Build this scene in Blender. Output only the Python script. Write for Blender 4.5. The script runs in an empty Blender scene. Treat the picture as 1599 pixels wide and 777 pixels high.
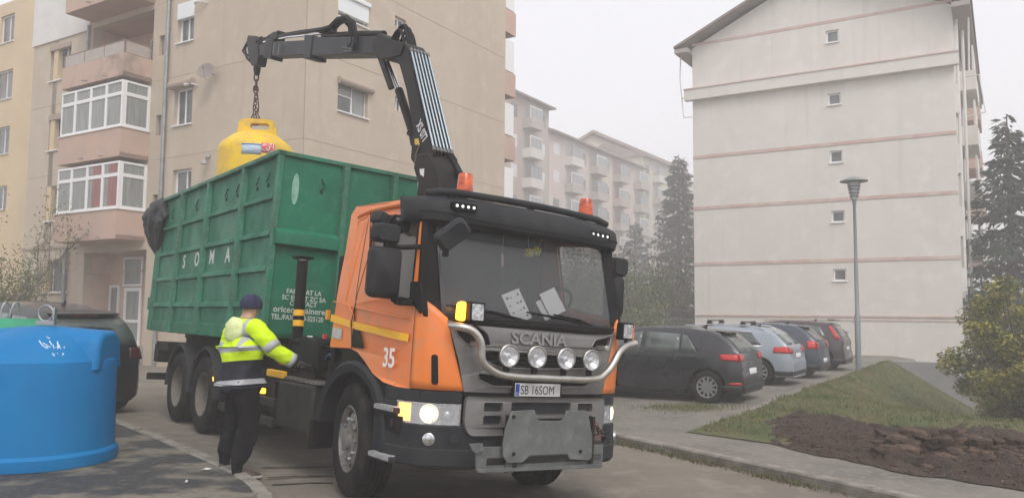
import bpy, bmesh, math, random
from mathutils import Vector, Matrix, geometry
random.seed(7)
R_ = math.radians
S = bpy.context.scene
COL = S.collection
# ---------------------------------------------------------------- camera
F_, CX_, CY_ = 1250.0, 799.5, 388.5
PITCH, ROLL, CAMH = R_(4.55), R_(.45), 1.7
_f = Vector((0, math.cos(PITCH), math.sin(PITCH)))
_r = Vector((1, 0, 0)); _u = _r.cross(_f)
CR = math.cos(ROLL)*_r + math.sin(ROLL)*_u
CU = -math.sin(ROLL)*_r + math.cos(ROLL)*_u
CAM = Vector((0, 0, CAMH))
cd = bpy.data.cameras.new('camera'); co = bpy.data.objects.new('camera', cd); COL.objects.link(co)
cd.sensor_width = 36; cd.lens = F_/1599*36; cd.clip_end = 3000; cd.clip_start = .05
_m = Matrix((CR, CU, -_f)).transposed().to_4x4(); _m.translation = CAM
co.matrix_world = _m
S.camera = co
# ---------------------------------------------------------------- sky, sun, exposure
SUN_EL, SUN_AZ = R_(50), R_(160)      # azimuth measured clockwise from +Y
w = bpy.data.worlds.new('World'); S.world = w; w.use_nodes = True
nt = w.node_tree; bg = nt.nodes['Background']
sk = nt.nodes.new('ShaderNodeTexSky'); sk.sky_type = 'NISHITA'; sk.sun_disc = False
sk.sun_elevation = SUN_EL; sk.sun_rotation = SUN_AZ; sk.dust_density = 6; sk.air_density = 1.2
hs = nt.nodes.new('ShaderNodeHueSaturation'); hs.inputs['Saturation'].default_value = .13
mx = nt.nodes.new('ShaderNodeMix'); mx.data_type = 'RGBA'; mx.inputs[0].default_value = .62
mx.inputs[7].default_value = (7.6, 7.5, 7.9, 1)
nt.links.new(sk.outputs[0], hs.inputs['Color']); nt.links.new(hs.outputs[0], mx.inputs[6])
nt.links.new(mx.outputs[2], bg.inputs['Color']); bg.inputs['Strength'].default_value = .12
sl = bpy.data.lights.new('sun', 'SUN'); sl.energy = .9; sl.angle = R_(25); sl.color = (1, .96, .9)
so = bpy.data.objects.new('sun', sl); COL.objects.link(so)
_d = Vector((math.sin(SUN_AZ)*math.cos(SUN_EL), math.cos(SUN_AZ)*math.cos(SUN_EL), math.sin(SUN_EL)))
so.rotation_euler = _d.to_track_quat('Z', 'Y').to_euler(); so.location = _d*60
S.view_settings.view_transform = 'Standard'; S.view_settings.look = 'None'
S.view_settings.exposure = 0.5; S.view_settings.gamma = 1
S.cycles.use_denoising = True; S.cycles.volume_bounces = 1; S.cycles.max_bounces = 7
S.cycles.transparent_max_bounces = 12; S.cycles.transmission_bounces = 6
S.cycles.volume_step_rate = 5; S.cycles.volume_max_steps = 64
S.render.resolution_x = 1024; S.render.resolution_y = 497
HAZE = .0055
# ---------------------------------------------------------------- helpers
def ray(px, py):
    return CR*((px-CX_)/F_) - CU*((py-CY_)/F_) + _f
def onz(px, py, z=0.):
    d = ray(px, py); return CAM + d*((z-CAM.z)/d.z)
def onY(px, py, Y):
    d = ray(px, py); return CAM + d*(Y/d.y)
def lerp(a, b, t): return a+(b-a)*t
def ss(x, a, b):
    t = max(0, min(1, (x-a)/(b-a))); return t*t*(3-2*t)
def interp(x, xs, ys):
    if x <= xs[0]: return ys[0]
    for i in range(1, len(xs)):
        if x <= xs[i]: return lerp(ys[i-1], ys[i], (x-xs[i-1])/(xs[i]-xs[i-1]))
    return ys[-1]
MATS = {}
def mat(name, c, r=.6, m=0., c2=None, ns=4., lo=.4, hi=.62, det=6., bump=0., bs=30., bd=.02, coat=0., emit=None, es=0., alpha=1., trans=0., stretch=None, c3=None, ns3=40., rv=0., streak=None, spec=.5, ior=1.45):
    if name in MATS: return MATS[name]
    M = bpy.data.materials.new(name); M.use_nodes = True; MATS[name] = M
    t = M.node_tree; b = t.nodes['Principled BSDF']
    b.inputs['Base Color'].default_value = (*c, 1); b.inputs['Roughness'].default_value = r
    b.inputs['Metallic'].default_value = m; b.inputs['Coat Weight'].default_value = coat
    b.inputs['Specular IOR Level'].default_value = spec; b.inputs['IOR'].default_value = ior
    b.inputs['Coat Roughness'].default_value = .12
    b.inputs['Transmission Weight'].default_value = trans; b.inputs['Alpha'].default_value = alpha
    if emit: b.inputs['Emission Color'].default_value = (*emit, 1); b.inputs['Emission Strength'].default_value = es
    def coords(st=None):
        tc = t.nodes.new('ShaderNodeTexCoord')
        if st:
            mp = t.nodes.new('ShaderNodeMapping'); mp.inputs['Scale'].default_value = st
            t.links.new(tc.outputs['Object'], mp.inputs['Vector']); return mp.outputs[0]
        return tc.outputs['Object']
    last = None
    def layer(prev, col, sc, lo, hi, st=None, dt=6.):
        n = t.nodes.new('ShaderNodeTexNoise'); n.inputs['Scale'].default_value = sc; n.inputs['Detail'].default_value = dt
        n.inputs['Roughness'].default_value = .6
        t.links.new(coords(st), n.inputs['Vector'])
        rp = t.nodes.new('ShaderNodeMapRange'); rp.inputs['From Min'].default_value = lo; rp.inputs['From Max'].default_value = hi
        t.links.new(n.outputs['Fac'], rp.inputs['Value'])
        mm = t.nodes.new('ShaderNodeMix'); mm.data_type = 'RGBA'
        t.links.new(rp.outputs[0], mm.inputs[0])
        if prev: t.links.new(prev, mm.inputs[6])
        else: mm.inputs[6].default_value = (*c, 1)
        mm.inputs[7].default_value = (*col, 1)
        return mm.outputs[2], rp.outputs[0]
    if c2:
        last, fac = layer(None, c2, ns, lo, hi, stretch, det)
        if rv:
            rr = t.nodes.new('ShaderNodeMapRange'); rr.inputs['To Min'].default_value = r; rr.inputs['To Max'].default_value = r+rv
            t.links.new(fac, rr.inputs['Value']); t.links.new(rr.outputs[0], b.inputs['Roughness'])
    if c3: last, _ = layer(last, c3, ns3, .5, .75, None, 4.)
    if streak: last, _ = layer(last, streak, 2.2, .55, .8, (1, 1, .07), 5.)
    if last: t.links.new(last, b.inputs['Base Color'])
    if bump:
        n = t.nodes.new('ShaderNodeTexNoise'); n.inputs['Scale'].default_value = bs; n.inputs['Detail'].default_value = 8
        t.links.new(coords(), n.inputs['Vector'])
        bp = t.nodes.new('ShaderNodeBump'); bp.inputs['Strength'].default_value = bump; bp.inputs['Distance'].default_value = bd
        t.links.new(n.outputs['Fac'], bp.inputs['Height']); t.links.new(bp.outputs[0], b.inputs['Normal'])
    return M
def tag(o, label=None, cat=None, group=None, kind=None):
    if label: o['label'] = label
    if cat: o['category'] = cat
    if group: o['group'] = group
    if kind: o['kind'] = kind
    return o
def empty(name, loc=(0, 0, 0), rz=0., label=None, cat=None, group=None, mat4=None):
    o = bpy.data.objects.new(name, None); COL.objects.link(o); o.empty_display_size = .2
    if mat4: o.matrix_world = mat4
    else: o.matrix_world = Matrix.Translation(Vector(loc)) @ Matrix.Rotation(rz, 4, 'Z')
    return tag(o, label, cat, group)
def wm(o):
    m = o.matrix_basis.copy()
    return wm(o.parent) @ m if o.parent else m
class MB:
    def __init__(s): s.v = []; s.f = []; s.m = []; s.cur = 0
    def add(s, vs, fs):
        n = len(s.v); s.v += [Vector(p) for p in vs]
        for f in fs: s.f.append([i+n for i in f]); s.m.append(s.cur)
        return s
    def box(s, x0, x1, y0, y1, z0, z1, M=None):
        vs = [Vector((x, y, z)) for z in (z0, z1) for y in (y0, y1) for x in (x0, x1)]
        if M: vs = [M @ p for p in vs]
        return s.add(vs, [(0, 2, 3, 1), (4, 5, 7, 6), (0, 1, 5, 4), (2, 6, 7, 3), (0, 4, 6, 2), (1, 3, 7, 5)])
    def cbox(s, c, d, M=None):
        h = [q/2 for q in d]
        T = Matrix.Translation(Vector(c))
        if M: T = T @ M.to_4x4()
        return s.box(-h[0], h[0], -h[1], h[1], -h[2], h[2], T)
    def prism(s, poly, fn, a, b, holes=()):
        """poly: 2D list; fn(p,q,t)->3D; extruded from t=a to t=b"""
        loops = [list(poly)]+[list(h) for h in holes]
        tris = geometry.tessellate_polygon([[Vector((p[0], p[1], 0)) for p in L] for L in loops])
        flat = [p for L in loops for p in L]; n = len(flat)
        vs = [fn(p[0], p[1], a) for p in flat]+[fn(p[0], p[1], b) for p in flat]
        fs = []
        if not holes: fs += [tuple(range(n))[::-1], tuple(range(n, 2*n))]
        else: fs += [tuple(t)[::-1] for t in tris]+[tuple(i+n for i in t) for t in tris]
        o = 0
        for L in loops:
            k = len(L)
            for i in range(k):
                j = (i+1) % k; fs.append((o+i, o+j, n+o+j, n+o+i))
            o += k
        return s.add(vs, fs)
    def tube(s, pts, r, n=10, cap=True, closed=False):
        pts = [Vector(p) for p in pts]; N = len(pts)
        rr = r if isinstance(r, (list, tuple)) else [r]*N
        rings = []; up = None
        for i, p in enumerate(pts):
            if closed: t = (pts[(i+1) % N]-pts[i-1])
            elif i == 0: t = pts[1]-p
            elif i == N-1: t = p-pts[i-1]
            else: t = (pts[i+1]-p).normalized()+(p-pts[i-1]).normalized()
            if t.length < 1e-9: t = Vector((0, 0, 1))
            t.normalize()
            if up is None:
                up = Vector((0, 0, 1)) if abs(t.z) < .9 else Vector((1, 0, 0))
            x = up.cross(t)
            if x.length < 1e-6: x = t.orthogonal()
            x.normalize(); y = t.cross(x); up = y
            rings.append([p+(x*math.cos(2*math.pi*k/n)+y*math.sin(2*math.pi*k/n))*rr[i] for k in range(n)])
        vs = [q for R in rings for q in R]; fs = []
        for i in range(N if closed else N-1):
            a = i*n; b = ((i+1) % N)*n
            for k in range(n):
                l = (k+1) % n; fs.append((a+k, a+l, b+l, b+k))
        if cap and not closed: fs += [tuple(range(n))[::-1], tuple((N-1)*n+k for k in range(n))]
        return s.add(vs, fs)
    def lathe(s, prof, fn=None, n=32, a0=0., a1=2*math.pi):
        """prof: (r,h); fn(x,y,h)->3D"""
        fn = fn or (lambda x, y, h: (x, y, h))
        full = abs(a1-a0-2*math.pi) < 1e-6; k = n if full else n+1
        vs = []
        for r, h in prof:
            for i in range(k):
                a = a0+(a1-a0)*i/n; vs.append(fn(r*math.cos(a), r*math.sin(a), h))
        fs = []
        for j in range(len(prof)-1):
            for i in range(n):
                l = (i+1) % k; fs.append((j*k+i, j*k+l, (j+1)*k+l, (j+1)*k+i))
        return s.add(vs, fs)
    def grid(s, fn, nu, nv):
        vs = [fn(i/nu, j/nv) for j in range(nv+1) for i in range(nu+1)]
        return s.add(vs, [(j*(nu+1)+i, j*(nu+1)+i+1, (j+1)*(nu+1)+i+1, (j+1)*(nu+1)+i) for j in range(nv) for i in range(nu)])
    def build(s, name, ms, parent=None, smooth=None, bevel=0., world=False, bseg=2, sub=0, solid=0., fix=True, weld=False):
        me = bpy.data.meshes.new(name)
        vs = s.v
        if world and parent:
            inv = wm(parent).inverted(); vs = [inv @ p for p in vs]
        me.from_pydata([tuple(p) for p in vs], [], s.f)
        for m_ in (ms if isinstance(ms, (list, tuple)) else [ms]): me.materials.append(m_)
        if len(me.materials) > 1: me.polygons.foreach_set('material_index', s.m)
        if fix or weld:
            b = bmesh.new(); b.from_mesh(me)
            if weld: bmesh.ops.remove_doubles(b, verts=b.verts, dist=1e-4)
            bmesh.ops.recalc_face_normals(b, faces=b.faces); b.to_mesh(me); b.free()
        o = bpy.data.objects.new(name, me); COL.objects.link(o)
        if parent: o.parent = parent
        if solid:
            md = o.modifiers.new('solid', 'SOLIDIFY'); md.thickness = solid; md.offset = -1
        if bevel:
            md = o.modifiers.new('bevel', 'BEVEL'); md.width = bevel; md.segments = bseg; md.limit_method = 'ANGLE'; md.angle_limit = R_(35)
            md.harden_normals = False
        if sub:
            md = o.modifiers.new('sub', 'SUBSURF'); md.levels = md.render_levels = sub
        if smooth is not None:
            me.shade_smooth()
            if smooth > 0: me.set_sharp_from_angle(angle=R_(smooth))
        elif bevel:
            me.shade_smooth(); me.set_sharp_from_angle(angle=R_(60))
        me.update()
        return o
def bake(o):
    dg = bpy.context.evaluated_depsgraph_get(); dg.update()
    me = bpy.data.meshes.new_from_object(o.evaluated_get(dg))
    old = o.data; o.modifiers.clear(); o.data = me
    bpy.data.meshes.remove(old); return o
def text(s, size, fn, m, name, parent, extrude=.002, bold=0., align='LEFT', spacing=1., xs=1., world=False):
    """fn(x,y,z)->3D ; text laid out in x,y"""
    cu = bpy.data.curves.new('t', 'FONT'); cu.body = s; cu.size = size; cu.extrude = extrude; cu.offset = bold
    cu.align_x = align; cu.space_character = spacing; cu.resolution_u = 3
    ob = bpy.data.objects.new('t', cu); COL.objects.link(ob)
    dg = bpy.context.evaluated_depsgraph_get(); dg.update()
    me = bpy.data.meshes.new_from_object(ob.evaluated_get(dg))
    vs = [v.co.copy() for v in me.vertices]; fs = [list(p.vertices) for p in me.polygons]
    bpy.data.objects.remove(ob); bpy.data.curves.remove(cu); bpy.data.meshes.remove(me)
    b = MB(); b.add([fn(v.x*xs, v.y, v.z) for v in vs], fs)
    return b.build(name, m, parent, fix=False, world=world)
def copy_tree(o, parent=None):
    c = o.copy(); COL.objects.link(c)
    if parent: c.parent = parent
    for ch in list(o.children): copy_tree(ch, c)
    return c
class Plane3:
    """vertical facade: p0 on it, s along d, outward n"""
    def __init__(s, p0, d, n): s.p = Vector((p0[0], p0[1], 0)); s.d = Vector((*d, 0)); s.n = Vector((*n, 0))
    def pt(s, a, z, o=0.): q = s.p+s.d*a+s.n*o; return Vector((q.x, q.y, z))
    def hit(s, px, py, o=0.):
        r = ray(px, py); t = (s.p+s.n*o-CAM).dot(s.n)/r.dot(s.n); q = CAM+r*t
        return (q-s.p).dot(s.d), q.z
    def rect(s, b, a0, a1, z0, z1, o0, o1):
        b.prism([(a0, z0), (a1, z0), (a1, z1), (a0, z1)], lambda p, q, t: s.pt(p, q, t), o0, o1); return b
    def poly(s, b, P, o0, o1, holes=()):
        b.prism(P, lambda p, q, t: s.pt(p, q, t), o0, o1, holes); return b
# truck frame (fitted): columns forward, left, up
TM = Matrix(((.59651, .80074, .05464), (-.80260, .59534, .03752), (-.00248, -.06623, .99780))).to_4x4()
TP = Vector((.19875, 7.27225, -.09832)); TM.translation = TP
def tz(px, py, ax, val):
    """point of the truck's plane ax=val behind a pixel, in truck coordinates"""
    inv = TM.inverted(); o = inv @ CAM; d = inv.to_3x3() @ ray(px, py)
    return o+d*((val-o[ax])/d[ax])
def UV(x, y):
    dx, dy = x-TP.x, y-TP.y; return .5966*dx-.8026*dy, .8026*dx+.5966*dy
def fromUV(U, V): return TP.x+.5966*U+.8026*V, TP.y-.8026*U+.5966*V
E1 = (.524, .8517); E2 = (-.8517, .524)
EP = (4.75, 15.4)                 # a point on the path's edging
def gh(x, y):
    """ground height"""
    U, V = UV(x, y)
    z = interp(V, [-40, -1.3, 1.3, 5.1, 9], [0., -.012, -.185, -.215, -.1]) - .0025*max(-12, min(3, U))*(1-ss(V, 3, 9))
    d = (x-EP[0])*.8517-(y-EP[1])*.524
    z -= .62*max(0, d-.3)*ss(V, 9.5, 17)*(1 if d < 7 else 7/d)
    return z
def drape(name, poly, m, off=0., step=.5, parent=None, kind='structure', hf=None, thick=0., smooth=True):
    bm = bmesh.new(); vs = [bm.verts.new((p[0], p[1], 0)) for p in poly]; bm.faces.new(vs)
    for ax in (0, 1):
        lo = min(p[ax] for p in poly); hi = max(p[ax] for p in poly); k = math.ceil(lo/step)*step
        while k < hi:
            c = [0, 0, 0]; c[ax] = k; n = [0, 0, 0]; n[ax] = 1
            bmesh.ops.bisect_plane(bm, geom=bm.verts[:]+bm.edges[:]+bm.faces[:], plane_co=c, plane_no=n, dist=1e-5); k += step
    hf = hf or gh
    if thick:
        r = bmesh.ops.extrude_face_region(bm, geom=bm.faces[:]); top = {v for v in r['geom'] if isinstance(v, bmesh.types.BMVert)}
    else: top = set()
    for v in bm.verts: v.co.z = hf(v.co.x, v.co.y)+off-(0 if (not thick or v in top) else thick)
    bmesh.ops.recalc_face_normals(bm, faces=bm.faces)
    me = bpy.data.meshes.new(name); bm.to_mesh(me); bm.free(); me.materials.append(m)
    if smooth: me.shade_smooth(); me.set_sharp_from_angle(angle=R_(40))
    # sheets must face up
    if not thick and me.polygons and me.polygons[0].normal.z < 0: me.flip_normals()
    o = bpy.data.objects.new(name, me); COL.objects.link(o)
    if parent: o.parent = parent
    if kind: o['kind'] = kind
    return o
# ================================================================ materials of the setting
m_road = mat('road', (.20, .175, .14), .93, c2=(.13, .115, .095), ns=.35, lo=.35, hi=.7, c3=(.25, .22, .18), ns3=3., bump=.5, bs=60, bd=.012)
m_pave = mat('old_asphalt', (.19, .172, .15), .92, c2=(.13, .12, .105), ns=.8, c3=(.25, .225, .19), ns3=9., bump=.5, bs=70, bd=.01)
m_island = mat('island_asphalt', (.040, .041, .043), .7, c2=(.19, .17, .135), ns=.85, lo=.485, hi=.56, det=12, c3=(.10, .095, .085), ns3=14, bump=.5, bs=90, bd=.008, rv=.25, stretch=(1, 1.4, 1))
m_kerb = mat('kerb_stone', (.27, .25, .215), .9, c2=(.17, .155, .13), ns=5, bump=.5, bs=40)
m_grass = mat('grass_ground', (.07, .10, .03), .95, c2=(.12, .10, .045), ns=1.3, c3=(.05, .075, .02), ns3=12, bump=.6, bs=50, bd=.03)
m_drygrass = mat('dry_grass', (.17, .13, .07), .95, c2=(.10, .11, .04), ns=2.5)
m_soil = mat('soil', (.055, .033, .023), .97, c2=(.025, .016, .012), ns=3.5, c3=(.11, .085, .068), ns3=60, bump=1., bs=22, bd=.05)
m_clod = mat('clod', (.07, .042, .028), .97, c2=(.13, .085, .06), ns=6, bump=1., bs=25, bd=.03)
m_conc = mat('grey_concrete', (.25, .25, .25), .9, c2=(.30, .295, .285), ns=.8, bump=.15, bs=30, bd=.01)
m_plasL = mat('beige_plaster', (.495, .42, .335), .92, c2=(.44, .365, .285), ns=.35, lo=.35, hi=.75, c3=(.53, .46, .375), ns3=1.6, streak=(.42, .34, .27), bump=.25, bs=35, bd=.01, stretch=(1, 1, .45))
m_plasL2 = mat('yellow_plaster', (.62, .49, .315), .92, c2=(.56, .44, .29), ns=.5, bump=.25, bs=35, bd=.01)
m_plasL3 = mat('tan_plaster', (.50, .385, .24), .92, c2=(.46, .35, .23), ns=.7, bump=.25, bs=35, bd=.01)
m_pink = mat('pink_plaster', (.52, .36, .29), .9, c2=(.47, .34, .28), ns=1.2, bump=.2, bs=30, bd=.01)
m_stain = mat('stained_pink_plaster', (.50, .355, .29), .9, c2=(.25, .19, .15), ns=1.1, lo=.5, hi=.72, bump=.2, bs=30, bd=.01)
m_white = mat('white_frame', (.78, .78, .78), .45)
m_whitewall = mat('white_wall_paint', (.68, .66, .64), .9, c2=(.60, .58, .56), ns=1., bump=.2, bs=30, bd=.01)
m_plasR = mat('cream_plaster', (.68, .645, .60), .93, c2=(.60, .57, .53), ns=.3, lo=.35, hi=.75, c3=(.71, .68, .64), ns3=1.5, streak=(.56, .53, .50), bump=.2, bs=25, bd=.01, stretch=(1, 1, .5))
m_bandR = mat('faded_red_paint', (.52, .36, .33), .9, c2=(.58, .46, .42), ns=2.)
m_seam = mat('joint_line', (.36, .285, .215), .95)
m_roof = mat('brown_roof_metal', (.20, .16, .14), .7, c2=(.27, .22, .2), ns=1.5)
m_soffit = mat('soffit_board', (.34, .30, .28), .8)
m_pipe = mat('galvanised_pipe', (.33, .34, .35), .5, .6, c2=(.24, .25, .26), ns=4)
m_darkm = mat('dark_metal', (.05, .05, .055), .5, .5)
m_pane = mat('window_glass', (.075, .085, .09), .12, c2=(.16, .17, .17), ns=1.3, spec=.7)
m_curt = mat('net_curtain_glass', (.30, .31, .29), .25, c2=(.20, .215, .21), ns=14, lo=.35, hi=.65, stretch=(1, 1, .08))
m_redcurt = mat('red_curtain_glass', (.33, .12, .11), .25, c2=(.2, .08, .08), ns=14, stretch=(1, 1, .08))
m_shut = mat('shutter_box', (.36, .28, .23), .7)
m_whshut = mat('white_shutter', (.74, .76, .78), .5)
m_mesh = mat('window_grille', (.10, .085, .075), .7)

# ================================================================ ground
def gfar(x, y): return gh(x, y)
def pz(px, py, z): p = onz(px, py, z); return (p.x, p.y)
road = drape('road', [(-60, -6), (60, -6), (60, 160), (-60, 160)], m_road, -.004, 1.0)
base = drape('ground', [(-700, -40), (700, -40), (700, 1200), (-700, 1200)], m_road, 0, 50, hf=lambda x, y: min(gh(x, y), -.1)-(1.2 if -60 < x < 60 and -6 < y < 160 else .6))
# --- island with the bins, kerb round its edge
isl_px = [(120, 640), (186, 662), (240, 683), (290, 705), (330, 722), (362, 738), (385, 752), (397, 765), (402, 779)]
isl = [pz(a, b, .055) for a, b in isl_px]
isl += [(isl[-1][0]+.12, isl[-1][1]-.7), (isl[-1][0]+.05, isl[-1][1]-1.6), (isl[-1][0]-.6, isl[-1][1]-3.2)]
edge = isl[:]
isl = isl+[(-3.2, .5), (-12, .5), (-16, 9)]
drape('island_pavement', isl, m_island, .052, .5)
def kerb(name, line, wd, h, hf, m, seg=1.0, side=1, label=None):
    b = MB(); random.seed(3)
    pts = [Vector((p[0], p[1], 0)) for p in line]
    L = [0]
    for i in range(1, len(pts)): L.append(L[-1]+(pts[i]-pts[i-1]).length)
    def at(s):
        for i in range(1, len(pts)):
            if s <= L[i] or i == len(pts)-1:
                t = (s-L[i-1])/(L[i]-L[i-1]); return pts[i-1].lerp(pts[i], t)
    s = 0
    while s < L[-1]-.05:
        e = min(L[-1], s+seg); k = max(1, int((e-s)/.25)); dz = random.uniform(-.008, .008); j = random.uniform(-.012, .012)
        P = [at(lerp(s+.006, e-.006, i/k)) for i in range(k+1)]
        vs = []; fs = []
        for i, p in enumerate(P):
            t = (P[min(i+1, k)]-P[max(i-1, 0)]).normalized(); n = Vector((-t.y, t.x, 0))*side
            z = hf(p.x, p.y)
            for (o, zz) in ((0+j, -.15), (0+j, h+dz-.02), (.02+j, h+dz), (wd+j, h+dz), (wd+j, -.15)):
                q = p+n*o; vs.append((q.x, q.y, z+zz))
        for i in range(k):
            for c in range(4): fs.append((i*5+c, i*5+c+1, i*5+6+c, i*5+5+c))
        fs += [tuple(range(5)), tuple(k*5+c for c in range(5))[::-1]]
        b.add(vs, fs); s = e
    o = b.build(name, m, smooth=30); o['kind'] = 'structure'; return o
kerb('island_kerb', edge, .13, .062, gh, m_kerb, .95, 1)
# --- right pavement along the road
def rk(px, py): return pz(px, py, -.11)
k0 = [rk(905, 655), rk(975, 678), rk(1100, 710), rk(1200, 731), rk(1300, 750), rk(1400, 774)]
kd = Vector((k0[-1][0]-k0[2][0], k0[-1][1]-k0[2][1])).normalized()
ka = Vector(k0[2])-kd*26; kb = Vector(k0[2])+kd*11
kn = Vector((-kd.y, kd.x))                      # towards the pavement
if kn.x < 0: kn = -kn
kl = [tuple(ka), tuple(Vector(k0[2])), tuple(kb)]
kerb('road_kerb', kl, .16, .115, gh, m_kerb, 1.05, 1 if Vector((-kd.y, kd.x)).dot(kn) > 0 else -1)
def kp(s, t): q = Vector(k0[2])+kd*s+kn*t; return (q.x, q.y)
drape('pavement', [kp(-26, .15), kp(11, .15), kp(11, 1.55), kp(0, 1.45), kp(-26, 1.45)], m_pave, .105, .6)
# parking apron + path up to the building: same old asphalt, a bit above the soil
def ep(s, t): return (EP[0]+E1[0]*s+.8517*t, EP[1]+E1[1]*s-.524*t)
ap = [kp(-26, 1.46), kp(.6, 1.46), ep(-3.4, .5), ep(-1.2, .5), ep(-.9, -.03), ep(17.3, -.05), ep(17.3, -16), ep(22, -26), (-8, 45), (-20, 40)]
drape('parking_area', ap, m_pave, .10, .6)
# path edging
kerb('path_edging', [ep(-1.0, 0), ep(17.5, 0)], .12, .15, gh, m_kerb, .95, -1)
# parking-bay lines
m_line = mat('worn_paint', (.5, .5, .48), .9, c2=(.2, .19, .17), ns=9)
for s_ in (3.9, 7.4, 10.9):
    drape('parking_line', [ep(s_, -2.3), ep(s_+.12, -2.3), ep(s_+.12, -7), ep(s_, -7)], m_line, .104, 1.)
# grass bank and soil
gr = [ep(-3.6, -.2), ep(-.8, .08), ep(17.6, .1), ep(17.6, 14), kp(11, 9), kp(11, 1.6), kp(.2, 1.5)]
from mathutils import noise as noise_
def ghg(x, y): return gh(x, y)+ss(UV(x,y)[1],6.6,9)*.05*noise_.noise((x*.9, y*.9, 1))+.01+ss(UV(x,y)[1],6.6,9)*.03*noise_.noise((x*2.6, y*2.6, 4))
drape('grass_bank', gr, m_grass, .11, .4, hf=ghg)
def inpoly(p, P):
    c = False; n = len(P)
    for i in range(n):
        a, b = P[i], P[i-1]
        if (a[1] > p[1]) != (b[1] > p[1]) and p[0] < (b[0]-a[0])*(p[1]-a[1])/(b[1]-a[1])+a[0]: c = not c
    return c
soil_px = [(1193, 652), (1225, 645), (1280, 646), (1330, 652), (1385, 664), (1450, 668), (1520, 668), (1640, 680), (1700, 770), (1600, 751), (1480, 732), (1400, 722), (1330, 708), (1260, 694), (1205, 680)]
soil0 = [pz(a, b, .0) for a, b in soil_px]; soil = []; random.seed(31)
for i_ in range(len(soil0)):
    a_, c_ = Vector(soil0[i_]), Vector(soil0[(i_+1) % len(soil0)]); n_ = max(1, int((c_-a_).length/.22))
    for k_ in range(n_): q_ = a_.lerp(c_, k_/n_); soil.append((q_.x+random.uniform(-.07, .07), q_.y+random.uniform(-.07, .07)))
def dist_in(p, P):
    d = 1e9
    for i in range(len(P)):
        a, b = Vector(P[i]), Vector(P[i-1]); q = Vector(p); t = max(0, min(1, (q-a).dot(b-a)/(b-a).length_squared)); d = min(d, (a+(b-a)*t-q).length)
    return d
from mathutils import noise
def hsoil(x, y):
    d = dist_in((x, y), soil)
    return gh(x, y)+.09*ss(d, 0, .6)+.07*noise.noise((x*4, y*4, 0))*ss(d, 0, .2)+.08*noise.noise((x*10, y*10, 3))*ss(d, 0, .2)
drape('soil_patch', soil, m_soil, .118, .09, hf=hsoil)
# clods piled along the patch
def clod(b, c, r, seed):
    bm = bmesh.new(); bmesh.ops.create_icosphere(bm, subdivisions=2, radius=1.)
    sx, sy, sz = r*random.uniform(.8, 1.5), r*random.uniform(.7, 1.2), r*random.uniform(.5, .9)
    M = Matrix.Translation(c) @ Matrix.Rotation(random.uniform(0, 6.28), 4, 'Z') @ Matrix.Rotation(random.uniform(-.5, .5), 4, 'X')
    vs = []
    for v in bm.verts:
        k = 1+.35*noise.noise(v.co*1.7+Vector((seed*3.1, 0, 0)))+.18*noise.noise(v.co*4+Vector((0, seed, 0)))
        # broken faces
        p = v.co*k; p.x = max(-.75, min(.8, p.x)); p.z = max(-.6, min(.65, p.z))
        vs.append(M @ Vector((p.x*sx, p.y*sy, p.z*sz)))
    b.add(vs, [[v.index for v in f.verts] for f in bm.faces]); bm.free()
def place_clod(px, py, r, dz, sd):
    q = onz(px, py, .0); z = gh(q.x, q.y)+.12+dz
    return Vector((q.x, q.y, z))
random.seed(11)
n_c = 0; m_clod2 = mat('clod_dark', (.035, .022, .016), .97, c2=(.08, .05, .035), ns=8, bump=1., bs=25, bd=.03)
for i in range(230):
    t = random.random()**.8; px = lerp(1368, 1660, t); py = random.gauss(lerp(692, 714, t), 8)
    r = random.uniform(.045, .15)*(1.3 if random.random() < .2 else 1)
    p = place_clod(px, py, r, random.uniform(.03, .26)*max(0, 1-abs(py-lerp(692, 714, t))/14), i)
    b = MB(); clod(b, (0, 0, 0), r, i); o = b.build('soil_clod', m_clod if random.random() < .5 else m_clod2, smooth=28); o.location = p
    tag(o, 'broken clod of dark earth in the long heap at the edge of the dug soil', 'clod', 'earth clods heaped along the soil patch')
sm = MB()
for i in range(3200):
    px = random.uniform(1195, 1660); py = random.uniform(648, 752)
    q = onz(px, py, 0.)
    if inpoly((q.x, q.y), soil): clod_r = random.uniform(.01, .05)*random.random()+.008; c = Vector((q.x, q.y, hsoil(q.x, q.y)+.125)); sm.add([c+Vector((random.uniform(-1, 1), random.uniform(-1, 1), random.uniform(-.6, .8)))*clod_r for _ in range(4)], [(0, 1, 2), (0, 2, 3), (0, 3, 1), (1, 3, 2)])
o = sm.build('crumbled_earth', m_clod); tag(o, 'small crumbs of earth strewn over the dug soil', 'earth crumbs', None, 'stuff')
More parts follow.
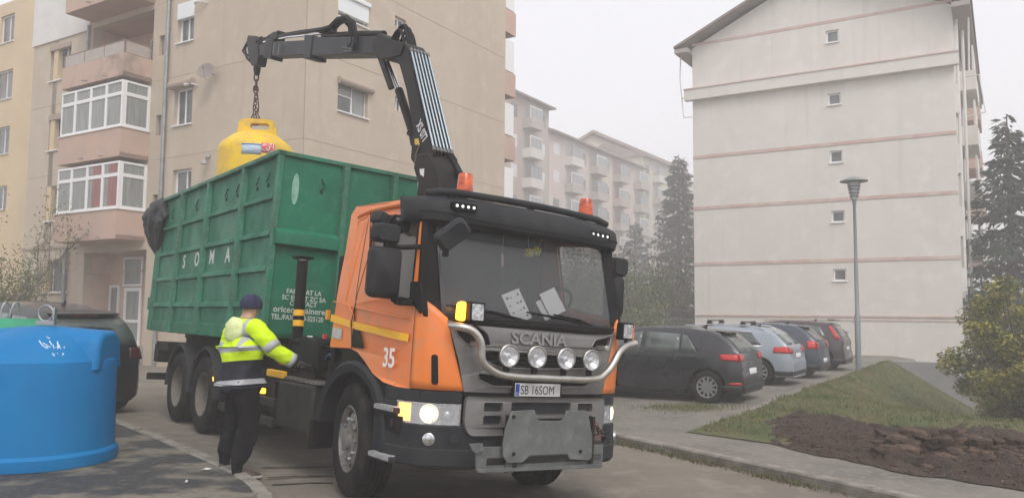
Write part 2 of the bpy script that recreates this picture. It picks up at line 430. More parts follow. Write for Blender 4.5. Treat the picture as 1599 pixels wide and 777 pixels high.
# grass blades
m_blade = mat('grass_blade', (.085, .115, .035), .85, c2=(.17, .15, .07), ns=.7, c3=(.26, .20, .10), ns3=1.1)
def blades(name, n, sampler, h, label, m=m_blade):
    b = MB(); k = 0; tr = 0
    while k < n and tr < n*12:
        tr += 1; r = sampler()
        if r is None: continue
        x, y, z = r; k += 1
        a = random.uniform(0, 6.28); hh = h*random.uniform(.5, 1.3); w_ = hh*.16; dx, dy = math.cos(a), math.sin(a); ln = hh*random.uniform(.1, .7)
        b.add([(x-dy*w_, y+dx*w_, z), (x+dy*w_, y-dx*w_, z), (x+dx*ln*.4, y+dy*ln*.4, z+hh*.7), (x+dx*ln, y+dy*ln, z+hh)], [(0, 1, 2), (2, 1, 3)])
    o = b.build(name, m, fix=False); return tag(o, label, 'grass', None, 'stuff')
def gsamp():
    s, t = random.uniform(-3.5, 17.5), random.uniform(0, 1)**1.3*9-.1
    x, y = ep(s, t)
    if not inpoly((x, y), gr) or inpoly((x, y), soil): return None
    if random.random() > math.exp(-max(0, t-2.5)*.18): return None
    return x, y, ghg(x, y)+.105
random.seed(5)
blades('grass', 26000, gsamp, .07, 'short patchy green and brown grass on the bank above the soil')
def ksamp():
    s = random.gauss(random.choice((-5.2, -3.0, -1.5, -.2, 1.3, 3.3)), .35); x, y = kp(s, random.gauss(-.06, .05)); return x, y, gh(x, y)-.004
m_weed = mat('weed_blade', (.085, .095, .035), .9, c2=(.14, .12, .06), ns=5)
blades('kerb_weeds', 1600, ksamp, .055, 'thin weeds growing in the gutter along the road kerb', m_weed)
def wsamp():
    c = onz(random.gauss(1075, 22), 632, .0); x = c.x+random.gauss(0, .35); y = c.y+random.gauss(.0, .3); return x, y, gh(x, y)+.1
blades('verge_grass', 1500, wsamp, .05, 'tuft of grass on the asphalt beside the dark hatchback wheel', m_blade)
# debris crumbs in the gutter, litter
m_lit = mat('litter_white', (.6, .6, .58), .8)
def litter(px, py, z, s, label, m=m_lit):
    b = MB(); q = onz(px, py, z); zz = gh(q.x, q.y)+z
    n = 7; vs = []
    for k in range(n): a = 2*math.pi*k/n; rr = s*random.uniform(.6, 1.2); vs.append((q.x+rr*math.cos(a), q.y+.8*rr*math.sin(a), zz+random.uniform(.004, .025)))
    vs.append((q.x, q.y, zz+.03)); b.add(vs, [(k, (k+1) % n, n) for k in range(n)])
    o = b.build('litter', m, smooth=20, solid=.002); return tag(o, label, 'litter')
random.seed(21)
litter(1094, 704, -.2, .08, 'crumpled white scrap in the gutter by the kerb joint')
litter(976, 681, -.2, .05, 'small yellow green scrap in the gutter near the truck bumper', mat('litter_yellow', (.5, .6, .08), .7))
litter(291, 752, .056, .022, 'small white scrap on the dark patch of the bin island')
litter(322, 733, .056, .05, 'flat whitish scraps by the island kerb behind the worker')
litter(1182, 733, -.2, .05, 'flat grey white scrap in the road by the kerb')
litter(1567, 722, .12, .05, 'pale pebble lying on the dug soil')
# thin dark strips laid on the road by the worker's feet
for (x0, y0, x1, y1) in ((410, 730, 520, 724), (418, 746, 520, 740), (425, 757, 520, 752)):
    a, c = onz(x0, y0, -.01), onz(x1, y1, -.02); d = (c-a).normalized(); n = Vector((-d.y, d.x, 0))*.022
    drape('dark_strip', [(a.x-n.x, a.y-n.y), (c.x-n.x, c.y-n.y), (c.x+n.x, c.y+n.y), (a.x+n.x, a.y+n.y)], mat('strip_dark', (.02, .018, .015), .9), .002, .5)
# ================================================================ facades
def window(pl, par, a0, a1, z0, z1, o=-.14, fr=.06, mul=(), tr=None, pane=None, sill=True, frame=None, name='window'):
    b = MB(); holes = []
    xs = [a0+fr]+[a0+(a1-a0)*k for k in mul]+[a1-fr]
    for i in range(len(xs)-1):
        l = xs[i]+(fr*.4 if i else 0); r = xs[i+1]-(fr*.4 if i < len(xs)-2 else 0)
        if tr:
            zt = z0+(z1-z0)*tr; holes += [[(l, z0+fr), (r, z0+fr), (r, zt-fr*.4), (l, zt-fr*.4)], [(l, zt+fr*.4), (r, zt+fr*.4), (r, z1-fr), (l, z1-fr)]]
        else: holes.append([(l, z0+fr), (r, z0+fr), (r, z1-fr), (l, z1-fr)])
    pl.poly(b, [(a0, z0), (a1, z0), (a1, z1), (a0, z1)], o-.05, o, holes)
    f = b.build(name, frame or m_white, par, world=True)
    b = MB(); pl.rect(b, a0+.01, a1-.01, z0+.01, z1-.01, o-.04, o-.03); b.build('pane', pane or m_pane, f, world=True)
    if sill:
        b = MB(); pl.rect(b, a0-.04, a1+.04, z0-.045, z0-.004, o, .07); b.build('sill', frame or m_white, f, world=True, bevel=.006)
    return f
def bk(pl, name, m, par, rects, bevel=0.):
    for r in rects:
        b = MB(); pl.rect(b, *r); o = b.build(name, m, par, world=True, bevel=bevel)
    return o
# --- near left block -------------------------------------------------
C0 = onY(477, 100, 23.4)
nB = (-E1[0], -E1[1]); nA = (-E2[0], -E2[1])
PB = Plane3((C0.x, C0.y), E2, nB); PA = Plane3((C0.x, C0.y), E1, nA)
LB = empty('apartment_block', (C0.x, C0.y, 0), 0, 'near beige apartment block with pink balconies, behind the truck', 'building')
ZT = 16.5; FL = [4.05, 6.82, 9.58, 12.33]
def hr(pl, x0, y0, x1, y1):
    a, z = pl.hit(x0, y0); c, w_ = pl.hit(x1, y1); return min(a, c), max(a, c), min(z, w_), max(z, w_)
winB = [hr(PB, 279, 8, 302, 62), hr(PB, 273, 140, 299, 192), hr(PB, 270, 266, 297, 318), (5.2, 6.15, 13.4, 14.7),
        (12.62, 14.05, 10.55, 11.95), (12.7, 13.9, 7.8, 9.2), (12.75, 13.85, 5.05, 6.4), hr(PB, 67, 408, 105, 456)]
vents = [(6.85, 7.15, z, z+.72) for z in (4.9, 7.65, 10.45)]
ent = (7.35, 11.05, -.3, 3.75)
open3 = (7.5, 11.2, 9.9, 12.2)
oh = lambda r: [(r[0], r[2]), (r[1], r[2]), (r[1], r[3]), (r[0], r[3])]
b = MB()
PB.poly(b, [(0, -1.5), (15.3, -1.5), (15.3, ZT), (0, ZT)], -.3, 0, [oh(r) for r in winB+vents+[ent, open3]])
b.build('wall', m_plasL, LB, world=True)
winA = [hr(PA, 529, -10, 574, 45), hr(PA, 528, 126, 574, 186), hr(PA, 617, 24, 634, 48), hr(PA, 617, 150, 630, 176),
        (4.1, 4.65, 5.8, 6.4), (1.35, 2.75, 4.9, 6.2)]
b = MB()
PA.poly(b, [(.3, -1.5), (11.2, -1.5), (11.2, ZT), (.3, ZT)], -.3, 0, [oh(r) for r in winA])
b.build('wall', m_plasL, LB, world=True)
# dark interior core and roof
b = MB(); PB.rect(b, .35, 15.2, -1.5, ZT-.1, -10.8, -1.8); b.build('core', mat('interior_dark', (.05, .05, .05), .9), LB, world=True)
b = MB(); PB.rect(b, -.1, 15.4, ZT, ZT+.25, -11.3, .1); b.build('roof', m_roof, LB, world=True)
# panel joints
bk(PA, 'wall_joint', m_seam, LB, [(0.02, 11.1, z-.012, z+.012, -.01, .004) for z in FL]+[(0.0, .02, 4.1, ZT, -.01, .004)])
bk(PB, 'wall_joint', m_seam, LB, [(-.004, 7.3, z-.01, z+.01, -.01, .004) for z in FL]+[(11.3, 15.25, z-.012, z+.012, -.01, .004) for z in FL])
bk(PB, 'ledge', m_shut, LB, [(11.2, 15.3, 3.98, 4.06, -.01, .05)])
# windows
specs = [dict(mul=(.5,), fr=.07), dict(mul=(.55,), fr=.07), dict(mul=(.4,), fr=.07), dict(mul=(.5,)),
         dict(mul=(.33, .66)), dict(mul=(.45, .8)), dict(mul=(.5,), pane=m_curt), dict(mul=(.3, .72), fr=.05)]
for r, sp in zip(winB, specs): window(PB, LB, *r, **sp)
for r in winB[1:2]: 
    b = MB(); b.tube([PB.pt(r[0]-.12, r[3]+.1, .1), PB.pt(r[1]+.12, r[3]+.1, .1)], .13, 12); b.build('shutter_box', m_shut, LB, world=True, smooth=40)
r = winB[0]; bk(PB, 'shutter_box', m_whshut, LB, [(r[0], r[1], r[3]-.55, r[3], -.13, .04)], .01)
r = winB[4]; bk(PB, 'shutter_box', m_shut, LB, [(r[0], r[1], r[3]-.2, r[3], -.13, .06)], .01)
r = winB[5]; bk(PB, 'shutter_box', m_shut, LB, [(r[0], r[1], r[3]-.22, r[3], -.13, .05)], .01)
for r in vents: bk(PB, 'vent_cover', mat('vent_grey', (.22, .19, .17), .8), LB, [(r[0]-.01, r[1]+.01, r[2]-.01, r[3]+.01, -.2, -.12)])
r = winB[7]; b = MB()
for k in range(14):
    a = lerp(r[0]-.05, r[1]+.05, k/13); b.tube([PB.pt(a, r[2]-.05, .12), PB.pt(a, r[3]+.05, .12)], .008, 5)
for k in range(9):
    z = lerp(r[2]-.05, r[3]+.05, k/8); b.tube([PB.pt(r[0]-.08, z, .13), PB.pt(r[1]+.08, z, .13)], .008, 5)
for a in (r[0]-.06, r[1]+.06):
    for z in (r[2], r[3]): b.tube([PB.pt(a, z, 0), PB.pt(a, z, .13)], .01, 5)
b.build('window_grille', m_mesh, LB, world=True)
window(PA, LB, *winA[0], mul=(.5,), fr=.07, pane=m_curt)
r = winA[0]; bk(PA, 'shutter_box', m_whshut, LB, [(r[0]-.02, r[1]+.02, r[3]-.55, r[3]+.0, -.12, .03), (r[0]-.06, r[1]+.06, r[3]-.02, r[3]+.12, -.1, .1)], .01)
f = window(PA, LB, *winA[1], mul=(.55,), tr=.6, fr=.06, pane=m_pane)
r = winA[1]; bk(PA, 'shutter_slats', m_curt, LB, [(r[0]+.05, lerp(r[0], r[1], .53), lerp(r[2], r[3], .62), r[3]-.03, -.15, -.125), (lerp(r[0], r[1], .57), r[1]-.05, r[2]+.06, r[3]-.05, -.15, -.125)])
b = MB(); b.tube([PA.pt(r[0]-.03, r[3]+.02, .07), PA.pt(r[1]+.14, r[3]+.02, .07)], .115, 14); b.build('shutter_box', m_shut, LB, world=True, smooth=40)
window(PA, LB, *winA[2], mul=(.5,), sill=False); window(PA, LB, *winA[3], mul=(.5,), sill=False)
window(PA, LB, *winA[4], sill=False); window(PA, LB, *winA[5], mul=(.5,))
# white insulated patch high on the left
b = MB(); PB.rect(b, 11.35, 15.35, 12.15, 16, 0, .06); b.build('insulation_panel', m_whitewall, LB, world=True)
# balconies: two glazed, one open, one above
PJ = 1.07
def balcony(z0, kind):
    s0, s1 = 7.48, 11.2
    st = m_pink if kind == 'glazed' else m_stain
    if z0 > 12: st = m_pink
    b = MB()
    PB.rect(b, s0, s1, z0, z0+.14, 0, PJ-.002)                       # slab
    hp = 1.02 if kind == 'glazed' else .78
    PB.rect(b, s0, s1, z0+.001, z0+hp, PJ-.1, PJ); PB.rect(b, s0, s0+.1, z0+.002, z0+hp, 0, PJ-.1); PB.rect(b, s1-.1, s1, z0+.002, z0+hp, 0, PJ-.1)
    o = b.build('balcony', st, LB, world=True)
    d = MB(); d.tube([PB.pt(8.4, z0+.08, PJ), PB.pt(8.4, z0+.05, PJ+.18)], .015, 6); d.tube([PB.pt(9.6, z0+.1, PJ), PB.pt(9.6, z0+.06, PJ+.2)], .02, 6)
    d.build('drain_spout', m_pipe, o, world=True)
    if kind == 'glazed':
        zs, zt = z0+hp, z0+2.62
        front = Plane3(PB.pt(0, 0, PJ-.03)[:2], PB.d[:2], PB.n[:2])
        pn = m_curt if z0 > 6 else m_curt
        a0, a1 = s0+.02, s1-.02
        b = MB(); holes = []; xs = [a0, a0+.98, a0+1.85, a0+2.75, a1]
        xs = [a0, a0+.93, a0+1.85, a0+2.8, a1]
        for i in range(4):
            l, r2 = xs[i]+.07, xs[i+1]-.05
            holes += [[(l, zs+.09), (r2, zs+.09), (r2, zs+1.08), (l, zs+1.08)], [(l, zs+1.2), (r2, zs+1.2), (r2, zt-.07), (l, zt-.07)]]
        front.poly(b, [(a0, zs), (a1, zs), (a1, zt), (a0, zt)], -.06, 0, holes)
        side = Plane3(PB.pt(s0+.03, 0, 0)[:2], PB.n[:2], (-PB.d[0], -PB.d[1]))
        side.poly(b, [(0, zs), (PJ-.09, zs), (PJ-.09, zt), (0, zt)], -.06, 0, [[(.1, zs+.1), (PJ-.2, zs+.1), (PJ-.2, zs+1.08), (.1, zs+1.08)], [(.1, zs+1.2), (PJ-.2, zs+1.2), (PJ-.2, zt-.07), (.1, zt-.07)]])
        g = b.build('glazing_frame', m_white, o, world=True)
        b = MB(); front.rect(b, a0+.04, a1-.04, zs+.03, zt-.03, -.045, -.03)
        side.rect(b, .04, PJ-.12, zs+.03, zt-.03, -.045, -.03); b.build('pane', m_curt if z0 > 6 else m_curt, o, world=True)
        if z0 < 6:
            b = MB()
            for i in (0, 1): front.rect(b, xs[i]+.1, xs[i+1]-.3, zs+.1, zt-.08, -.028, -.022)
            b.build('curtain', m_redcurt, o, world=True)
        b = MB(); front.rect(b, s0-.03, s1+.03, zs-.03, zs-.002, -.1, .07); side.rect(b, 0, PJ, zs-.03, zs-.003, 0, .07); b.build('sill', m_white, o, world=True)
    else:
        b = MB()
        for a in (s0+.05, 8.7, 9.9, s1-.05):
            b.tube([PB.pt(a, z0+hp, PJ-.05), PB.pt(a, z0+hp+.45, PJ-.05)], .018, 6)
        b.tube([PB.pt(s0+.05, z0+hp+.45, 0), PB.pt(s0+.05, z0+hp+.45, PJ-.05), PB.pt(s1-.05, z0+hp+.45, PJ-.05), PB.pt(s1-.05, z0+hp+.45, 0)], .02, 6)
        b.build('railing', mat('rust_rail', (.25, .17, .13), .7), o, world=True)
        b = MB(); PB.rect(b, s0+.1, s1-.1, z0+hp+.03, z0+hp+.42, PJ-.055, PJ-.045); PB.rect(b, s0+.045, s0+.055, z0+hp+.03, z0+hp+.42, .1, PJ-.1)
        b.build('screen', mat('wired_glass', (.42, .36, .32), .4, c2=(.35, .31, .28), ns=6), o, world=True)
    return o
balcony(FL[0], 'glazed'); balcony(FL[1], 'glazed'); balcony(FL[2], 'open'); balcony(12.4, 'open')
# loggia behind the open balcony
b = MB(); PB.rect(b, 7.3, 11.4, 9.7, 12.4, -1.5, -1.4); PB.rect(b, 7.38, 7.5, 9.7, 12.4, -1.4, -.3); PB.rect(b, 11.2, 11.35, 9.7, 12.4, -1.4, -.3); PB.rect(b, 7.3, 11.4, 12.2, 12.35, -1.4, -.3); PB.rect(b, 7.3, 11.4, 9.58, 9.72, -1.4, -.3)
b.build('loggia', m_pink, LB, world=True)
window(PB, LB, 8.2, 9.7, 9.9, 11.9, o=-1.36, mul=(.55,), sill=False)
# entrance recess, door
b = MB(); PB.rect(b, 7.2, 11.3, -.6, 3.9, -1.1, -1.0); PB.rect(b, 7.2, 7.35, -.6, 3.9, -1.0, -.3); PB.rect(b, 11.05, 11.2, -.6, 3.9, -1.0, -.3); PB.rect(b, 7.2, 11.2, 3.75, 3.9, -1.0, -.3)
b.build('entrance_wall', mat('entrance_pink', (.60, .44, .36), .9, c2=(.5, .38, .32), ns=2), LB, world=True)
b = MB(); PB.rect(b, 7.3, 11.3, -1, .42, -1.05, .9); b.build('entrance_step', m_conc, LB, world=True)
window(PB, LB, 8.95, 10.1, 2.56, 3.62, o=-.93, fr=.07, sill=False, name='fanlight', pane=m_curt)
window(PB, LB, 8.95, 9.98, .42, 2.5, o=-.93, fr=.13, tr=.42, sill=False, name='door', pane=m_curt)
window(PB, LB, 10.35, 10.95, 1.15, 2.6, o=-.95, fr=.09, sill=False, pane=m_curt)
b = MB(); b.tube([PB.pt(8.45, 3.1, -.9), PB.pt(11.0, 3.05, -.1)], .025, 6); b.build('gas_pipe', mat('pink_pipe', (.36, .26, .22), .7), LB, world=True)
# drainpipes
b = MB(); b.tube([PB.pt(6.57, z, .09) for z in (-.2, 4, 8, 12, 16.4)], .065, 10)
for z in (3.4, 5.9, 8.6, 11.3): b.tube([PB.pt(6.57, z, .09), PB.pt(6.57, z+.1, .09)], .078, 10)
b.build('drainpipe', m_pipe, LB, world=True, smooth=40)
aq, _ = PB.hit(106, 400, 0)
b = MB(); b.tube([PB.pt(aq, z, .1) for z in (-.2, 3.98)], .075, 10); b.build('drainpipe', m_pipe, LB, world=True, smooth=40); b = MB(); b.tube([PB.pt(11.35, z, .1) for z in (12.3, 9.7)], .06, 10); b.build('drainpipe', m_pipe, LB, world=True, smooth=40)
# dishes and lamps on the wall
def dish(px, py, r, faces=.5):
    a, z = PB.hit(px, py, .3); c = PB.pt(a, z, .3)
    b = MB(); N = (PB.n+PB.d*-.5+Vector((0, 0, .35))).normalized(); X = N.cross(Vector((0, 0, 1))).normalized(); Y = X.cross(N)
    b.lathe([(0, 0), (r*.5, .03), (r, .1), (r*1.02, .1), (r*.5, .015), (0, -.015)], lambda x, y, h: c+X*x+Y*y+N*h, 20)
    b.tube([c, c-PB.n*.3], .02, 6); b.tube([c-Y*r, c+N*r*1.1], .012, 6); b.cbox(c+N*r*1.1, (.06, .06, .08))
    b.build('satellite_dish', mat('dish_grey', (.24, .21, .19), .6), LB, world=True, smooth=35)
dish(323, 113, .28)
def wall_lamp(px, py, m, s=1.):
    a, z = PB.hit(px, py, .15); b = MB()
    b.tube([PB.pt(a, z, 0), PB.pt(a-.05*s, z+.03, .12), PB.pt(a-.25*s, z+.06, .16)], .03, 8); b.tube([PB.pt(a-.2*s, z+.06, .16), PB.pt(a-.42*s, z+.05, .17)], [.045, .07], 10)
    b.build('wall_lamp', m, LB, world=True, smooth=40)
wall_lamp(303, 132, m_whitewall, -1); wall_lamp(318, 3, m_whitewall, -1)
a, z = PB.hit(322, 250, .1); b = MB(); b.tube([PB.pt(a, z+.15, .02), PB.pt(a, z+.1, .15), PB.pt(a, z-.05, .18)], .02, 6); b.lathe([(0, 0), (.1, -.05), (.12, -.14), (0, -.14)], lambda x, y, h: PB.pt(a, z, .18)+Vector((x, y, h)), 14); b.cbox(PB.pt(a, z+.15, .05), (.16, .1, .12)); b.build('wall_lamp', mat('lamp_grey', (.35, .33, .31), .5), LB, world=True, smooth=40)
# end facade beyond the right corner: balconies stacked on the far side
PA2 = Plane3(PA.pt(11.2, 0, 0)[:2], E2, (E1[0], E1[1]))
for z in (5.4, 8.15, 10.9, 13.6):
    b = MB(); PA2.rect(b, .1, 3.2, z, z+1., -0., 1.0); b.build('balcony', m_pink, LB, world=True)
    b = MB(); PA2.rect(b, .15, 3.1, z+1.05, z+2.4, .85, .92); PA2.rect(b, .12, .18, z+1.05, z+2.4, .05, .9); b.build('glazing_frame', m_white, LB, world=True)
# --- recessed neighbour on the far left ------------------------------
L2 = empty('apartment_block', (C0.x+E2[0]*14.5+E1[0]*3.5, C0.y+E2[1]*14.5+E1[1]*3.5, 0), 0, 'pale yellow apartment block set back at the far left edge', 'building')
PC = Plane3(PB.pt(13.8, 0, -3.3)[:2], E2, nB)
wc = []
for (x0, y0, x1, y1) in ((2, 27, 21, 63), (-6, 114, 18, 152), (-8, 201, 13, 239), (-10, 292, 9, 326)):
    a0, a1, z0, z1 = hr(PC, x0, y0, x1, y1); wc.append((a0, a1, z0, z1))
b = MB(); PC.poly(b, [(0, -1.5), (16, -1.5), (16, 17), (0, 17)], -.3, 0, [oh(r) for r in wc]); b.build('wall', m_plasL2, L2, world=True)
b = MB(); PC.rect(b, -.3, .0, -1.5, 17, -.3, 3.3); b.build('wall', m_plasL2, L2, world=True)
b = MB(); PC.rect(b, .1, 15.9, -1.5, 16.9, -8, -.9); b.build('core', MATS['interior_dark'], L2, world=True)
bk(PC, 'plinth', mat('plinth_grey', (.2, .17, .15), .9), L2, [(0, 16, -1.5, 2.35, -.01, .05)])
for r in wc: window(PC, L2, *r, mul=(.45,), o=-.12)
# --- right block ------------------------------------------------------
r0 = onY(1083, 300, 41); PR = Plane3((r0.x, r0.y), (-E2[0], -E2[1]), nB)
RB = empty('apartment_block', (r0.x, r0.y, 0), 0, 'tall cream apartment block seen end on, with small square windows in one column', 'building')
W = 11.95
wr = [(6.62, 7.2, z0, z1) for z0, z1 in ((14.7, 15.3), (11.66, 12.22), (8.88, 9.46), (6.05, 6.6), (3.3, 3.86), (.5, .96))]
wr = [(a0+.0+(.02*i), a1+.02*i, z0, z1) for i, (a0, a1, z0, z1) in enumerate(wr)]
b = MB(); PR.poly(b, [(0, -6), (W, -6), (W, 15.55), (6, 18.35), (0, 15.55)], -.3, 0, [oh(r) for r in wr]); b.build('wall', m_plasR, RB, world=True)
b = MB(); PR.rect(b, .02, W-.0, -6, 15.5, -20, -.3); b.build('wall', m_plasR, RB, world=True)
b = MB(); PR.rect(b, 6.5, 7.4, .3, 15.4, -.299, -.29); b.build('stair_core', MATS['interior_dark'], RB, world=True)
for r in wr: window(PR, RB, *r, fr=.07, o=-.1, pane=m_pane)
bk(PR, 'painted_band', m_bandR, RB, [(0, W, z-.1, z+.06, -.01, .03) for z in (4.28, 7.14, 9.8)]+[(0, W, 15.66, 15.8, -.01, .02)]+[(0, W, 1.62, 1.7, -.01, .05), (3.5, W, 1.46, 1.5, -.01, .03)])
bk(PR, 'cornice', m_plasR, RB, [(-.35, W+.2, 12.75, 13.3, -.01, .32)])
bk(PR, 'cornice_flashing', m_bandR, RB, [(-.37, W+.22, 13.3, 13.36, -.01, .36)])
b = MB()
for sg, (p, q) in enumerate((((-.75, 15.45), (6, 18.55)), ((6, 18.55), (12.75, 15.45)))):
    b.prism([p, q, (q[0], q[1]+.12), (p[0], p[1]+.12)], lambda x, z, t: PR.pt(x, z, t), -20, .75)
b.build('roof', m_roof, RB, world=True)
b = MB(); PR.rect(b, W, W+.72, 15.2, 15.42, -20, .7); PR.rect(b, -.72, 0, 15.2, 15.42, -20, .7); b.build('soffit', m_soffit, RB, world=True)
# metal drying frame left, and one on the right side
b = MB(); b.tube([PR.pt(-.05, 13.0, .1), PR.pt(-.55, 12.9, .2)], .03, 6); b.tube([PR.pt(-.55, 15.3, .2), PR.pt(-.6, 14., .2), PR.pt(-.42, 11.9, .2), PR.pt(0, 11.9, .1)], .035, 6); b.build('drying_frame', m_whitewall, RB, world=True)
PS = Plane3(PR.pt(W, 0, 0)[:2], E1, (-E2[0], -E2[1]))
b = MB(); b.tube([PS.pt(3, 13., 0), PS.pt(3, 13., .9), PS.pt(3, 11.2, 1.1), PS.pt(3, 11.0, 0)], .035, 6); b.build('drying_frame', m_whitewall, RB, world=True); b = MB(); b.tube([PS.pt(1, 15.2, .6), PS.pt(1, 12.7, .55)], .04, 6); b.build('drying_frame', m_whitewall, RB, world=True)
for z in (1.7, 4.4, 7.2, 9.9, 12.6):
    for a in (4, 11):
        b = MB(); PS.rect(b, a, a+4, z, z+.95, 0, .75); o = b.build('balcony', m_plasR if a < 8 else m_pink, RB, world=True)
        b = MB(); PS.rect(b, a+.1, a+3.9, z+1.0, z+2.2, .6, .68); b.build('glazing_frame', m_whitewall, o, world=True)
    b = MB(); PS.rect(b, .3, 1.3, z+.8, z+2.1, .0, .12); b.build('window', m_whitewall, RB, world=True)
b = MB(); b.tube([PS.pt(.5, z, .12) for z in (0, 15)], .07, 8); b.build('drainpipe', m_whitewall, RB, world=True, smooth=40); b = MB(); b.tube([PS.pt(2.2, z, .3) for z in (0, 15)], .07, 8); b.build('drainpipe', m_whitewall, RB, world=True, smooth=40)
# --- wall beside the bank ---------------------------------------------
ws = 17.8
wa = Plane3(ep(ws, -.1), (-E2[0], -E2[1]), nB)
b = MB(); wa.poly(b, [(-2.6, -3), (8, -7), (8, -4.2), (2.05, -.0), (0, .02), (-2.6, .02)], -.25, 0)
o = b.build('retaining_wall', m_conc, world=True, bevel=.01); tag(o, 'sloping grey concrete wall at the top of the grass bank', 'wall')
# --- distant row ------------------------------------------------------
D0 = onY(865, 300, 90); ST = 3.2
PD = Plane3((D0.x, D0.y), E1, nA)
dcol = {k: mat('far_plaster_'+k, c, .95, c2=tuple(q*1.0 for q in c), ns=.5) for k, c in dict(grey=(.40, .36, .33), pink=(.54, .45, .42), cream=(.55, .50, .42), brick=(.42, .33, .30), yellow=(.50, .47, .36), pale=(.58, .55, .52)).items()}  # plaster tones paled to add to the fog's whitening at distance
m_farw = mat('far_window', (.15, .15, .16), .3); m_farf = mat('far_window_light', (.62, .62, .62), .5)  # window tones paled likewise, for curtains and the fog fade
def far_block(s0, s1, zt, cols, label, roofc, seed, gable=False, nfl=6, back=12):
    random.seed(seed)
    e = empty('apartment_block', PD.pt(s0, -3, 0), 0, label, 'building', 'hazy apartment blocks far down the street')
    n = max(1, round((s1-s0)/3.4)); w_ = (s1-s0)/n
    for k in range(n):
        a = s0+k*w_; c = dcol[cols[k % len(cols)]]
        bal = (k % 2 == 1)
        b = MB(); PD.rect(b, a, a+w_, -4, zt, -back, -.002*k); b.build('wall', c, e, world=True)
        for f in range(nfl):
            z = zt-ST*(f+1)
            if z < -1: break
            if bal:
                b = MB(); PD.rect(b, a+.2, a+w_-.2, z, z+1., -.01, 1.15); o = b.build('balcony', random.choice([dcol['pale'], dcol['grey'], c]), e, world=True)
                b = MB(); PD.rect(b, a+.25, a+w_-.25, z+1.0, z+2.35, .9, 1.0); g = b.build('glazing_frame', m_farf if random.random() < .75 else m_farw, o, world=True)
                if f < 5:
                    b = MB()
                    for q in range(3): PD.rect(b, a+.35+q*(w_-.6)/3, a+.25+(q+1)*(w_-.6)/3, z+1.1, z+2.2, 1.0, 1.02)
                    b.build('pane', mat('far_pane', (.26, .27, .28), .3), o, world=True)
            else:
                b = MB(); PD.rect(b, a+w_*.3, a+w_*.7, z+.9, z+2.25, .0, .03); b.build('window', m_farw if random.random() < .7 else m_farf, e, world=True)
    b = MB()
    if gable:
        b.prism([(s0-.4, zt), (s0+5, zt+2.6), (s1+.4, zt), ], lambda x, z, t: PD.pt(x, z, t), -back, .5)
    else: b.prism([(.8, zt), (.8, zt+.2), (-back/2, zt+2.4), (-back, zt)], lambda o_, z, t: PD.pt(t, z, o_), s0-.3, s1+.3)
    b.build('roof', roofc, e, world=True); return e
def zD(px, py): return PD.hit(px, py)
sA0 = zD(790, 300)[0]; sA1, zA = zD(857, 172)
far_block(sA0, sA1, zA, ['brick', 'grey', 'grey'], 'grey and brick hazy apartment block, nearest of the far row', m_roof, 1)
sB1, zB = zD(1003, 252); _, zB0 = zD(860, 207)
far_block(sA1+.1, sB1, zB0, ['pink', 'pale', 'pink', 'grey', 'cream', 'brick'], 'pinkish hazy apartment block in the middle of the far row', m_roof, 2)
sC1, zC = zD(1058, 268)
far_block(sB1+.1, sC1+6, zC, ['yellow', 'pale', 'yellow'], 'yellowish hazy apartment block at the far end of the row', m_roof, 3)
# gabled block rising behind
D1 = onY(925, 300, 135); e = empty('apartment_block', (D1.x, D1.y, 0), 0, 'faint gabled apartment block rising behind the far row of roofs', 'building')
zz = onY(925, 210, 135).z; xl = onY(903, 220, 135).x; xr = onY(990, 245, 135).x
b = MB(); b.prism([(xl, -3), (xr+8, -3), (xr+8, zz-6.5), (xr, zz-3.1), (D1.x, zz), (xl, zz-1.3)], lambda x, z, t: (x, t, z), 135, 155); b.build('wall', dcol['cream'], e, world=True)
b = MB(); b.prism([(xl-.6, zz-1.8), (D1.x, zz+.05), (xr+9, zz-6.6), (xr+9, zz-6.1), (D1.x, zz+.6), (xl-.6, zz-1.3)], lambda x, z, t: (x, t, z), 134, 156); b.build('roof', m_roof, e, world=True)

# ================================================================ street lamp
lp = onz(1341, 580, 0.0); lz = gh(lp.x, lp.y)+.1
SL = empty('street_lamp', (lp.x, lp.y, lz), 0, 'tall grey street lamp on the path beside the parked cars', 'street lamp')
hz = onY(1337, 277, lp.y).z-lz
m_lamp = mat('lamp_post_grey', (.24, .26, .27), .5, .3)
b = MB(); b.lathe([(0, 0), (.1, 0), (.1, .04), (.085, .05), (.085, 1.7), (.062, 1.76), (.06, 3.2), (.05, 3.3), (.045, hz-.85), (.06, hz-.82), (.06, hz-.7), (0, hz-.7)], n=16); b.build('post', m_lamp, SL, smooth=35)
b = MB(); b.lathe([(0, hz-.72), (.09, hz-.7), (.12, hz-.55), (.19, hz-.2), (.17, hz-.14), (0, hz-.12)], n=20); b.build('lamp_glass', mat('lamp_lens', (.5, .52, .52), .3, trans=.4), SL, smooth=35)
b = MB()
for k in range(4):
    a = k*math.pi/2+.4; b.tube([(.07*math.cos(a), .07*math.sin(a), hz-.72), (.14*math.cos(a), .14*math.sin(a), hz-.5), (.27*math.cos(a), .27*math.sin(a), hz-.12)], .012, 6)
for z in (-.6, -.5, -.4, -.3): b.lathe([(.13+.17*(z+.6), hz+z), (.15+.17*(z+.6), hz+z+.015), (.13+.17*(z+.6), hz+z+.03)], n=18)
b.build('lamp_cage', m_lamp, SL, smooth=35)
b = MB(); b.lathe([(.0, hz+.02), (.12, hz), (.4, hz-.1), (.41, hz-.13), (.12, hz-.05), (0, hz-.04)], n=28); b.build('lamp_hood', m_lamp, SL, smooth=35)
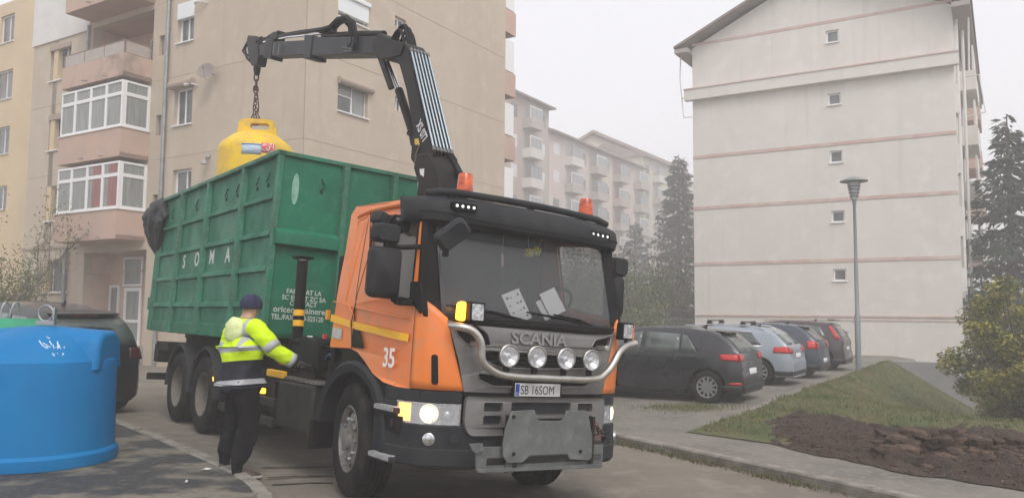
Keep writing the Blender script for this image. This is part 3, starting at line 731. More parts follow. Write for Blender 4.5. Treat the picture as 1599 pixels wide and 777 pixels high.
# second, far lamp seen between the truck and the cars
lp2 = onY(984, 400, 48); g2 = gh(lp2.x, lp2.y)
SL2 = empty('street_lamp', (lp2.x, lp2.y, g2), 0, 'faint hazy street lamp post beyond the orange truck mirror', 'street lamp')
h2 = onY(984, 388, 48).z-g2
b = MB(); b.lathe([(0, 0), (.08, 0), (.05, 2), (.045, h2), (0, h2)], n=8); b.build('post', m_lamp, SL2, smooth=35)
b = MB(); b.lathe([(0, h2), (.3, h2-.02), (.12, h2+.1), (0, h2+.12)], n=12); b.build('lamp_hood', m_lamp, SL2, smooth=35)

# ================================================================ trees
m_bark = mat('bark', (.09, .075, .06), .95, c2=(.05, .045, .04), ns=12, bump=.6, bs=30)
def leafmat(n, c, c2, c3): 
    return mat(n, c, .75, c2=c2, ns=1.4, lo=.4, hi=.62, det=3, c3=c3, ns3=5.)
def limb(b, p, d, L, r, lvl, tips, spread=.6, up=.15):
    pts = [p]; q = p.copy(); dd = d.copy()
    for i in range(4):
        dd = (dd+Vector((random.uniform(-1, 1), random.uniform(-1, 1), random.uniform(-.6, 1)*1))*.16+Vector((0, 0, up*.3))).normalized(); q = q+dd*(L/4); pts.append(q.copy())
        if lvl > 0 and i >= 1:
            for _ in range(2):
                nd = (dd+Vector((random.uniform(-1, 1), random.uniform(-1, 1), random.uniform(-.5, .8)))*spread).normalized(); limb(b, q, nd, L*random.uniform(.5, .7), r*.5, lvl-1, tips, spread, up)
        elif lvl == 0: tips.append((q.copy(), dd.copy()))
    b.tube(pts, [r, r*.85, r*.7, r*.5, r*.3], 6 if lvl else 4)
def leaves(b, tips, n, s, rad, droop=0):
    for _ in range(n):
        q, dd = random.choice(tips); c = q+Vector((random.gauss(0, rad), random.gauss(0, rad), random.gauss(-droop, rad)))
        a = Vector((random.gauss(0, 1), random.gauss(0, 1), random.gauss(0, 1))).normalized(); t = a.orthogonal().normalized(); t = Matrix.Rotation(random.uniform(0, 6.28), 3, a) @ t; u = a.cross(t)
        k = s*random.uniform(.6, 1.3)
        b.add([c-t*k*.5, c+u*k*.28, c+t*k*.5, c-u*k*.28], [(0, 1, 2, 3)])
def broadleaf(loc, h, r, ms, nl, ls, label, cat='tree', name='tree', seed=1, lvl=2, stems=1, rad=.22, group=None, spread=.6, bare=.25):
    random.seed(seed); e = empty(name, loc, 0, label, cat, group); tb = MB(); tips = []
    for k in range(stems):
        d0 = Vector((random.uniform(-.5, .5), random.uniform(-.5, .5), 1)).normalized() if stems > 1 else Vector((.03, .02, 1)).normalized()
        st = Vector((random.uniform(-.2, .2), random.uniform(-.2, .2), -.1)) if stems > 1 else Vector((0, 0, -.1))
        p1 = st+d0*h*bare; tb.tube([st, st.lerp(p1, .5)+Vector((.02, .02, 0)), p1], [r*.04+.03, r*.034+.025, r*.03+.02], 8)
        n0 = 5 if stems > 1 else 8
        for i in range(n0):
            a = 6.28*i/n0+random.uniform(-.3, .3); el = random.uniform(.25, 1.25); d = Vector((math.cos(a)*math.cos(el), math.sin(a)*math.cos(el), math.sin(el)))
            L = lerp(r, h*(1-bare), math.sin(el)**1.5)*random.uniform(.65, .85)
            limb(tb, p1-d0*random.uniform(0, h*bare*.4), d, L, r*.018+.015, lvl-1, tips, spread)
    tb.build('trunk', m_bark, e, smooth=60)
    lb = MB(); leaves(lb, tips, nl, ls, rad); lb.build('crown', ms, e, fix=False)
    return e
def clumpy(loc, h, r, ms, nc, nl, ls, label, cat='tree', name='tree', seed=1, cr=.42, low=.12, group=None):
    """limbs running to leaf clumps spread through an uneven crown"""
    random.seed(seed); e = empty(name, loc, 0, label, cat, group); tb = MB(); lb = MB(); cl = []
    while len(cl) < nc:
        q = Vector((random.uniform(-1, 1), random.uniform(-1, 1), random.uniform(-1, 1)))
        if q.length > 1 or q.length < .35 and random.random() < .6: continue
        k = .78+.3*noise.noise(q*2.1+Vector((seed, 0, 0)))
        cl.append(Vector((q.x*r*k, q.y*r*k, h*(low+(1-low)*.5)+q.z*h*(1-low)*.5*k*(1.05 if q.z > 0 else 1))))
    for st in range(5):
        a = st*1.26; tb.tube([(.12*math.cos(a), .12*math.sin(a), -.3), (.3*math.cos(a), .3*math.sin(a), h*.18), (.55*r*.5*math.cos(a), .55*r*.5*math.sin(a), h*.45)], [.06, .05, .035], 6)
    for c in cl:
        a = math.atan2(c.y, c.x); p0 = Vector((.3*math.cos(a), .3*math.sin(a), min(h*.25, c.z*.6))); tb.tube([p0, p0.lerp(c, .5)+Vector((0, 0, .12)), c], [.028, .018, .006], 5)
        R = cr*random.uniform(.6, 1.25); sq = random.uniform(.55, .9)
        for _ in range(int(nl/nc)):
            d = Vector((random.gauss(0, 1), random.gauss(0, 1), random.gauss(0, 1))).normalized()*R*random.random()**.45; d.z *= sq
            p = c+d+Vector((0, 0, -.1*d.length)); nrm = Vector((random.gauss(0, .6), random.gauss(0, .6), 1)).normalized(); t = nrm.orthogonal().normalized(); t = Matrix.Rotation(random.uniform(0, 6.28), 3, nrm) @ t; u = nrm.cross(t); k = ls*random.uniform(.6, 1.3)
            lb.add([p-t*k*.5, p+u*k*.26-nrm*k*.06, p+t*k*.5-nrm*k*.12, p-u*k*.26-nrm*k*.06], [(0, 1, 2, 3)])
    tb.build('trunk', m_bark, e, smooth=60); lb.build('crown', ms, e, fix=False); return e
def spruce(loc, h, r, ms, label, seed=1, nb=150, dens=1., group=None, leaf=.32):
    random.seed(seed); e = empty('spruce_tree', loc, 0, label, 'tree', group); tb = MB(); tb.tube([(0, 0, -.3), (0, 0, h*.5), (0, 0, h)], [r*.07, r*.045, .02], 8)
    lb = MB()
    for i in range(nb):
        t = (i/nb)**.85; z = lerp(h*.06, h*.985, t); L = r*(1-t)**.8*random.uniform(.5, 1.12)+.12; a = i*2.399+random.uniform(-.3, .3)
        d = Vector((math.cos(a), math.sin(a), 0)); pts = []; jz = random.uniform(-.25, .25); dr = random.uniform(.15, .42)
        for k in range(7):
            s = k/6; pts.append(Vector((d.x*L*s, d.y*L*s, z+jz-L*dr*math.sin(s*2.2)+L*.16*s*s)))
        tb.tube(pts, [.035*(1-k/7)*r/3+.008 for k in range(7)], 4)
        sd = Vector((-d.y, d.x, 0))
        n = int(L*22*dens)+5
        for _ in range(n):
            s = random.random()**.7; k = s*6; i0 = min(5, int(k)); c = pts[i0].lerp(pts[i0+1], k-i0)
            off = random.gauss(0, .16+.16*L*(1-s)); c = c+sd*off+Vector((0, 0, random.gauss(-.10, .07)))
            q = leaf*random.uniform(.6, 1.2); v = (d*random.uniform(.2, 1)+sd*(1 if off > 0 else -1)*random.uniform(.1, 1)+Vector((0, 0, random.uniform(-.9, .1)))).normalized(); w_ = v.cross(Vector((random.gauss(0, 1), random.gauss(0, 1), random.gauss(0, 1)))).normalized()
            lb.add([c, c+v*q*.5+w_*q*.16, c+v*q, c+v*q*.5-w_*q*.16], [(0, 1, 2, 3)])
    tb.build('trunk', m_bark, e, smooth=60); lb.build('crown', ms, e, fix=False); return e
m_spr = leafmat('spruce_needles', (.03, .05, .03), (.05, .075, .045), (.02, .032, .02))
m_aut = leafmat('autumn_leaves', (.24, .22, .035), (.12, .145, .03), (.42, .32, .04))
m_green = leafmat('bush_leaves', (.08, .11, .035), (.13, .14, .05), (.05, .08, .03))
m_small = leafmat('sparse_leaves', (.12, .14, .05), (.2, .17, .06), (.07, .1, .04))
def base(px, Y): q = onY(px, 500, Y); return (q.x, q.y, gh(q.x, q.y))
# spruce right
bx = base(1585, 36); hh = onY(1578, 178, 36).z-bx[2]; spruce(bx, hh, 4.0, m_spr, 'tall dark spruce at the right edge of the picture', 3, 150, 1.5, leaf=.42)
bx = base(1668, 40); spruce(bx, 9, 3.6, m_spr, 'spruce half outside the right edge, behind the taller one', 5, 130, 1.)
bx = base(1062, 72); hh = onY(1062, 240, 72).z-bx[2]; spruce(bx, hh, 4.4, m_spr, 'hazy spruce against the left edge of the cream block', 8, 170, 1.0, leaf=.5)
bx = base(992, 84); spruce(bx, onY(992, 345, 84).z-bx[2], 3.6, m_spr, 'faint smaller spruce in the haze behind the truck mirror', 9, 120, .8, leaf=.5)
# autumn bush right
bx = base(1622, 20.5)
clumpy(bx, onY(1590, 408, 20.5).z-bx[2], 2.5, m_aut, 150, 56000, .115, 'yellow green autumn tree by the concrete wall at the right', 'tree', 'tree', 4, .42, .10)
bx = base(1600, 24.5)
clumpy(bx, onY(1600, 500, 24.5).z-bx[2], 1.6, m_green, 45, 14000, .12, 'low dark green bush under the autumn tree', 'bush', 'bush', 14, .36, .05)
# bushes in the centre haze
for (px, Y, ty, r, sd, lb_) in ((1012, 44, 400, 2.2, 21, 'hazy leafy bush left of the hazy spruce'), (975, 40, 425, 1.8, 22, 'pale hazy bush just behind the truck cab'), (1040, 52, 430, 2.2, 23, 'hazy bush at the foot of the far spruce')):
    bx = base(px, Y); broadleaf(bx, onY(px, ty, Y).z-bx[2], r, m_green, 5000, .17, lb_, 'bush', 'bush', sd, 2, 3, .3, None, .7, .15)
for (px, Y, ty, r, sd) in ((925, 46, 390, 2.6, 31), (890, 50, 400, 2.8, 32)):
    bx = base(px, Y); broadleaf(bx, onY(px, ty, Y).z-bx[2], r, m_green, 4500, .2, {31: 'hazy bush seen through the right side window of the truck cab', 32: 'hazy bush hidden mostly behind the truck cab'}[sd], 'bush', 'bush', sd, 2, 3, .32, None, .7, .12)
# thin tree at the far left
bx = base(14, 27); broadleaf(bx, onY(14, 300, 27).z-bx[2], .95, m_small, 6500, .10, 'thin half bare tree at the left edge before the yellow block', 'tree', 'tree', 41, 3, 2, .2, None, .6, .22)
# ================================================================ haze
b = MB(); b.box(-120, 120, -12, 175, -12, 24)
hz_ = b.build('haze', None); hz_.data.materials.clear()
mh = bpy.data.materials.new('haze'); mh.use_nodes = True; t = mh.node_tree; t.nodes.clear()
pv = t.nodes.new('ShaderNodeVolumePrincipled'); pv.inputs['Density'].default_value = HAZE; pv.inputs['Color'].default_value = (.97, .955, .95, 1); pv.inputs['Anisotropy'].default_value = .0
ou = t.nodes.new('ShaderNodeOutputMaterial'); t.links.new(pv.outputs[0], ou.inputs['Volume'])
hz_.data.materials.append(mh); hz_['kind'] = 'stuff'; hz_['label'] = 'pale grey morning fog filling the street'
# ================================================================ cars
m_tyre = mat('tyre_rubber', (.013, .013, .014), .85, c2=(.045, .040, .035), ns=5, lo=.45, hi=.75, bump=.3, bs=60, spec=.12)
m_arch = mat('arch_black', (.012, .012, .013), .9)
m_carglass = mat('car_glass', (.07, .085, .082), .06, c2=(.12, .14, .135), ns=2.2, det=2, spec=.8)  # lighter greenish tint stands in for sky reflected in the glass
m_alloy = mat('alloy_silver', (.5, .51, .53), .35, .8)
m_red = mat('tail_light_red', (.50, .015, .012), .18, coat=.5)
m_redd = mat('tail_light_dark', (.06, .006, .006), .2, coat=.5)
m_blk = mat('black_trim', (.025, .025, .027), .5)
m_chrome = mat('chrome', (.72, .72, .72), .15, 1.)
m_platew = mat('plate_white', (.75, .75, .75), .45)
m_seamd = mat('panel_gap', (.01, .01, .01), .9)
def car(spec, loc, rz, label, paint, group=None, name='parked_car'):
    L, Wd = spec['L'], spec['W']/2; top = spec['top']; belt = spec['belt']; wr = spec.get('wr', .315); xr, xf = spec['xr'], spec['xf']; taper = spec.get('taper', .2)
    e = empty(name, loc, rz, label, 'car', group)
    tx = [p[0] for p in top]; tzz = [p[1] for p in top]
    zt = lambda x: interp(x, tx, tzz)
    def hw(x): return Wd*interp(x, [0, .05, .15, .35, .7, L-1.0, L-.5, L-.15, L], [.80, .87, .94, .985, 1, 1, .96, .86, .7])
    zb = .2
    def yz(x, z):
        h = hw(x)
        if z <= belt: return h*interp(z, [zb, zb+.08, .45, .65, belt-.1, belt], [.9, .97, 1, 1, .985, .955])
        return h*(.955-taper*(z-belt)/.52-.0)
    def sec(x):
        t = zt(x); b_ = min(belt, t-.05); h = hw(x); P = [(0, zb), (h*.85, zb), (yz(x, zb+.08), zb+.08)]
        for q in (.32, .55, .78, 1.): z = lerp(zb+.08, b_, q); P.append((yz(x, z), z))
        g = t-b_; P += [(yz(x, b_+g*.3), b_+g*.3), (yz(x, b_+g*.6), b_+g*.6), (yz(x, b_+g*.85)-.01, b_+g*.85), (yz(x, t)-.07, t-.01*min(1, g*4)), (h*.4, t+.008), (0, t+.012)]
        return P
    xs = sorted(set([round(x, 3) for x in tx]+[L*i/46 for i in range(47)]+[.02, .05, .09]))
    rings = [sec(x) for x in xs]; n = len(rings[0])
    b = MB(); vs = []
    for x, R in zip(xs, rings):
        xx = x
        vs += [(xx, -y, z) for y, z in R[::-1]][:-1]+[(xx, y, z) for y, z in R]
    k = 2*n-1; fs = []
    for i in range(len(xs)-1):
        for j in range(k): fs.append((i*k+j, i*k+(j+1) % k, (i+1)*k+(j+1) % k, (i+1)*k+j))
    fs += [tuple(range(k))[::-1], tuple((len(xs)-1)*k+j for j in range(k))]
    b.add(vs, fs)
    body = b.build('body', paint, e, weld=True)
    cut = MB()
    for x in (xr, xf):
        cut.lathe([(0, 1.2), (wr+.06, 1.2), (wr+.06, -1.2), (0, -1.2)], lambda p, q, h: (x+p, h, wr+q+.01), 30)
    c = cut.build('cutter', m_arch, e, weld=True); c.parent = None; body.parent = None
    md = body.modifiers.new('b', 'BOOLEAN'); md.object = c; md.solver = 'EXACT'
    bake(body); bpy.data.objects.remove(c); body.parent = e
    body.data.shade_smooth(); body.data.set_sharp_from_angle(angle=R_(32))
    if not body.data.materials: body.data.materials.append(paint)
    # wheel wells
    b = MB()
    for x in (xr, xf): b.lathe([(0, Wd-.3), (wr+.058, Wd-.3), (wr+.058, -Wd+.3), (0, -Wd+.3)], lambda p, q, h: (x+p, h, wr+q+.01), 24)
    b.box(.4, L-.4, -Wd*.86, Wd*.86, .16, .4)
    b.build('underbody', m_arch, e)
    def side(P, m, nm, off=.006, par=e, sides=(1,), nsub=6):
        """P: 4 corners (x,z) bl, br, tr, tl"""
        for sg in sides:
            q = MB()
            def fn(u, v):
                x = lerp(lerp(P[0][0], P[1][0], u), lerp(P[3][0], P[2][0], u), v); z = lerp(lerp(P[0][1], P[1][1], u), lerp(P[3][1], P[2][1], u), v)
                return (x, sg*(yz(x, z)+off), z)
            q.grid(fn, nsub, 3); o = q.build(nm, m, par, smooth=60, fix=False, solid=.004)
    xt = lambda z: interp(z, [p[1] for p in spec['rear']], [p[0] for p in spec['rear']])
    def rear(P, m, nm, off=.008, par=e, nsub=4):
        q = MB()
        def fn(u, v):
            y = lerp(lerp(P[0][0], P[1][0], u), lerp(P[3][0], P[2][0], u), v); z = lerp(lerp(P[0][1], P[1][1], u), lerp(P[3][1], P[2][1], u), v)
            return (xt(z)-off, y, z)
        q.grid(fn, 6, nsub); q.build(nm, m, par, smooth=60, fix=False, solid=.003)
    for P in spec['side']: side(P, m_carglass, 'side_window', sides=(1, -1))
    for P in spec.get('chrome', ()): side(P, m_chrome, 'window_trim', .01)
    rear(spec['rwin'], m_carglass, 'rear_window', .012)
    for (P, mm) in spec['tail']: side(P, {'r': m_red, 'd': m_redd}[mm], 'tail_light', .012, sides=(1, -1))
    for (P, mm) in spec.get('tailr', ()):
        rear(P, {'r': m_red, 'd': m_redd}[mm], 'tail_light', .014); rear([(-p[0], p[1]) for p in (P[1], P[0], P[3], P[2])], {'r': m_red, 'd': m_redd}[mm], 'tail_light', .014)
    if 'plate' in spec: z = spec['plate']; rear([(.26, z), (-.26, z), (-.26, z+.11), (.26, z+.11)], m_platew, 'number_plate', .016)
    for P in spec.get('seams', ()):
        for a, c_ in zip(P[:-1], P[1:]):
            q = MB(); pts = [(lerp(a[0], c_[0], k/4), lerp(a[1], c_[1], k/4)) for k in range(5)]
            q.tube([(x, yz(x, z)+.001, z) for x, z in pts], .0045, 5); q.build('panel_gap', m_seamd, e)
    for (x, z) in spec.get('handles', ()):
        q = MB(); q.box(x-.1, x+.1, yz(x, z), yz(x, z)+.03, z-.015, z+.015); q.build('door_handle', paint if spec.get('hb', 1) else m_blk, e, bevel=.01)
    if 'sill' in spec: side(spec['sill'], m_blk, 'sill_trim', .01, sides=(1, -1))
    if spec.get('bumper'):
        P = spec['bumper']; side(P, m_blk, 'bumper_trim', .012, sides=(1, -1)); rear([(.75, P[0][1]), (-.75, P[0][1]), (-.75, P[3][1]), (.75, P[3][1])], m_blk, 'bumper_trim', .012)
    q = MB(); q.box(L-1.75, L-1.6, Wd*.9, Wd+.17, belt-.0, belt+.12); q.build('wing_mirror', paint, e, bevel=.03)
    if spec.get('spoiler'):
        x, z = spec['spoiler']; q = MB(); q.prism([(x-.12, z-.03), (x+.1, z-.015), (x+.1, z+.02), (x-.1, z)], lambda p, r_, t: (p, t, r_), -.55, .55); q.build('spoiler', paint, e, bevel=.01)
    if spec.get('rails'):
        for sg in (1, -1):
            q = MB(); q.tube([(.7, sg*(yz(.7, 1.36)-.03), zt(.7)-.02), (.9, sg*(yz(.9, 1.38)-.05), zt(.9)+.035), (1.8, sg*(yz(1.8, 1.4)-.07), zt(1.8)+.04), (2.7, sg*(yz(2.7, 1.4)-.07), zt(2.7)+.03), (2.85, sg*(yz(2.8, 1.4)-.07), zt(2.85)-.01)], .016, 8); q.build('roof_rail', m_chrome if spec['rails'] == 1 else m_blk, e, smooth=50)
    if spec.get('bars'):
        for x in (1.25, 2.1):
            q = MB(); q.box(x-.03, x+.03, -.6, .6, zt(x)+.1, zt(x)+.13)
            for sg in (1, -1): q.prism([(x-.09, zt(x)+.0), (x+.09, zt(x)+.0), (x+.04, zt(x)+.12), (x-.04, zt(x)+.12)], lambda p, r_, t: (p, t, r_), sg*.5-.04, sg*.5+.04)
            q.build('roof_bar', m_blk, e)
    q = MB(); q.prism([(.95, zt(.95)), (1.08, zt(1.08)), (.93, zt(.95)+.09)], lambda p, r_, t: (p, t, r_), -.012, .012) if spec.get('fin', 1) else None
    if spec.get('fin', 1): q.build('antenna', m_blk, e)
    # wheels
    for x in (xr, xf):
        for sg in (1, -1):
            fn = lambda p, q_, h: (x+p, sg*(Wd-.11+h), wr+q_)
            q = MB(); q.lathe([(wr*.64, .09), (wr*.72, .105), (wr*.9, .1), (wr, .07), (wr, -.09), (wr*.9, -.11), (wr*.64, -.09)], fn, 30); ty = q.build('wheel', m_tyre, e, smooth=40)
            q = MB(); q.lathe([(wr*.65, .092), (wr*.63, .06), (wr*.6, .02), (0, .02)], fn, 30); q.build('rim_back', m_blk, ty, smooth=40)
            q = MB(); q.lathe([(wr*.66, .088), (wr*.655, .103), (wr*.60, .1), (wr*.585, .07)], fn, 30)
            ns = spec.get('spokes', 7)
            for k in range(ns):
                a = 2*math.pi*k/ns; ca, sa = math.cos(a), math.sin(a)
                q.prism([(.04, -.03), (wr*.6, -.016 if ns > 8 else -.03), (wr*.6, .016 if ns > 8 else .03), (.04, .03)], lambda p, r_, t: fn(p*ca-r_*sa, p*sa+r_*ca, t), .06, .095)
            q.lathe([(0, .105), (.05, .102), (.06, .07)], fn, 14)
            q.build('rim', m_alloy, ty, smooth=40)
    return e
def paint(n, c, r=.28, dirt=(.1, .09, .075)):
    return mat(n, c, r, .25, c2=tuple(lerp(a, b_, .09) for a, b_ in zip(c, dirt)), ns=1.5, coat=.6, rv=.25)
golf = dict(L=4.26, W=1.80, belt=.93, xr=.68, xf=3.43, top=[(0, .52), (.03, .60), (.05, .86), (.09, 1.0), (.3, 1.2), (.5, 1.365), (.62, 1.40), (1.1, 1.455), (1.9, 1.475), (2.5, 1.42), (2.9, 1.22), (3.25, 1.03), (3.4, .98), (4.0, .82), (4.2, .66), (4.26, .5)],
    rear=[(.0, .2), (-.0, .5), (.03, .6), (.05, .86), (.09, 1.0), (.3, 1.2), (.5, 1.365)], rwin=[(.62, 1.0), (-.62, 1.0), (-.52, 1.34), (.52, 1.34)],
    side=[[(.88, .97), (1.22, .965), (1.22, 1.32), (1.12, 1.31)], [(1.26, .965), (2.0, .955), (1.98, 1.375), (1.26, 1.335)], [(2.1, .955), (3.06, .955), (2.62, 1.28), (2.06, 1.38)]],
    tail=[([(.04, .83), (.40, .85), (.44, .955), (.07, .96)], 'r'), ([(.03, .38), (.25, .38), (.25, .42), (.03, .42)], 'r')], tailr=[([(.82, .83), (.52, .85), (.54, .95), (.8, .96)], 'r')], plate=.56,
    seams=[[(2.05, .35), (2.05, .93)], [(1.25, .93), (1.2, .7), (1.12, .58), (1.15, .35), (2.05, .35)], [(2.05, .35), (3.1, .35), (3.15, .9)]], handles=[(1.36, .82), (2.2, .8)], spoiler=(.5, 1.39), spokes=11, sill=[(1.15, .2), (3.05, .2), (3.05, .27), (1.15, .27)], bumper=[(.02, .26), (.4, .26), (.4, .36), (.02, .36)])
avant = dict(golf, L=4.6, W=1.78, belt=.92, xr=.78, xf=3.6, top=[(0, .55), (.04, .64), (.06, .84), (.13, .96), (.45, 1.25), (.62, 1.345), (.8, 1.37), (1.4, 1.415), (2.1, 1.43), (2.7, 1.38), (3.2, 1.13), (3.45, .99), (4.2, .84), (4.5, .68), (4.6, .5)],
    rear=[(.0, .2), (-.0, .5), (.04, .64), (.06, .84), (.13, .96), (.45, 1.25), (.62, 1.345)], rwin=[(.62, .98), (-.62, .98), (-.5, 1.3), (.5, 1.3)],
    side=[[(.72, .97), (1.35, .95), (1.35, 1.28), (.98, 1.255)], [(1.4, .95), (2.15, .94), (2.13, 1.33), (1.4, 1.29)], [(2.25, .94), (3.2, .94), (2.75, 1.24), (2.2, 1.33)]], chrome=[[(.66, .94), (3.2, .91), (3.2, .94), (.7, .965)], [(.98, 1.26), (2.2, 1.335), (2.2, 1.355), (.94, 1.28)]],
    tail=[([(.05, .78), (.44, .80), (.42, .93), (.12, .94)], 'r')], tailr=[([(.8, .78), (.5, .78), (.5, .93), (.78, .93)], 'r')], plate=.66, spokes=9, rails=1, bars=1, spoiler=None, seams=[[(2.2, .35), (2.2, .9)], [(1.4, .9), (1.36, .65), (1.32, .4), (2.2, .35)]], handles=[(1.55, .8), (2.4, .79)])
golf5 = dict(golf, rails=None, tail=[([(.04, .80), (.30, .80), (.30, 1.02), (.1, 1.0)], 'r')], tailr=[([(.82, .80), (.56, .8), (.56, .98), (.78, .98)], 'r')], plate=.42, spokes=5)
tall = dict(golf, L=4.5, W=1.82, belt=.98, xr=.70, xf=3.5, wr=.34, top=[(0, .55), (.03, .65), (.05, .95), (.09, 1.05), (.25, 1.35), (.36, 1.52), (.5, 1.57), (1.1, 1.63), (1.9, 1.65), (2.5, 1.58), (3.0, 1.3), (3.35, 1.1), (4.1, .95), (4.4, .75), (4.5, .5)],
    rear=[(.0, .2), (-.0, .5), (.03, .65), (.05, .95), (.09, 1.05), (.25, 1.35), (.36, 1.52)], rwin=[(.62, 1.08), (-.62, 1.08), (-.52, 1.46), (.52, 1.46)],
    side=[[(.5, 1.08), (1.2, 1.03), (1.2, 1.46), (.7, 1.43)], [(1.26, 1.03), (2.1, 1.02), (2.08, 1.51), (1.26, 1.48)], [(2.2, 1.02), (3.2, 1.02), (2.65, 1.42), (2.15, 1.52)]],
    tail=[([(.1, 1.0), (.24, 1.0), (.46, 1.46), (.37, 1.49)], 'r')], tailr=[([(.76, .84), (.62, .84), (.56, 1.3), (.64, 1.35)], 'd')], plate=.62, spokes=5, spoiler=(.42, 1.56), seams=[], handles=[(1.5, .88)])
tall0 = dict(tall)
HE = math.atan2(E2[1], E2[0])
def park(spec, px, py, z, label, pnt, rz=HE, group='cars parked side by side along the path'):
    p = onz(px, py, z); zz = gh(p.x, p.y)+.1; Wd = spec['W']/2; h = Vector((math.cos(rz), math.sin(rz))); l = Vector((-h.y, h.x)); o = Vector((p.x, p.y))-h*spec['xr']-l*(Wd-.05)
    return car(spec, (o.x, o.y, zz), rz, label, pnt, group)
park(golf, 1105, 627, 0., 'dark grey hatchback parked nearest the truck, right behind its bumper', paint('car_dark_grey', (.018, .019, .025), .2))
park(avant, 1186, 601, 0., 'silver blue estate car with black roof bars', paint('car_silver', (.30, .34, .39)))
park(golf5, 1238, 590, 0., 'dark blue hatchback between the silver estate and the farthest car', paint('car_dark_blue', (.035, .05, .075)))
for k_ in ('top', 'rear'): pass
tall = dict(tall, top=[(x, z*.93) for x, z in tall['top']], rear=[(x, z*.93) for x, z in tall['rear']], rwin=[(x, z*.93) for x, z in tall['rwin']], side=[[(x, z*.93) for x, z in P] for P in tall['side']], belt=.92, tail=[([(.1, .95), (.24, .95), (.46, 1.36), (.37, 1.38)], 'r')], tailr=[([(.76, .8), (.62, .8), (.56, 1.2), (.64, 1.25)], 'd')])
park(tall, 1281, 578, 0., 'dark tall hatchback with tail lights up the rear pillar, farthest in the row', paint('car_dark_plum', (.045, .03, .04)))
# dark car by the corner of the cream block
q = onY(1100, 520, 46); car(dict(tall0, fin=0, top=[(x, z*1.18) for x, z in tall0['top']]), (q.x, q.y, gh(q.x, q.y)+.1), R_(178), 'dark car half hidden at the left corner of the cream block', paint('car_black', (.02, .02, .024)), None)
q = onY(1010, 520, 37); 
# black people carrier behind the blue bin
suv = dict(tall0, L=4.6, W=1.84, belt=.96, top=[(0, .5), (.02, .62), (.03, .9), (.06, 1.02), (.18, 1.25), (.36, 1.45), (.5, 1.52), (1.1, 1.62), (1.9, 1.66), (2.5, 1.6), (3.0, 1.35), (3.45, 1.1), (4.2, .95), (4.5, .75), (4.6, .5)],
    rear=[(.0, .2), (-.0, .5), (.02, .62), (.03, .9), (.06, 1.02), (.18, 1.25), (.36, 1.45)], rwin=[(.74, 1.02), (-.74, 1.02), (-.6, 1.41), (.6, 1.41)],
    tail=[([(.03, .78), (.34, .8), (.36, 1.0), (.08, 1.02)], 'd'), ([(.03, .38), (.12, .38), (.12, .42), (.03, .42)], 'r')], tailr=[([(.82, .80), (.6, .8), (.6, .98), (.78, .98)], 'd'), ([(.22, 1.445), (-.0, 1.445), (-.0, 1.475), (.22, 1.475)], 'r')], spoiler=(.38, 1.50), fin=1, rails=None, bumper=None)
m_suv = paint('car_gloss_black', (.013, .013, .015))
for k_ in ('top', 'rear'): suv[k_] = [(x, z*1.09) for x, z in suv[k_]]
suv['belt'] = 1.03; suv['rwin'] = [(x, z*1.09) for x, z in suv['rwin']]; suv['side'] = [[(x, z*1.09) for x, z in P] for P in suv['side']]
suv['tailr'] = [([(x, z*1.09) for x, z in P], m_) for P, m_ in suv['tailr']]; suv['spoiler'] = (.38, 1.63); suv['bars'] = 0
suv_o = car(suv, (-6.62, 12.85, gh(-6.62, 12.85)), HE, 'black people carrier parked behind the blue bin, rear end showing', m_suv, None)
# ================================================================ truck
TR = empty('truck', mat4=TM, label='orange skip loader truck with black sun visor, headlights lit', cat='truck')
TI = TM.inverted()
def prj(P):
    q = (TM @ Vector(P))-CAM; z = q.dot(_f); return CX_+F_*q.dot(CR)/z, CY_-F_*q.dot(CU)/z
m_or = mat('orange_paint', (.76, .20, .035), .38, c2=(.66, .19, .05), ns=2.2, lo=.5, hi=.8, coat=.3, rv=.25, c3=(.60, .22, .08), ns3=9, streak=(.50, .19, .07))
m_gr = mat('grey_plastic', (.017, .019, .023), .5, c2=(.034, .034, .035), ns=3., bump=.15, bs=150, rv=.15, spec=.2)
m_grm = mat('grey_metallic', (.205, .20, .195), .38, .35, c2=(.16, .155, .15), ns=2.5, coat=.3, rv=.2)
m_black = mat('black_plastic', (.006, .006, .007), .5, c2=(.012, .011, .010), ns=4, spec=.16)
m_frame = mat('chassis_black', (.008, .008, .009), .75, c2=(.035, .030, .025), ns=5, spec=.2)
m_steel = mat('brushed_steel', (.58, .56, .52), .28, .95, c2=(.42, .40, .37), ns=3, rv=.2)
m_galv = mat('galvanised_plate', (.15, .16, .158), .6, .3, c2=(.11, .118, .115), ns=2.5, c3=(.19, .195, .19), ns3=9, rv=.1)
m_yel = mat('yellow_tape', (.85, .45, .02), .45)
m_glassdark = mat('windscreen_glass', (.13, .14, .145), .04, alpha=.30, spec=.9)  # grey base colour lifted to imitate the sky's reflection
m_lens = mat('clear_lens', (.8, .82, .85), .05, alpha=.25, spec=.9)
m_refl = mat('reflector', (.75, .76, .78), .18, .9, c2=(.4, .41, .42), ns=25)
m_orl = mat('amber_lens', (.85, .16, .01), .25, emit=(1, .25, .01), es=.35)
m_orlit = mat('amber_lit', (.9, .25, .02), .3, emit=(1, .33, .02), es=5)
m_low = mat('headlamp_lit', (1, .95, .8), .3, emit=(1, .80, .46), es=6)
m_led = mat('led_white', (.9, .9, .9), .3, emit=(1, 1, 1), es=.9)
PLN = [(0, 0), (-.005, .4), (-.02, .7), (-.045, .85), (-.095, .99), (-.175, 1.10), (-.29, 1.175), (-.42, 1.215), (-.6, 1.225), (-2.0, 1.225)]
_al = [0.]
for i in range(1, len(PLN)): _al.append(_al[-1]+math.hypot(PLN[i][0]-PLN[i-1][0], PLN[i][1]-PLN[i-1][1]))
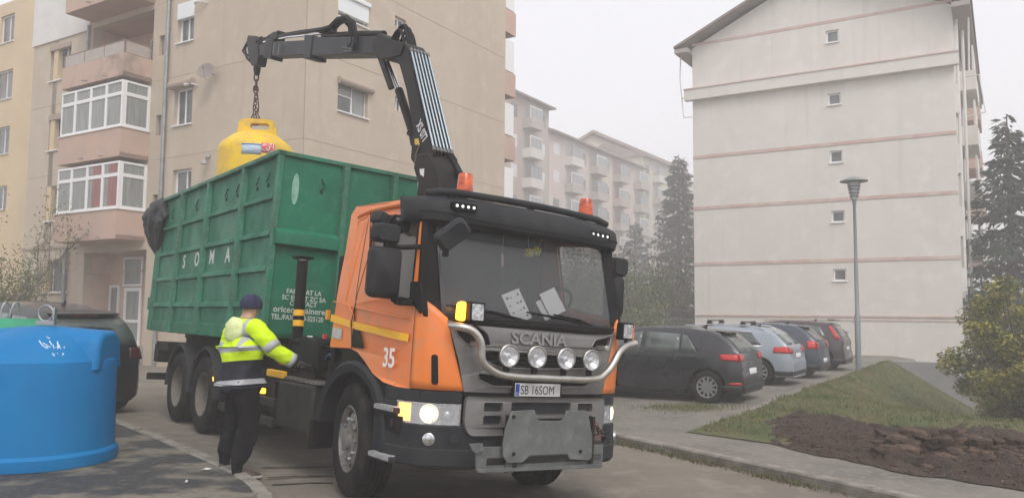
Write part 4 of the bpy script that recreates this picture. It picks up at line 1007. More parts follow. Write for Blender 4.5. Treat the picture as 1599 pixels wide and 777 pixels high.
def cur(a, off=0.):
    s = 1 if a >= 0 else -1; x = abs(a)
    def P(x): return interp(x, _al, [p[0] for p in PLN]), interp(x, _al, [p[1] for p in PLN])
    u, v = P(x); e = .03; u0, v0 = P(max(0, x-e)); u1, v1 = P(x+e); tu, tv = u1-u0, v1-v0
    if x < e: tu, tv = 0, 1
    l = math.hypot(tu, tv); nu, nv = tv/l, -tu/l
    return u+nu*off, s*(v+nv*off)
def CF(a, w_, off=0.): u, v = cur(a, off); return Vector((u, v, w_))
def afit(px, py, off=0., side=-1):
    best = None
    for i in range(0, 400):
        a = side*i*.005; u, v = cur(a, off); w_ = 1.
        for _ in range(3):
            y0 = prj((u, v, w_))[1]; y1 = prj((u, v, w_+.1))[1]; w_ += (py-y0)/((y1-y0)/.1)
        ex = abs(prj((u, v, w_))[0]-px)
        if best is None or ex < best[0]: best = (ex, a, w_)
    return best[1], best[2]
def wrap(b, a0, a1, w0, w1, o0, o1, n=None):
    """curved slab on the cab's plan curve; w0,w1 numbers or functions of a"""
    n = n or max(2, int(abs(a1-a0)/.06)); f0 = w0 if callable(w0) else (lambda a: w0); f1 = w1 if callable(w1) else (lambda a: w1)
    vs = []
    for i in range(n+1):
        a = lerp(a0, a1, i/n)
        vs += [CF(a, f0(a), o1), CF(a, f1(a), o1), CF(a, f1(a), o0), CF(a, f0(a), o0)]
    fs = []
    for i in range(n):
        for k in range(4): fs.append((i*4+k, i*4+(k+1) % 4, i*4+4+(k+1) % 4, i*4+4+k))
    fs += [(0, 1, 2, 3), (n*4+3, n*4+2, n*4+1, n*4)]
    b.add(vs, fs); return b
def subd(P, st=.12):
    Q = []
    for i in range(len(P)):
        a, c = P[i], P[(i+1) % len(P)]; n = max(1, int(math.hypot(c[0]-a[0], c[1]-a[1])/st))
        Q += [(lerp(a[0], c[0], k/n), lerp(a[1], c[1], k/n)) for k in range(n)]
    return Q
def roundp(P, r=.03, n=4, only=None):
    Q = []; N = len(P)
    for i in range(N):
        p = Vector(P[i]); a = Vector(P[i-1]); c = Vector(P[(i+1) % N])
        if only and i not in only: Q.append(tuple(p)); continue
        d0 = (a-p); d1 = (c-p); k = min(r, d0.length*.45, d1.length*.45); s = p+d0.normalized()*k; t = p+d1.normalized()*k
        for j in range(n+1):
            q = j/n; Q.append(tuple(s*(1-q)**2+p*2*q*(1-q)+t*q*q))
    return Q
def face_uv(pts, u=0.): return [(tz(x, y, 0, u).y, tz(x, y, 0, u).z) for x, y in pts]
def plan_v(u): return interp(-u, [0, .045, .095, .175, .29, .42, .6], [.4, .85, .99, 1.10, 1.175, 1.215, 1.225])
def side_uw(pts, v=None):
    """points of the cab's near side (or of a plane v) behind these pixels"""
    out = []
    for x, y in pts:
        if v is not None: p = tz(x, y, 1, v); out.append((p.x, p.z)); continue
        q = -1.225; best = None
        for k in range(240):                  # scan v, keep where ray meets the curved side
            q = -1.26+k*.0015; p = tz(x, y, 1, q); e_ = abs(q+plan_v(p.x)-(1.225-vs_(p.z)))
            if best is None or e_ < best[0]-1e-4: best = (e_, p.x, p.z)
        out.append((best[1], best[2]))
    return out
def vs_(w_): return 1.225-.075*max(0, (w_-1.85)/.9)**1.3
# ---- cab core (dark interior shell below the belt) and floor
b = MB(); b.box(-1.8, -.2, -1.12, 1.12, 1.0, 1.42); b.box(-.62, -.14, -1.02, 1.02, .45, 1.62); b.build('cab_floor', m_black, TR)
# ---- side panels with the window opening
so_px = [(557, 322), (662, 308), (655, 400), (651, 462), (645, 530), (640, 606), (618, 603), (598, 596), (582, 583), (569, 563), (558, 549), (546, 543), (515, 541), (524, 480), (540, 390), (549, 335)]
so = side_uw(so_px)
win_px = [(584, 338), (656, 336), (649, 402), (643, 468), (610, 461), (573, 449), (578, 392)]
wn = side_uw(win_px); wn = roundp(wn, .06)
def SM(sg): return lambda p, q, t: Vector((p, sg*(vs_(q)+t), q))
cab = None
UF = [side_uw([(x, y)])[0] for x, y in ((661, 312), (655, 400), (651, 462), (645, 530), (640, 604))]
def u_front(w_): return interp(w_, [p[1] for p in UF[::-1]], [p[0] for p in UF[::-1]])
def SMc(sg):
    def f(p, q, t):
        v = plan_v(p)-(1.225-vs_(q)); return Vector((p, sg*(v+t), q))
    return f
for sg in (-1, 1):
    b = MB(); b.prism(subd(so, .1), SMc(sg), -.03, 0, [subd(wn, .1)]); o = b.build('cab_side', m_or, TR, smooth=25)
    if sg < 0: cab = o
    b = MB(); b.prism(subd([(p[0]+(.02 if p[0] > -.7 else -.02)*0, p[1]) for p in wn], .1), SMc(sg), -.022, -.016); b.build('side_window', mat('side_glass', (.115, .10, .085), .05, alpha=.8 if sg < 0 else .18, spec=.9) if sg < 0 else mat('side_glass_far', (.2, .22, .2), .05, alpha=.18, spec=.8), TR)
    # rubber seal
    b = MB(); P = [SMc(sg)(p[0], p[1], .0) for p in subd(wn, .1)]; b.tube(P, .011, 6, closed=True); b.build('window_seal', m_black, TR, smooth=60)
# raised door skin on the visible side gives the shut lines
dpx = [(579, 327), (650, 318), (650, 400), (649, 462), (641, 530), (636, 601), (618, 600), (600, 594), (584, 580), (571, 560), (560, 546), (549, 542), (549, 500), (575, 400)]
def seam(pts, r=.0055, nm='shut_line', par=None, m=None):
    b = MB(); b.tube([SMc(-1)(p[0], p[1], -.001) for p in pts], r, 6); return b.build(nm, m or m_seamd, par or TR)
dd_ = subd(side_uw([(579, 326), (577, 395), (549, 500), (549, 543)]), .08); seam(dd_+[side_uw([(549, 543)])[0]])
seam([(u_front(w_)+.002, w_) for w_ in (1.88, 1.6, 1.3, 1.10)], .007)
seam(subd(side_uw([(560, 322), (660, 313)]), .08)[:12], .003)
# recessed pressing on the rear quarter and creases in the door
for pts, rr in (([(574, 338), (560, 345), (551, 400), (541, 470)], .012), ([(541, 470), (548, 488), (552, 492)], .01), ([(520, 470), (545, 478), (640, 498)], .006)):
    b = MB(); b.tube([SMc(-1)(p[0], p[1], -.004) for p in subd(side_uw(pts), .06)], rr, 8); b.build('pressed_crease', m_or, TR, smooth=80)
# stripe, number, vents, sticker
def sidepatch(pts, m, nm, t0=.001, t1=.003, r=0, par=None):
    P = side_uw(pts); P = roundp(P, r) if r else P
    b = MB(); b.prism(subd(P, .1), SMc(-1), t0, t1); return b.build(nm, m, par or TR)
sidepatch([(518, 490), (547, 500), (547, 511), (516, 501)], m_yel, 'yellow_stripe')
sidepatch([(551, 501), (639, 521), (637, 533), (550, 512)], m_yel, 'yellow_stripe')
sidepatch([(552, 514), (562, 516), (568, 544), (549, 541)], m_black, 'door_handle_recess', r=.03, t1=.006)
sidepatch([(520, 511), (534, 513), (533, 529), (519, 527)], mat('sticker', (.5, .52, .52), .4, c2=(.35, .36, .36), ns=40), 'sticker')
n0 = tz(597, 571, 1, -1.225)
text('35', .235, lambda x, y, z: SMc(-1)(n0.x+x, n0.z+y, .003+z), mat('white_vinyl', (.82, .82, .8), .5), 'fleet_number', TR, .001, xs=.92, bold=.004)
# ---- roof and back wall
def roofw(u, v): return 2.775-.07*abs(v/1.16)**3.2-.06*ss(-u, 1.35, 1.66)
b = MB()
def rf(s, t): u = lerp(-.45, -1.58, s); v = lerp(-1.155, 1.155, t); return (u, v, roofw(u, v))
b.grid(rf, 14, 20)
b.build('roof', m_or, TR, smooth=60, solid=.02)
for sg in (-1, 1):
    b = MB(); b.tube([(u, sg*1.15, 2.712-.045*ss(-u, 1.35, 1.66)) for u in (-.5, -.8, -1.3, -1.5, -1.6)], .03, 8); b.build('roof_edge', m_or, TR, smooth=60)
b = MB(); b.add([(-1.88, -1.2, 1.36), (-1.88, 1.2, 1.36), (-1.6, 1.14, 2.72), (-1.6, -1.14, 2.72)], [(0, 1, 2, 3)]); b.build('cab_back', m_or, TR, solid=.03)
b = MB(); b.box(-1.5, -1.46, -1.1, 1.1, 1.4, 2.7); b.build('cab_lining', m_black, TR)
b = MB(); b.grid(lambda s, t: (lerp(-.33, -1.5, s), lerp(-1.1, 1.1, t), 2.70), 2, 2); b.build('headlining', mat('headliner', (.10, .10, .10), .9), TR)
# ---- front corners
aS = abs(afit(645, 560)[0]); aS = min(aS, 1.33); aS = 1.2
for i, p in enumerate(PLN):
    pass
def a_at_u(u): return interp(-u, [-p[0] for p in PLN], _al)
aS = a_at_u(u_front(1.5))
def cornertop(a): return interp(abs(a), [.8, .98, 1.10, aS], [1.62, 1.685, 1.78, 1.885])
for sg in (-1, 1):
    b = MB(); n = 12; m_ = 10
    def fc(s, t):
        w_b, = (1.085,); 
        a_in = lerp(.80, .985, t); a = lerp(a_in, aS-.008, s); w_ = lerp(1.082, cornertop(a), t)
        bul = .018*math.sin(math.pi*s)*math.sin(math.pi*min(1, t*1.1))
        return CF(sg*a, w_, .008+bul)
    b.grid(fc, n, m_); b.build('corner_panel', m_or, TR, smooth=60, solid=.03, fix=True)
    if sg < 0:
        sa, sw = afit(679, 600, .02); sb, sw2 = afit(679, 553, .02)
        b = MB(); P = roundp([(sa-.028, sw), (sa+.028, sw), (sb+.028, sw2), (sb-.028, sw2)], .03); b.prism(P, lambda p, q, t: CF(p, q, t), .0, .031); b.build('air_slot', m_black, TR, bevel=.004)
    else:
        sa, sw = afit(963, 600, .02, 1); sb, sw2 = afit(965, 556, .02, 1)
        b = MB(); P = roundp([(sa-.03, sw), (sa+.03, sw), (sb+.03, sw2), (sb-.03, sw2)], .03); b.prism(P, lambda p, q, t: CF(p, q, t), .0, .031); b.build('air_slot', m_black, TR, bevel=.004)
# ---- windscreen, pillars, cowl
def WSP(v, w_, off=0.): t = (w_-1.7)/.82; return Vector((-.085-.22*t-.075*abs(v/1.08)**3+off, v, w_))
b = MB(); b.grid(lambda s, t: WSP(lerp(-1.06, 1.06, s), lerp(1.70, 2.56, t)), 20, 6); b.build('windscreen', m_glassdark, TR, smooth=60, fix=False, solid=.006)
for sg in (-1, 1):
    b = MB(); n = 14
    def fp(s, t):
        w_ = lerp(1.70 if False else 1.69, 2.60, t); p0 = WSP(sg*1.0, w_, .006); wl = max(w_, 1.72)
        uf = u_front(min(w_, 2.7))+.01; p1 = Vector((uf, sg*(plan_v(uf)-(1.225-vs_(w_))+.004), w_)); mid = Vector((p0.x*.45+uf*.55+.035, sg*(abs(p0.y)*.4+abs(p1.y)*.6+.02), w_))
        return p0.lerp(mid, s*2) if s < .5 else mid.lerp(p1, s*2-1)
    b.grid(fp, 8, n); b.build('pillar', m_black, TR, smooth=50, solid=.02)
    # black triangular cover over the mirror foot
    b = MB(); b.prism(roundp(side_uw([(648, 440), (664, 440), (668, 470), (664, 492), (647, 468)]), .03), SMc(sg), -.01, .05); b.build('mirror_foot', m_black, TR, bevel=.015)
b = MB(); wrap(b, -1.03, 1.03, lambda a: 1.655+.0*a, lambda a: 1.725, -.12, .0); b.build('cowl', m_black, TR, bevel=.015)
# wipers
for (v0, v1) in ((-.05, -.95), (.72, -.12), (.78, .2)):
    b = MB(); p0 = WSP(v0, 1.70, .03); p1 = WSP(v1, 1.80, .035); b.tube([p0, p0.lerp(p1, .5)+Vector((.01, 0, .02)), p1], [.016, .012, .007], 6)
    pa = p1; b.tube([pa+Vector((0, -.02, .0)), pa.lerp(WSP(v0, 1.74, .02), .75)+Vector((0, 0, -.01))], .008, 5); b.build('wiper', m_black, TR, smooth=60)
# ---- sun visor
def vis(v, k):
    uf = interp(abs(v), [0, .6, .95, 1.1, 1.19, 1.235], [-.13, -.15, -.21, -.28, -.38, -.55])
    sec = [(-.32, 2.56), (-.16, 2.52), (-.03, 2.51), (.025, 2.53), (.045, 2.60), (.02, 2.69), (-.02, 2.745), (-.09, 2.775), (-.3, 2.79)]
    o_, w_ = sec[k]; sc = 1-.0*abs(v); return Vector((max(uf+o_*sc, -.62), v*(1-.018*((k == 0) or (k == 8))), w_-.028*abs(v/1.235)**4*(1 if k > 5 else -0.3)))
b = MB(); vv = [-1.235, -1.22, -1.19, -1.15, -1.1, -1.0, -.85, -.6, -.3, 0, .3, .6, .85, 1.0, 1.1, 1.15, 1.19, 1.22, 1.235]
b.add([vis(v, k) for v in vv for k in range(9)], [(i*9+k, i*9+k+1, i*9+10+k, i*9+9+k) for i in range(len(vv)-1) for k in range(8)]+[tuple(range(9))[::-1], tuple((len(vv)-1)*9+k for k in range(9))])
visr = b.build('sun_visor', m_gr, TR, smooth=40)
b = MB(); b.tube([vis(v, 4)*1.0+Vector((.002, 0, (.0 if abs(v) > .85 else -.035 if abs(v) < .7 else -.02))) for v in vv[2:-2]], .0045, 5); b.build('visor_seam', m_seamd, visr)
def on_vis(px, py, u):
    p = tz(px, py, 0, u); return p
for (x0, y0, x1, y1, u) in ((706, 316, 739, 330, -.165), (915, 361, 950, 374, -.19)):
    pa = tz(x0, y0+2, 0, u); pb = tz(x1, y1-1, 0, u); c = (pa+pb)/2; hw_ = abs(pb.y-pa.y)/2; yaw = math.atan2(.10, 1)*(-1 if c.y < 0 else 1)*1.4
    fr = lambda q_, r_, t: Vector((u+.035+t-abs(q_)*0+(q_)*math.tan(yaw)*(-1), c.y+q_, c.z+r_))
    b = MB(); b.prism(roundp([(-hw_, -.033), (hw_, -.033), (hw_, .033), (-hw_, .033)], .01), fr, -.05, .012); o = b.build('marker_lamp', m_black, TR)
    for k in range(4):
        b = MB(); q0 = lerp(-hw_*.72, hw_*.72, k/3); b.lathe([(0, .018), (.011, .016), (.013, .012)], lambda x, y, h: fr(q0+x, y, h), 12); b.build('led', m_led, o, smooth=60)
b = MB(); b.tube([(-.40, -1.09, 2.785), (-.32, -1.02, 2.80), (-.27, -.9, 2.806), (-.24, -.4, 2.815), (-.23, 0, 2.818), (-.24, .4, 2.815), (-.27, .85, 2.806), (-.33, 1.02, 2.79)], .034, 10)
for v in (-.9, 0, .9): b.cbox((-.3, v, 2.77), (.06, .05, .06))
b.build('roof_bar', m_gr, TR, smooth=50)
for v in (-.72, .76):
    b = MB(); b.lathe([(0, 0), (.09, 0), (.088, .035), (.078, .04), (0, .04)], lambda x, y, h: (-.36+x, v+y, 2.81+h), 20); bc = b.build('beacon', m_black, TR, smooth=40)
    b = MB(); b.lathe([(.078, .04), (.077, .06), (.067, .19), (.06, .205), (0, .21)], lambda x, y, h: (-.36+x, v+y, 2.81+h), 20); b.build('beacon_dome', mat('beacon_orange', (.62, .10, .018), .22, c2=(.25, .035, .012), ns=9, stretch=(1, 1, 2.5), emit=(1, .2, .02), es=.04, coat=.5), bc, smooth=40)
# ---- interior
m_int = mat('interior_grey', (.035, .036, .038), .8)
b = MB(); b.prism([(-.12, 1.62), (-.12, 1.70), (-.3, 1.76), (-.62, 1.74), (-.66, 1.5), (-.3, 1.4)], lambda p, q, t: (p, t, q), -1.05, 1.05); b.build('dashboard', m_int, TR, bevel=.02)
for v in (-.58, .58):
    b = MB(); b.cbox((-1.15, v, 1.5), (.5, .5, .16)); b.cbox((-1.38, v, 1.85), (.14, .48, .62)); b.cbox((-1.38, v, 2.25), (.1, .26, .18)); b.build('seat', mat('seat_cloth', (.05, .05, .055), .9), TR, bevel=.05)
b = MB(); n = 28; nn = Vector((-.75, 0, .66)); xx = Vector((0, 1, 0)); yy = nn.cross(xx)
c = Vector((-.62, .6, 1.92)); b.tube([c+(xx*math.cos(2*math.pi*k/n)+yy*math.sin(2*math.pi*k/n))*.22 for k in range(n)], .016, 8, closed=True)
for k in (0, 2.2, 4.1): b.tube([c-nn*.03, c+(xx*math.cos(k)+yy*math.sin(k))*.22], .018, 6)
b.tube([c, c-nn*.3], .04, 8); b.build('steering_wheel', m_black, TR, smooth=50)
# ---- front face: black backing, grey panel with openings
b = MB(); wrap(b, -1.0, 1.0, 1.06, 1.68, -.10, -.035); b.build('grille_backing', m_black, TR)
H1 = face_uv([(712, 504), (746, 508), (762, 520), (768, 540), (731, 538), (719, 524)]); H2 = face_uv([(757, 546), (850, 552), (933, 558), (931, 575), (850, 576), (780, 574), (757, 562)])
H3 = face_uv([(747, 582), (840, 590), (926, 592), (925, 597), (911, 604), (840, 604), (769, 603), (748, 592)]); H4 = face_uv([(923, 543), (930, 530), (961, 524), (955, 546)])
out = [(-.80, 1.078), (0, 1.072), (.79, 1.078), (.86, 1.35), (.985, 1.672), (.5, 1.685), (0, 1.69), (-.5, 1.685), (-.985, 1.672), (-.87, 1.35)]
b = MB(); b.prism(subd(out, .12), lambda p, q, t: CF(p, q, t), -.02, .012, [subd(roundp(h, .03), .1) for h in (H1, H2, H3, H4)]); gp = b.build('front_panel', m_grm, TR, bevel=.006)
for h in ((H1, H2, H3, H4)):   # lips round the openings
    b = MB(); b.tube([CF(p, q, .01) for p, q in subd(roundp(h, .03), .08)], .009, 6, closed=True); b.build('opening_lip', m_grm, gp, smooth=60)
b = MB()
for q in (1.31, 1.345, 1.38, 1.415): b.tube([CF(a, q, -.02) for a in (-.72, -.3, 0, .3, .72)], .006, 5)
b.build('grille_bars', m_gr, gp)
n0 = tz(799, 536, 0, .02); n1 = tz(898, 549, 0, .02)
wd = n1.y-n0.y
text('SCANIA', .152, lambda x, y, z: CF(n0.y+x, n0.z+.005+y, .014+z), mat('badge_metal', (.33, .33, .325), .3, .7), 'badge', gp, .006, bold=.004, xs=wd/.60*.98, spacing=.97)
b = MB(); wrap(b, -.8, .8, 1.048, 1.07, -.06, -.012); b.build('panel_gap', m_seamd, TR)
# number plate
pc = tz(840.5, 608.6, 0, .03)
b = MB(); b.box(.022, .03, pc.y-.26, pc.y+.26, pc.z-.057, pc.z+.057); pl = b.build('number_plate', m_platew, TR, bevel=.004)
b = MB(); b.box(.0302, .0312, pc.y-.255, pc.y-.213, pc.z-.05, pc.z+.05); b.build('blue_band', mat('plate_blue', (.02, .08, .45), .4), pl)
text('RO', .03, lambda x, y, z: Vector((.0315+z, pc.y-.252+x, pc.z-.042+y)), m_platew, 'country_code', pl, .0004)
text('SB 16SOM', .112, lambda x, y, z: Vector((.0306+z, pc.y-.2+x, pc.z-.039+y)), mat('plate_black', (.01, .01, .01), .5), 'registration', pl, .0006, xs=.80)
b = MB(); b.box(-.0, .024, pc.y-.28, pc.y+.28, pc.z-.065, pc.z+.065); b.build('plate_holder', m_black, pl, bevel=.006)
# ---- bumper
def bb(a): return .43+.03*ss(abs(a), 1.0, 1.4)
b = MB(); wrap(b, -1.78, 1.78, bb, .80, -.14, .012); b.build('bumper', m_gr, TR, bevel=.02)
b = MB(); wrap(b, -1.6, 1.6, lambda a: .455, lambda a: .60, .0, .022); b.build('bumper_lip', m_gr, TR, bevel=.012)
for sg in (-1, 1):
    b = MB(); wrap(b, sg*.80, sg*1.62, .965, 1.082, -.1, .0); b.build('bumper_top', m_gr, TR, bevel=.015)
    b = MB(); wrap(b, sg*1.42, sg*1.75, .79, .97, -.1, -.004); b.build('bumper_end', m_gr, TR, bevel=.01)
cp = roundp([(-.79, .80), (-.74, .715), (.74, .715), (.79, .80), (.79, 1.043), (-.79, 1.043)], .05)
hs1 = [[(s*.62-.0, w0), (s*.43, w0), (s*.43, w0+.075), (s*.62, w0+.075)] for s in (-1, 1) for w0 in (.81, .92)]
hs1 += [[(-.34, .90), (.34, .90), (.34, 1.0), (-.34, 1.0)], [(-.34, .79), (.34, .79), (.34, .86), (-.34, .86)]]
b = MB(); b.prism(subd(cp, .12), lambda p, q, t: CF(p, q, t), .0, .05, [roundp(h if h[0][0] < h[1][0] else h[::-1], .015) for h in hs1]); bc = b.build('bumper_centre', m_grm, TR, bevel=.01)
b = MB(); wrap(b, -.7, .7, .77, 1.02, .0, .014); b.build('bumper_backing', m_gr, TR)
# ---- headlights
for sg in (-1, 1):
    b = MB(); wrap(b, sg*.82, sg*1.40, .795, .968, -.12, -.02); hl = b.build('headlight', mat('lamp_inner', (.30, .30, .31), .25, .8, c2=(.12, .12, .12), ns=18), TR)
    b = MB(); wrap(b, sg*.815, sg*1.41, .79, .803, -.03, .004); wrap(b, sg*.815, sg*1.41, .962, .972, -.03, .004); wrap(b, sg*.812, sg*.83, .79, .972, -.03, .004); b.build('bezel', m_refl, hl)
    def ring(a, r, off, m, nm, dome=.01):
        q = MB(); c0 = CF(sg*a, .883, off); ux = (CF(sg*(a+.05), .883, off)-CF(sg*(a-.05), .883, off)).normalized(); uz = Vector((0, 0, 1)); un = ux.cross(uz)*( -1 if sg < 0 else 1)
        if un.x < 0: un = -un
        q.lathe([(r, 0), (r*.8, dome), (0, dome*1.3)], lambda x, y, h: c0+ux*x+uz*y+un*h, 20); return q.build(nm, m, hl, smooth=60)
    ring(.925, .068, -.014, m_black, 'lamp_ring', .0); ring(.925, .06, -.012, m_refl, 'high_beam', -.02); ring(.925, .03, -.018, m_refl, 'bulb')
    ring(1.085, .062, -.012, m_low, 'low_beam'); ring(1.085, .078, -.018, m_refl, 'lamp_bowl', -.01)
    b = MB(); wrap(b, sg*.99, sg*1.005, .80, .962, -.02, -.002); b.build('divider', m_refl, hl)
    b = MB(); wrap(b, sg*1.255, sg*1.39, .81, .955, -.02, -.006); b.build('indicator', m_orlit if sg < 0 else m_orl, hl)
    b = MB(); wrap(b, sg*1.235, sg*1.25, .80, .962, -.02, .0); b.build('divider', m_refl, hl)
    b = MB(); wrap(b, sg*.83, sg*1.40, .803, .962, -.001, .003); b.build('lens', m_lens, hl)
a, w_ = afit(669, 685, .012); 
def rfront(a, w_, r, off, m, nm, par=TR, ds=.01):
    c0 = CF(a, w_, off); ux = (CF(a+.04, w_, off)-CF(a-.04, w_, off)).normalized(); un = ux.cross(Vector((0, 0, 1)))
    if un.x < 0: un = -un
    b = MB(); b.lathe([(r, -.01), (r, ds), (r*.85, ds*1.5), (0, ds*1.3)], lambda x, y, h: c0+ux*x+Vector((0, 0, 1))*y+un*h, 24); return b.build(nm, m, par, smooth=40)
rfront(a, w_, .052, .022, m_refl, 'fog_lamp'); a2, w2 = afit(709, 687, .012); rfront(a2, w2, .05, .014, m_gr, 'blanking_cover', ds=.006)
a3, w3 = afit(963, 680, .012, 1); rfront(a3, w3, .05, .022, m_refl, 'fog_lamp')
# ---- plough mounting plate
def flat(pts, u, th, m, nm, par=TR, bev=.004, holes=()):
    P = face_uv(pts, u); b = MB(); b.prism(P, lambda p, q, t: Vector((u+t, p, q)), 0, th, [face_uv(h, u) for h in holes]); return b.build(nm, m, par, bevel=bev)
pp = flat([(798, 641), (833, 639), (837, 653), (842, 656), (874, 656), (879, 653), (883, 640), (913, 640), (917, 646), (923, 680), (922, 713), (918, 718), (888, 716), (884, 708), (826, 710), (814, 721), (791, 722), (784, 712), (784, 690), (788, 668)], .20, .018, m_galv, 'plough_plate')
for (x, y) in ((802, 708), (906, 704), (802, 650)):
    p = tz(x, y, 0, .22); b = MB(); b.lathe([(.016, 0), (.016, .012), (0, .012)], lambda a, c, h: (.218+h, p.y+a, p.z+c), 10); b.build('bolt', m_frame, pp)
flat([(741, 697), (940, 693), (938, 726), (742, 734)], .14, .02, m_galv, 'plough_crossbar')
flat([(731, 692), (752, 691), (754, 702), (742, 708), (735, 702)], .162, .02, m_galv, 'plough_bracket')
flat([(742, 731), (938, 723), (936, 729), (744, 737)], .165, .03, m_galv, 'plough_lip')
b = MB()
for v in (-.38, .5): b.cbox((.1, v, .68), (.2, .03, .42))
b.cbox((.08, 0, .52), (.16, 1.3, .06)); b.build('plough_arms', m_frame, TR)
b = MB(); b.cbox((.16, -.42, .62), (.05, .08, .4)); b.build('plough_hinge', m_galv, TR, bevel=.01)
# hoses and cables dangling at the right of the plate
m_cab = mat('cable_red_brown', (.22, .10, .08), .6)
random.seed(2)
for k in range(7):
    p = tz(921+random.uniform(-4, 4), 668+random.uniform(-6, 6), 0, .12); q = tz(930+random.uniform(-8, 10), 655+random.uniform(-8, 25), 0, .12); r = tz(938+random.uniform(-9, 6), 690+random.uniform(-16, 4), 0, .12)
    b = MB(); b.tube([p, p.lerp(q, .5)+Vector((.03, 0, .03)), q, r.lerp(q, .4)+Vector((.03, .02, 0)), r], .006, 5); b.build('cable', m_cab if k % 2 else m_black, TR, smooth=80)
b = MB(); p = tz(924, 663, 0, .1); b.cbox(p, (.08, .1, .05)); b.build('hydraulic_coupling', mat('coupling', (.15, .10, .09), .5, .4), TR, bevel=.01); b = MB(); p = tz(930, 684, 0, .1); b.cbox(p, (.07, .08, .05)); b.build('hydraulic_coupling', mat('coupling', (.15, .10, .09), .5, .4), TR, bevel=.01)
# ---- light bar and lamps
bp = [(703, 508, .0), (720, 510, .09), (738, 516, .13), (749, 529, .15), (752, 545, .15), (753, 562, .15), (763, 574, .15), (789, 586, .15), (850, 590, .15), (925, 592, .15), (944, 584, .15), (957, 568, .14), (966, 551, .12), (976, 541, .09), (992, 536, .04)]
b = MB(); P = [tz(x, y, 0, u) for x, y, u in bp]
Q = []
for i in range(len(P)-1):
    for k in range(3):
        t = k/3; p0, p1, p2, p3 = P[max(0, i-1)], P[i], P[i+1], P[min(len(P)-1, i+2)]
        Q.append(.5*((2*p1)+(-p0+p2)*t+(2*p0-5*p1+4*p2-p3)*t*t+(-p0+3*p1-3*p2+p3)*t**3))
Q.append(P[-1]); b.tube(Q, .034, 14); bar = b.build('bull_bar', m_steel, TR, smooth=50)
for (x, y) in ((745, 537), (940, 543)):
    p = tz(x, y, 0, .07); b = MB(); b.cbox(p, (.16, .05, .05)); b.build('bar_mount', m_steel, bar, bevel=.01)
for (x, y) in ((795, 555), (838.5, 557), (884, 560), (923.5, 562)):
    c = tz(x, y, 0, .17); r = .098; N = Vector((1, -.12, 0)).normalized(); X = Vector((.12, 1, 0)).normalized(); Z = Vector((0, 0, 1))
    fn = lambda p, q, h: c+X*p+Z*q+N*h
    b = MB(); b.lathe([(0, -.10), (.05, -.09), (r*.9, -.03), (r, 0), (r, .012), (r*.93, .018), (r*.90, .005)], fn, 28); d = b.build('driving_lamp', m_steel, TR, smooth=40)
    b = MB(); b.lathe([(0, .014), (r*.5, .012), (r*.92, .004)], fn, 28); b.build('lens', m_lens, d, smooth=60)
    b = MB(); b.lathe([(0, -.06), (r*.5, -.035), (r*.9, .0)], fn, 28); b.lathe([(0, -.005), (.025, -.01), (.025, -.05)], fn, 14); b.build('reflector', m_refl, d, smooth=60)
    b = MB(); b.cbox(c+Vector((-.03, 0, -r-.03)), (.03, .05, .08)); b.build('bracket', m_black, d)
def sidelamp(px, py, u, sg, lit):
    c = tz(px, py, 0, u)
    b = MB(); b.prism(roundp([(-.085, -.085), (.075, -.085), (.085, .085), (-.075, .085)], .02), lambda p, q, t: c+Vector((t, p*sg, q)), -.06, .02); o = b.build('side_marker_lamp', m_black, TR, bevel=.006)
    b = MB(); b.prism(roundp([(-.06, -.068), (.06, -.068), (.065, .068), (-.055, .068)], .012), lambda p, q, t: c+Vector((t, p*sg, q)), .019, .026); b.build('lens', m_refl, o)
    b = MB(); b.prism(roundp([(-.075, -.075), (.02, -.085), (.02, .085), (-.065, .075)], .03), lambda p, q, t: c+Vector((q*0+p*1.-.045, sg*(.085+t), q)), .0, .055); b.build('amber_lens', m_orlit if lit else m_orl, o, bevel=.015)
    b = MB(); b.tube([c+Vector((0, 0, -.08)), c+Vector((-.0, 0, -.17))], .018, 8); b.build('stalk', m_black, o)
sidelamp(744, 487, .06, -1, True); sidelamp(978, 517, .04, 1, False)
# ---- mirrors
def mirror(parts, sg):
    b = MB()
    for (c, d, r) in parts:
        P = roundp([(-d[1]/2, -d[2]/2), (d[1]/2, -d[2]/2), (d[1]/2, d[2]/2), (-d[1]/2, d[2]/2)], r)
        vs = []
        n = len(P)
        for (t, s) in ((-.5, .95), (-.2, 1.), (.25, .97), (.5, .80)):
            for p, q in P: vs.append(Vector(c)+Vector((t*d[0], p*s, q*s)))
        b.add(vs, [(j*n+i, j*n+(i+1) % n, (j+1)*n+(i+1) % n, (j+1)*n+i) for j in range(3) for i in range(n)]+[tuple(range(n))[::-1], tuple(3*n+i for i in range(n))])
    return b
def mpt(px, py, sg=-1): return tz(px, py, 0, -.42) if sg < 0 else tz(px, py, 0, -.45)
c1 = mpt(600, 425); c2 = mpt(603, 364); c3 = mpt(607, 342)
mirror([(c1, (.13, .29, .44), .06)], -1).build('mirror', m_gr, TR, smooth=45)
mirror([(c2, (.13, .25, .165), .05)], -1).build('mirror', m_gr, TR, smooth=45)
o = mirror([(Vector((0, 0, 0)), (.12, .24, .12), .04)], -1).build('kerb_mirror', m_gr, TR, smooth=45); o.location = tz(601, 345, 0, -.62); o.rotation_euler = (R_(-18), R_(0), R_(10))
o = mirror([(Vector((0, 0, 0)), (.11, .17, .12), .04)], -1).build('kerb_mirror', m_black, TR, smooth=45); o.location = tz(629, 352, 0, -.62); o.rotation_euler = (R_(30), 0, 0)
b = MB()
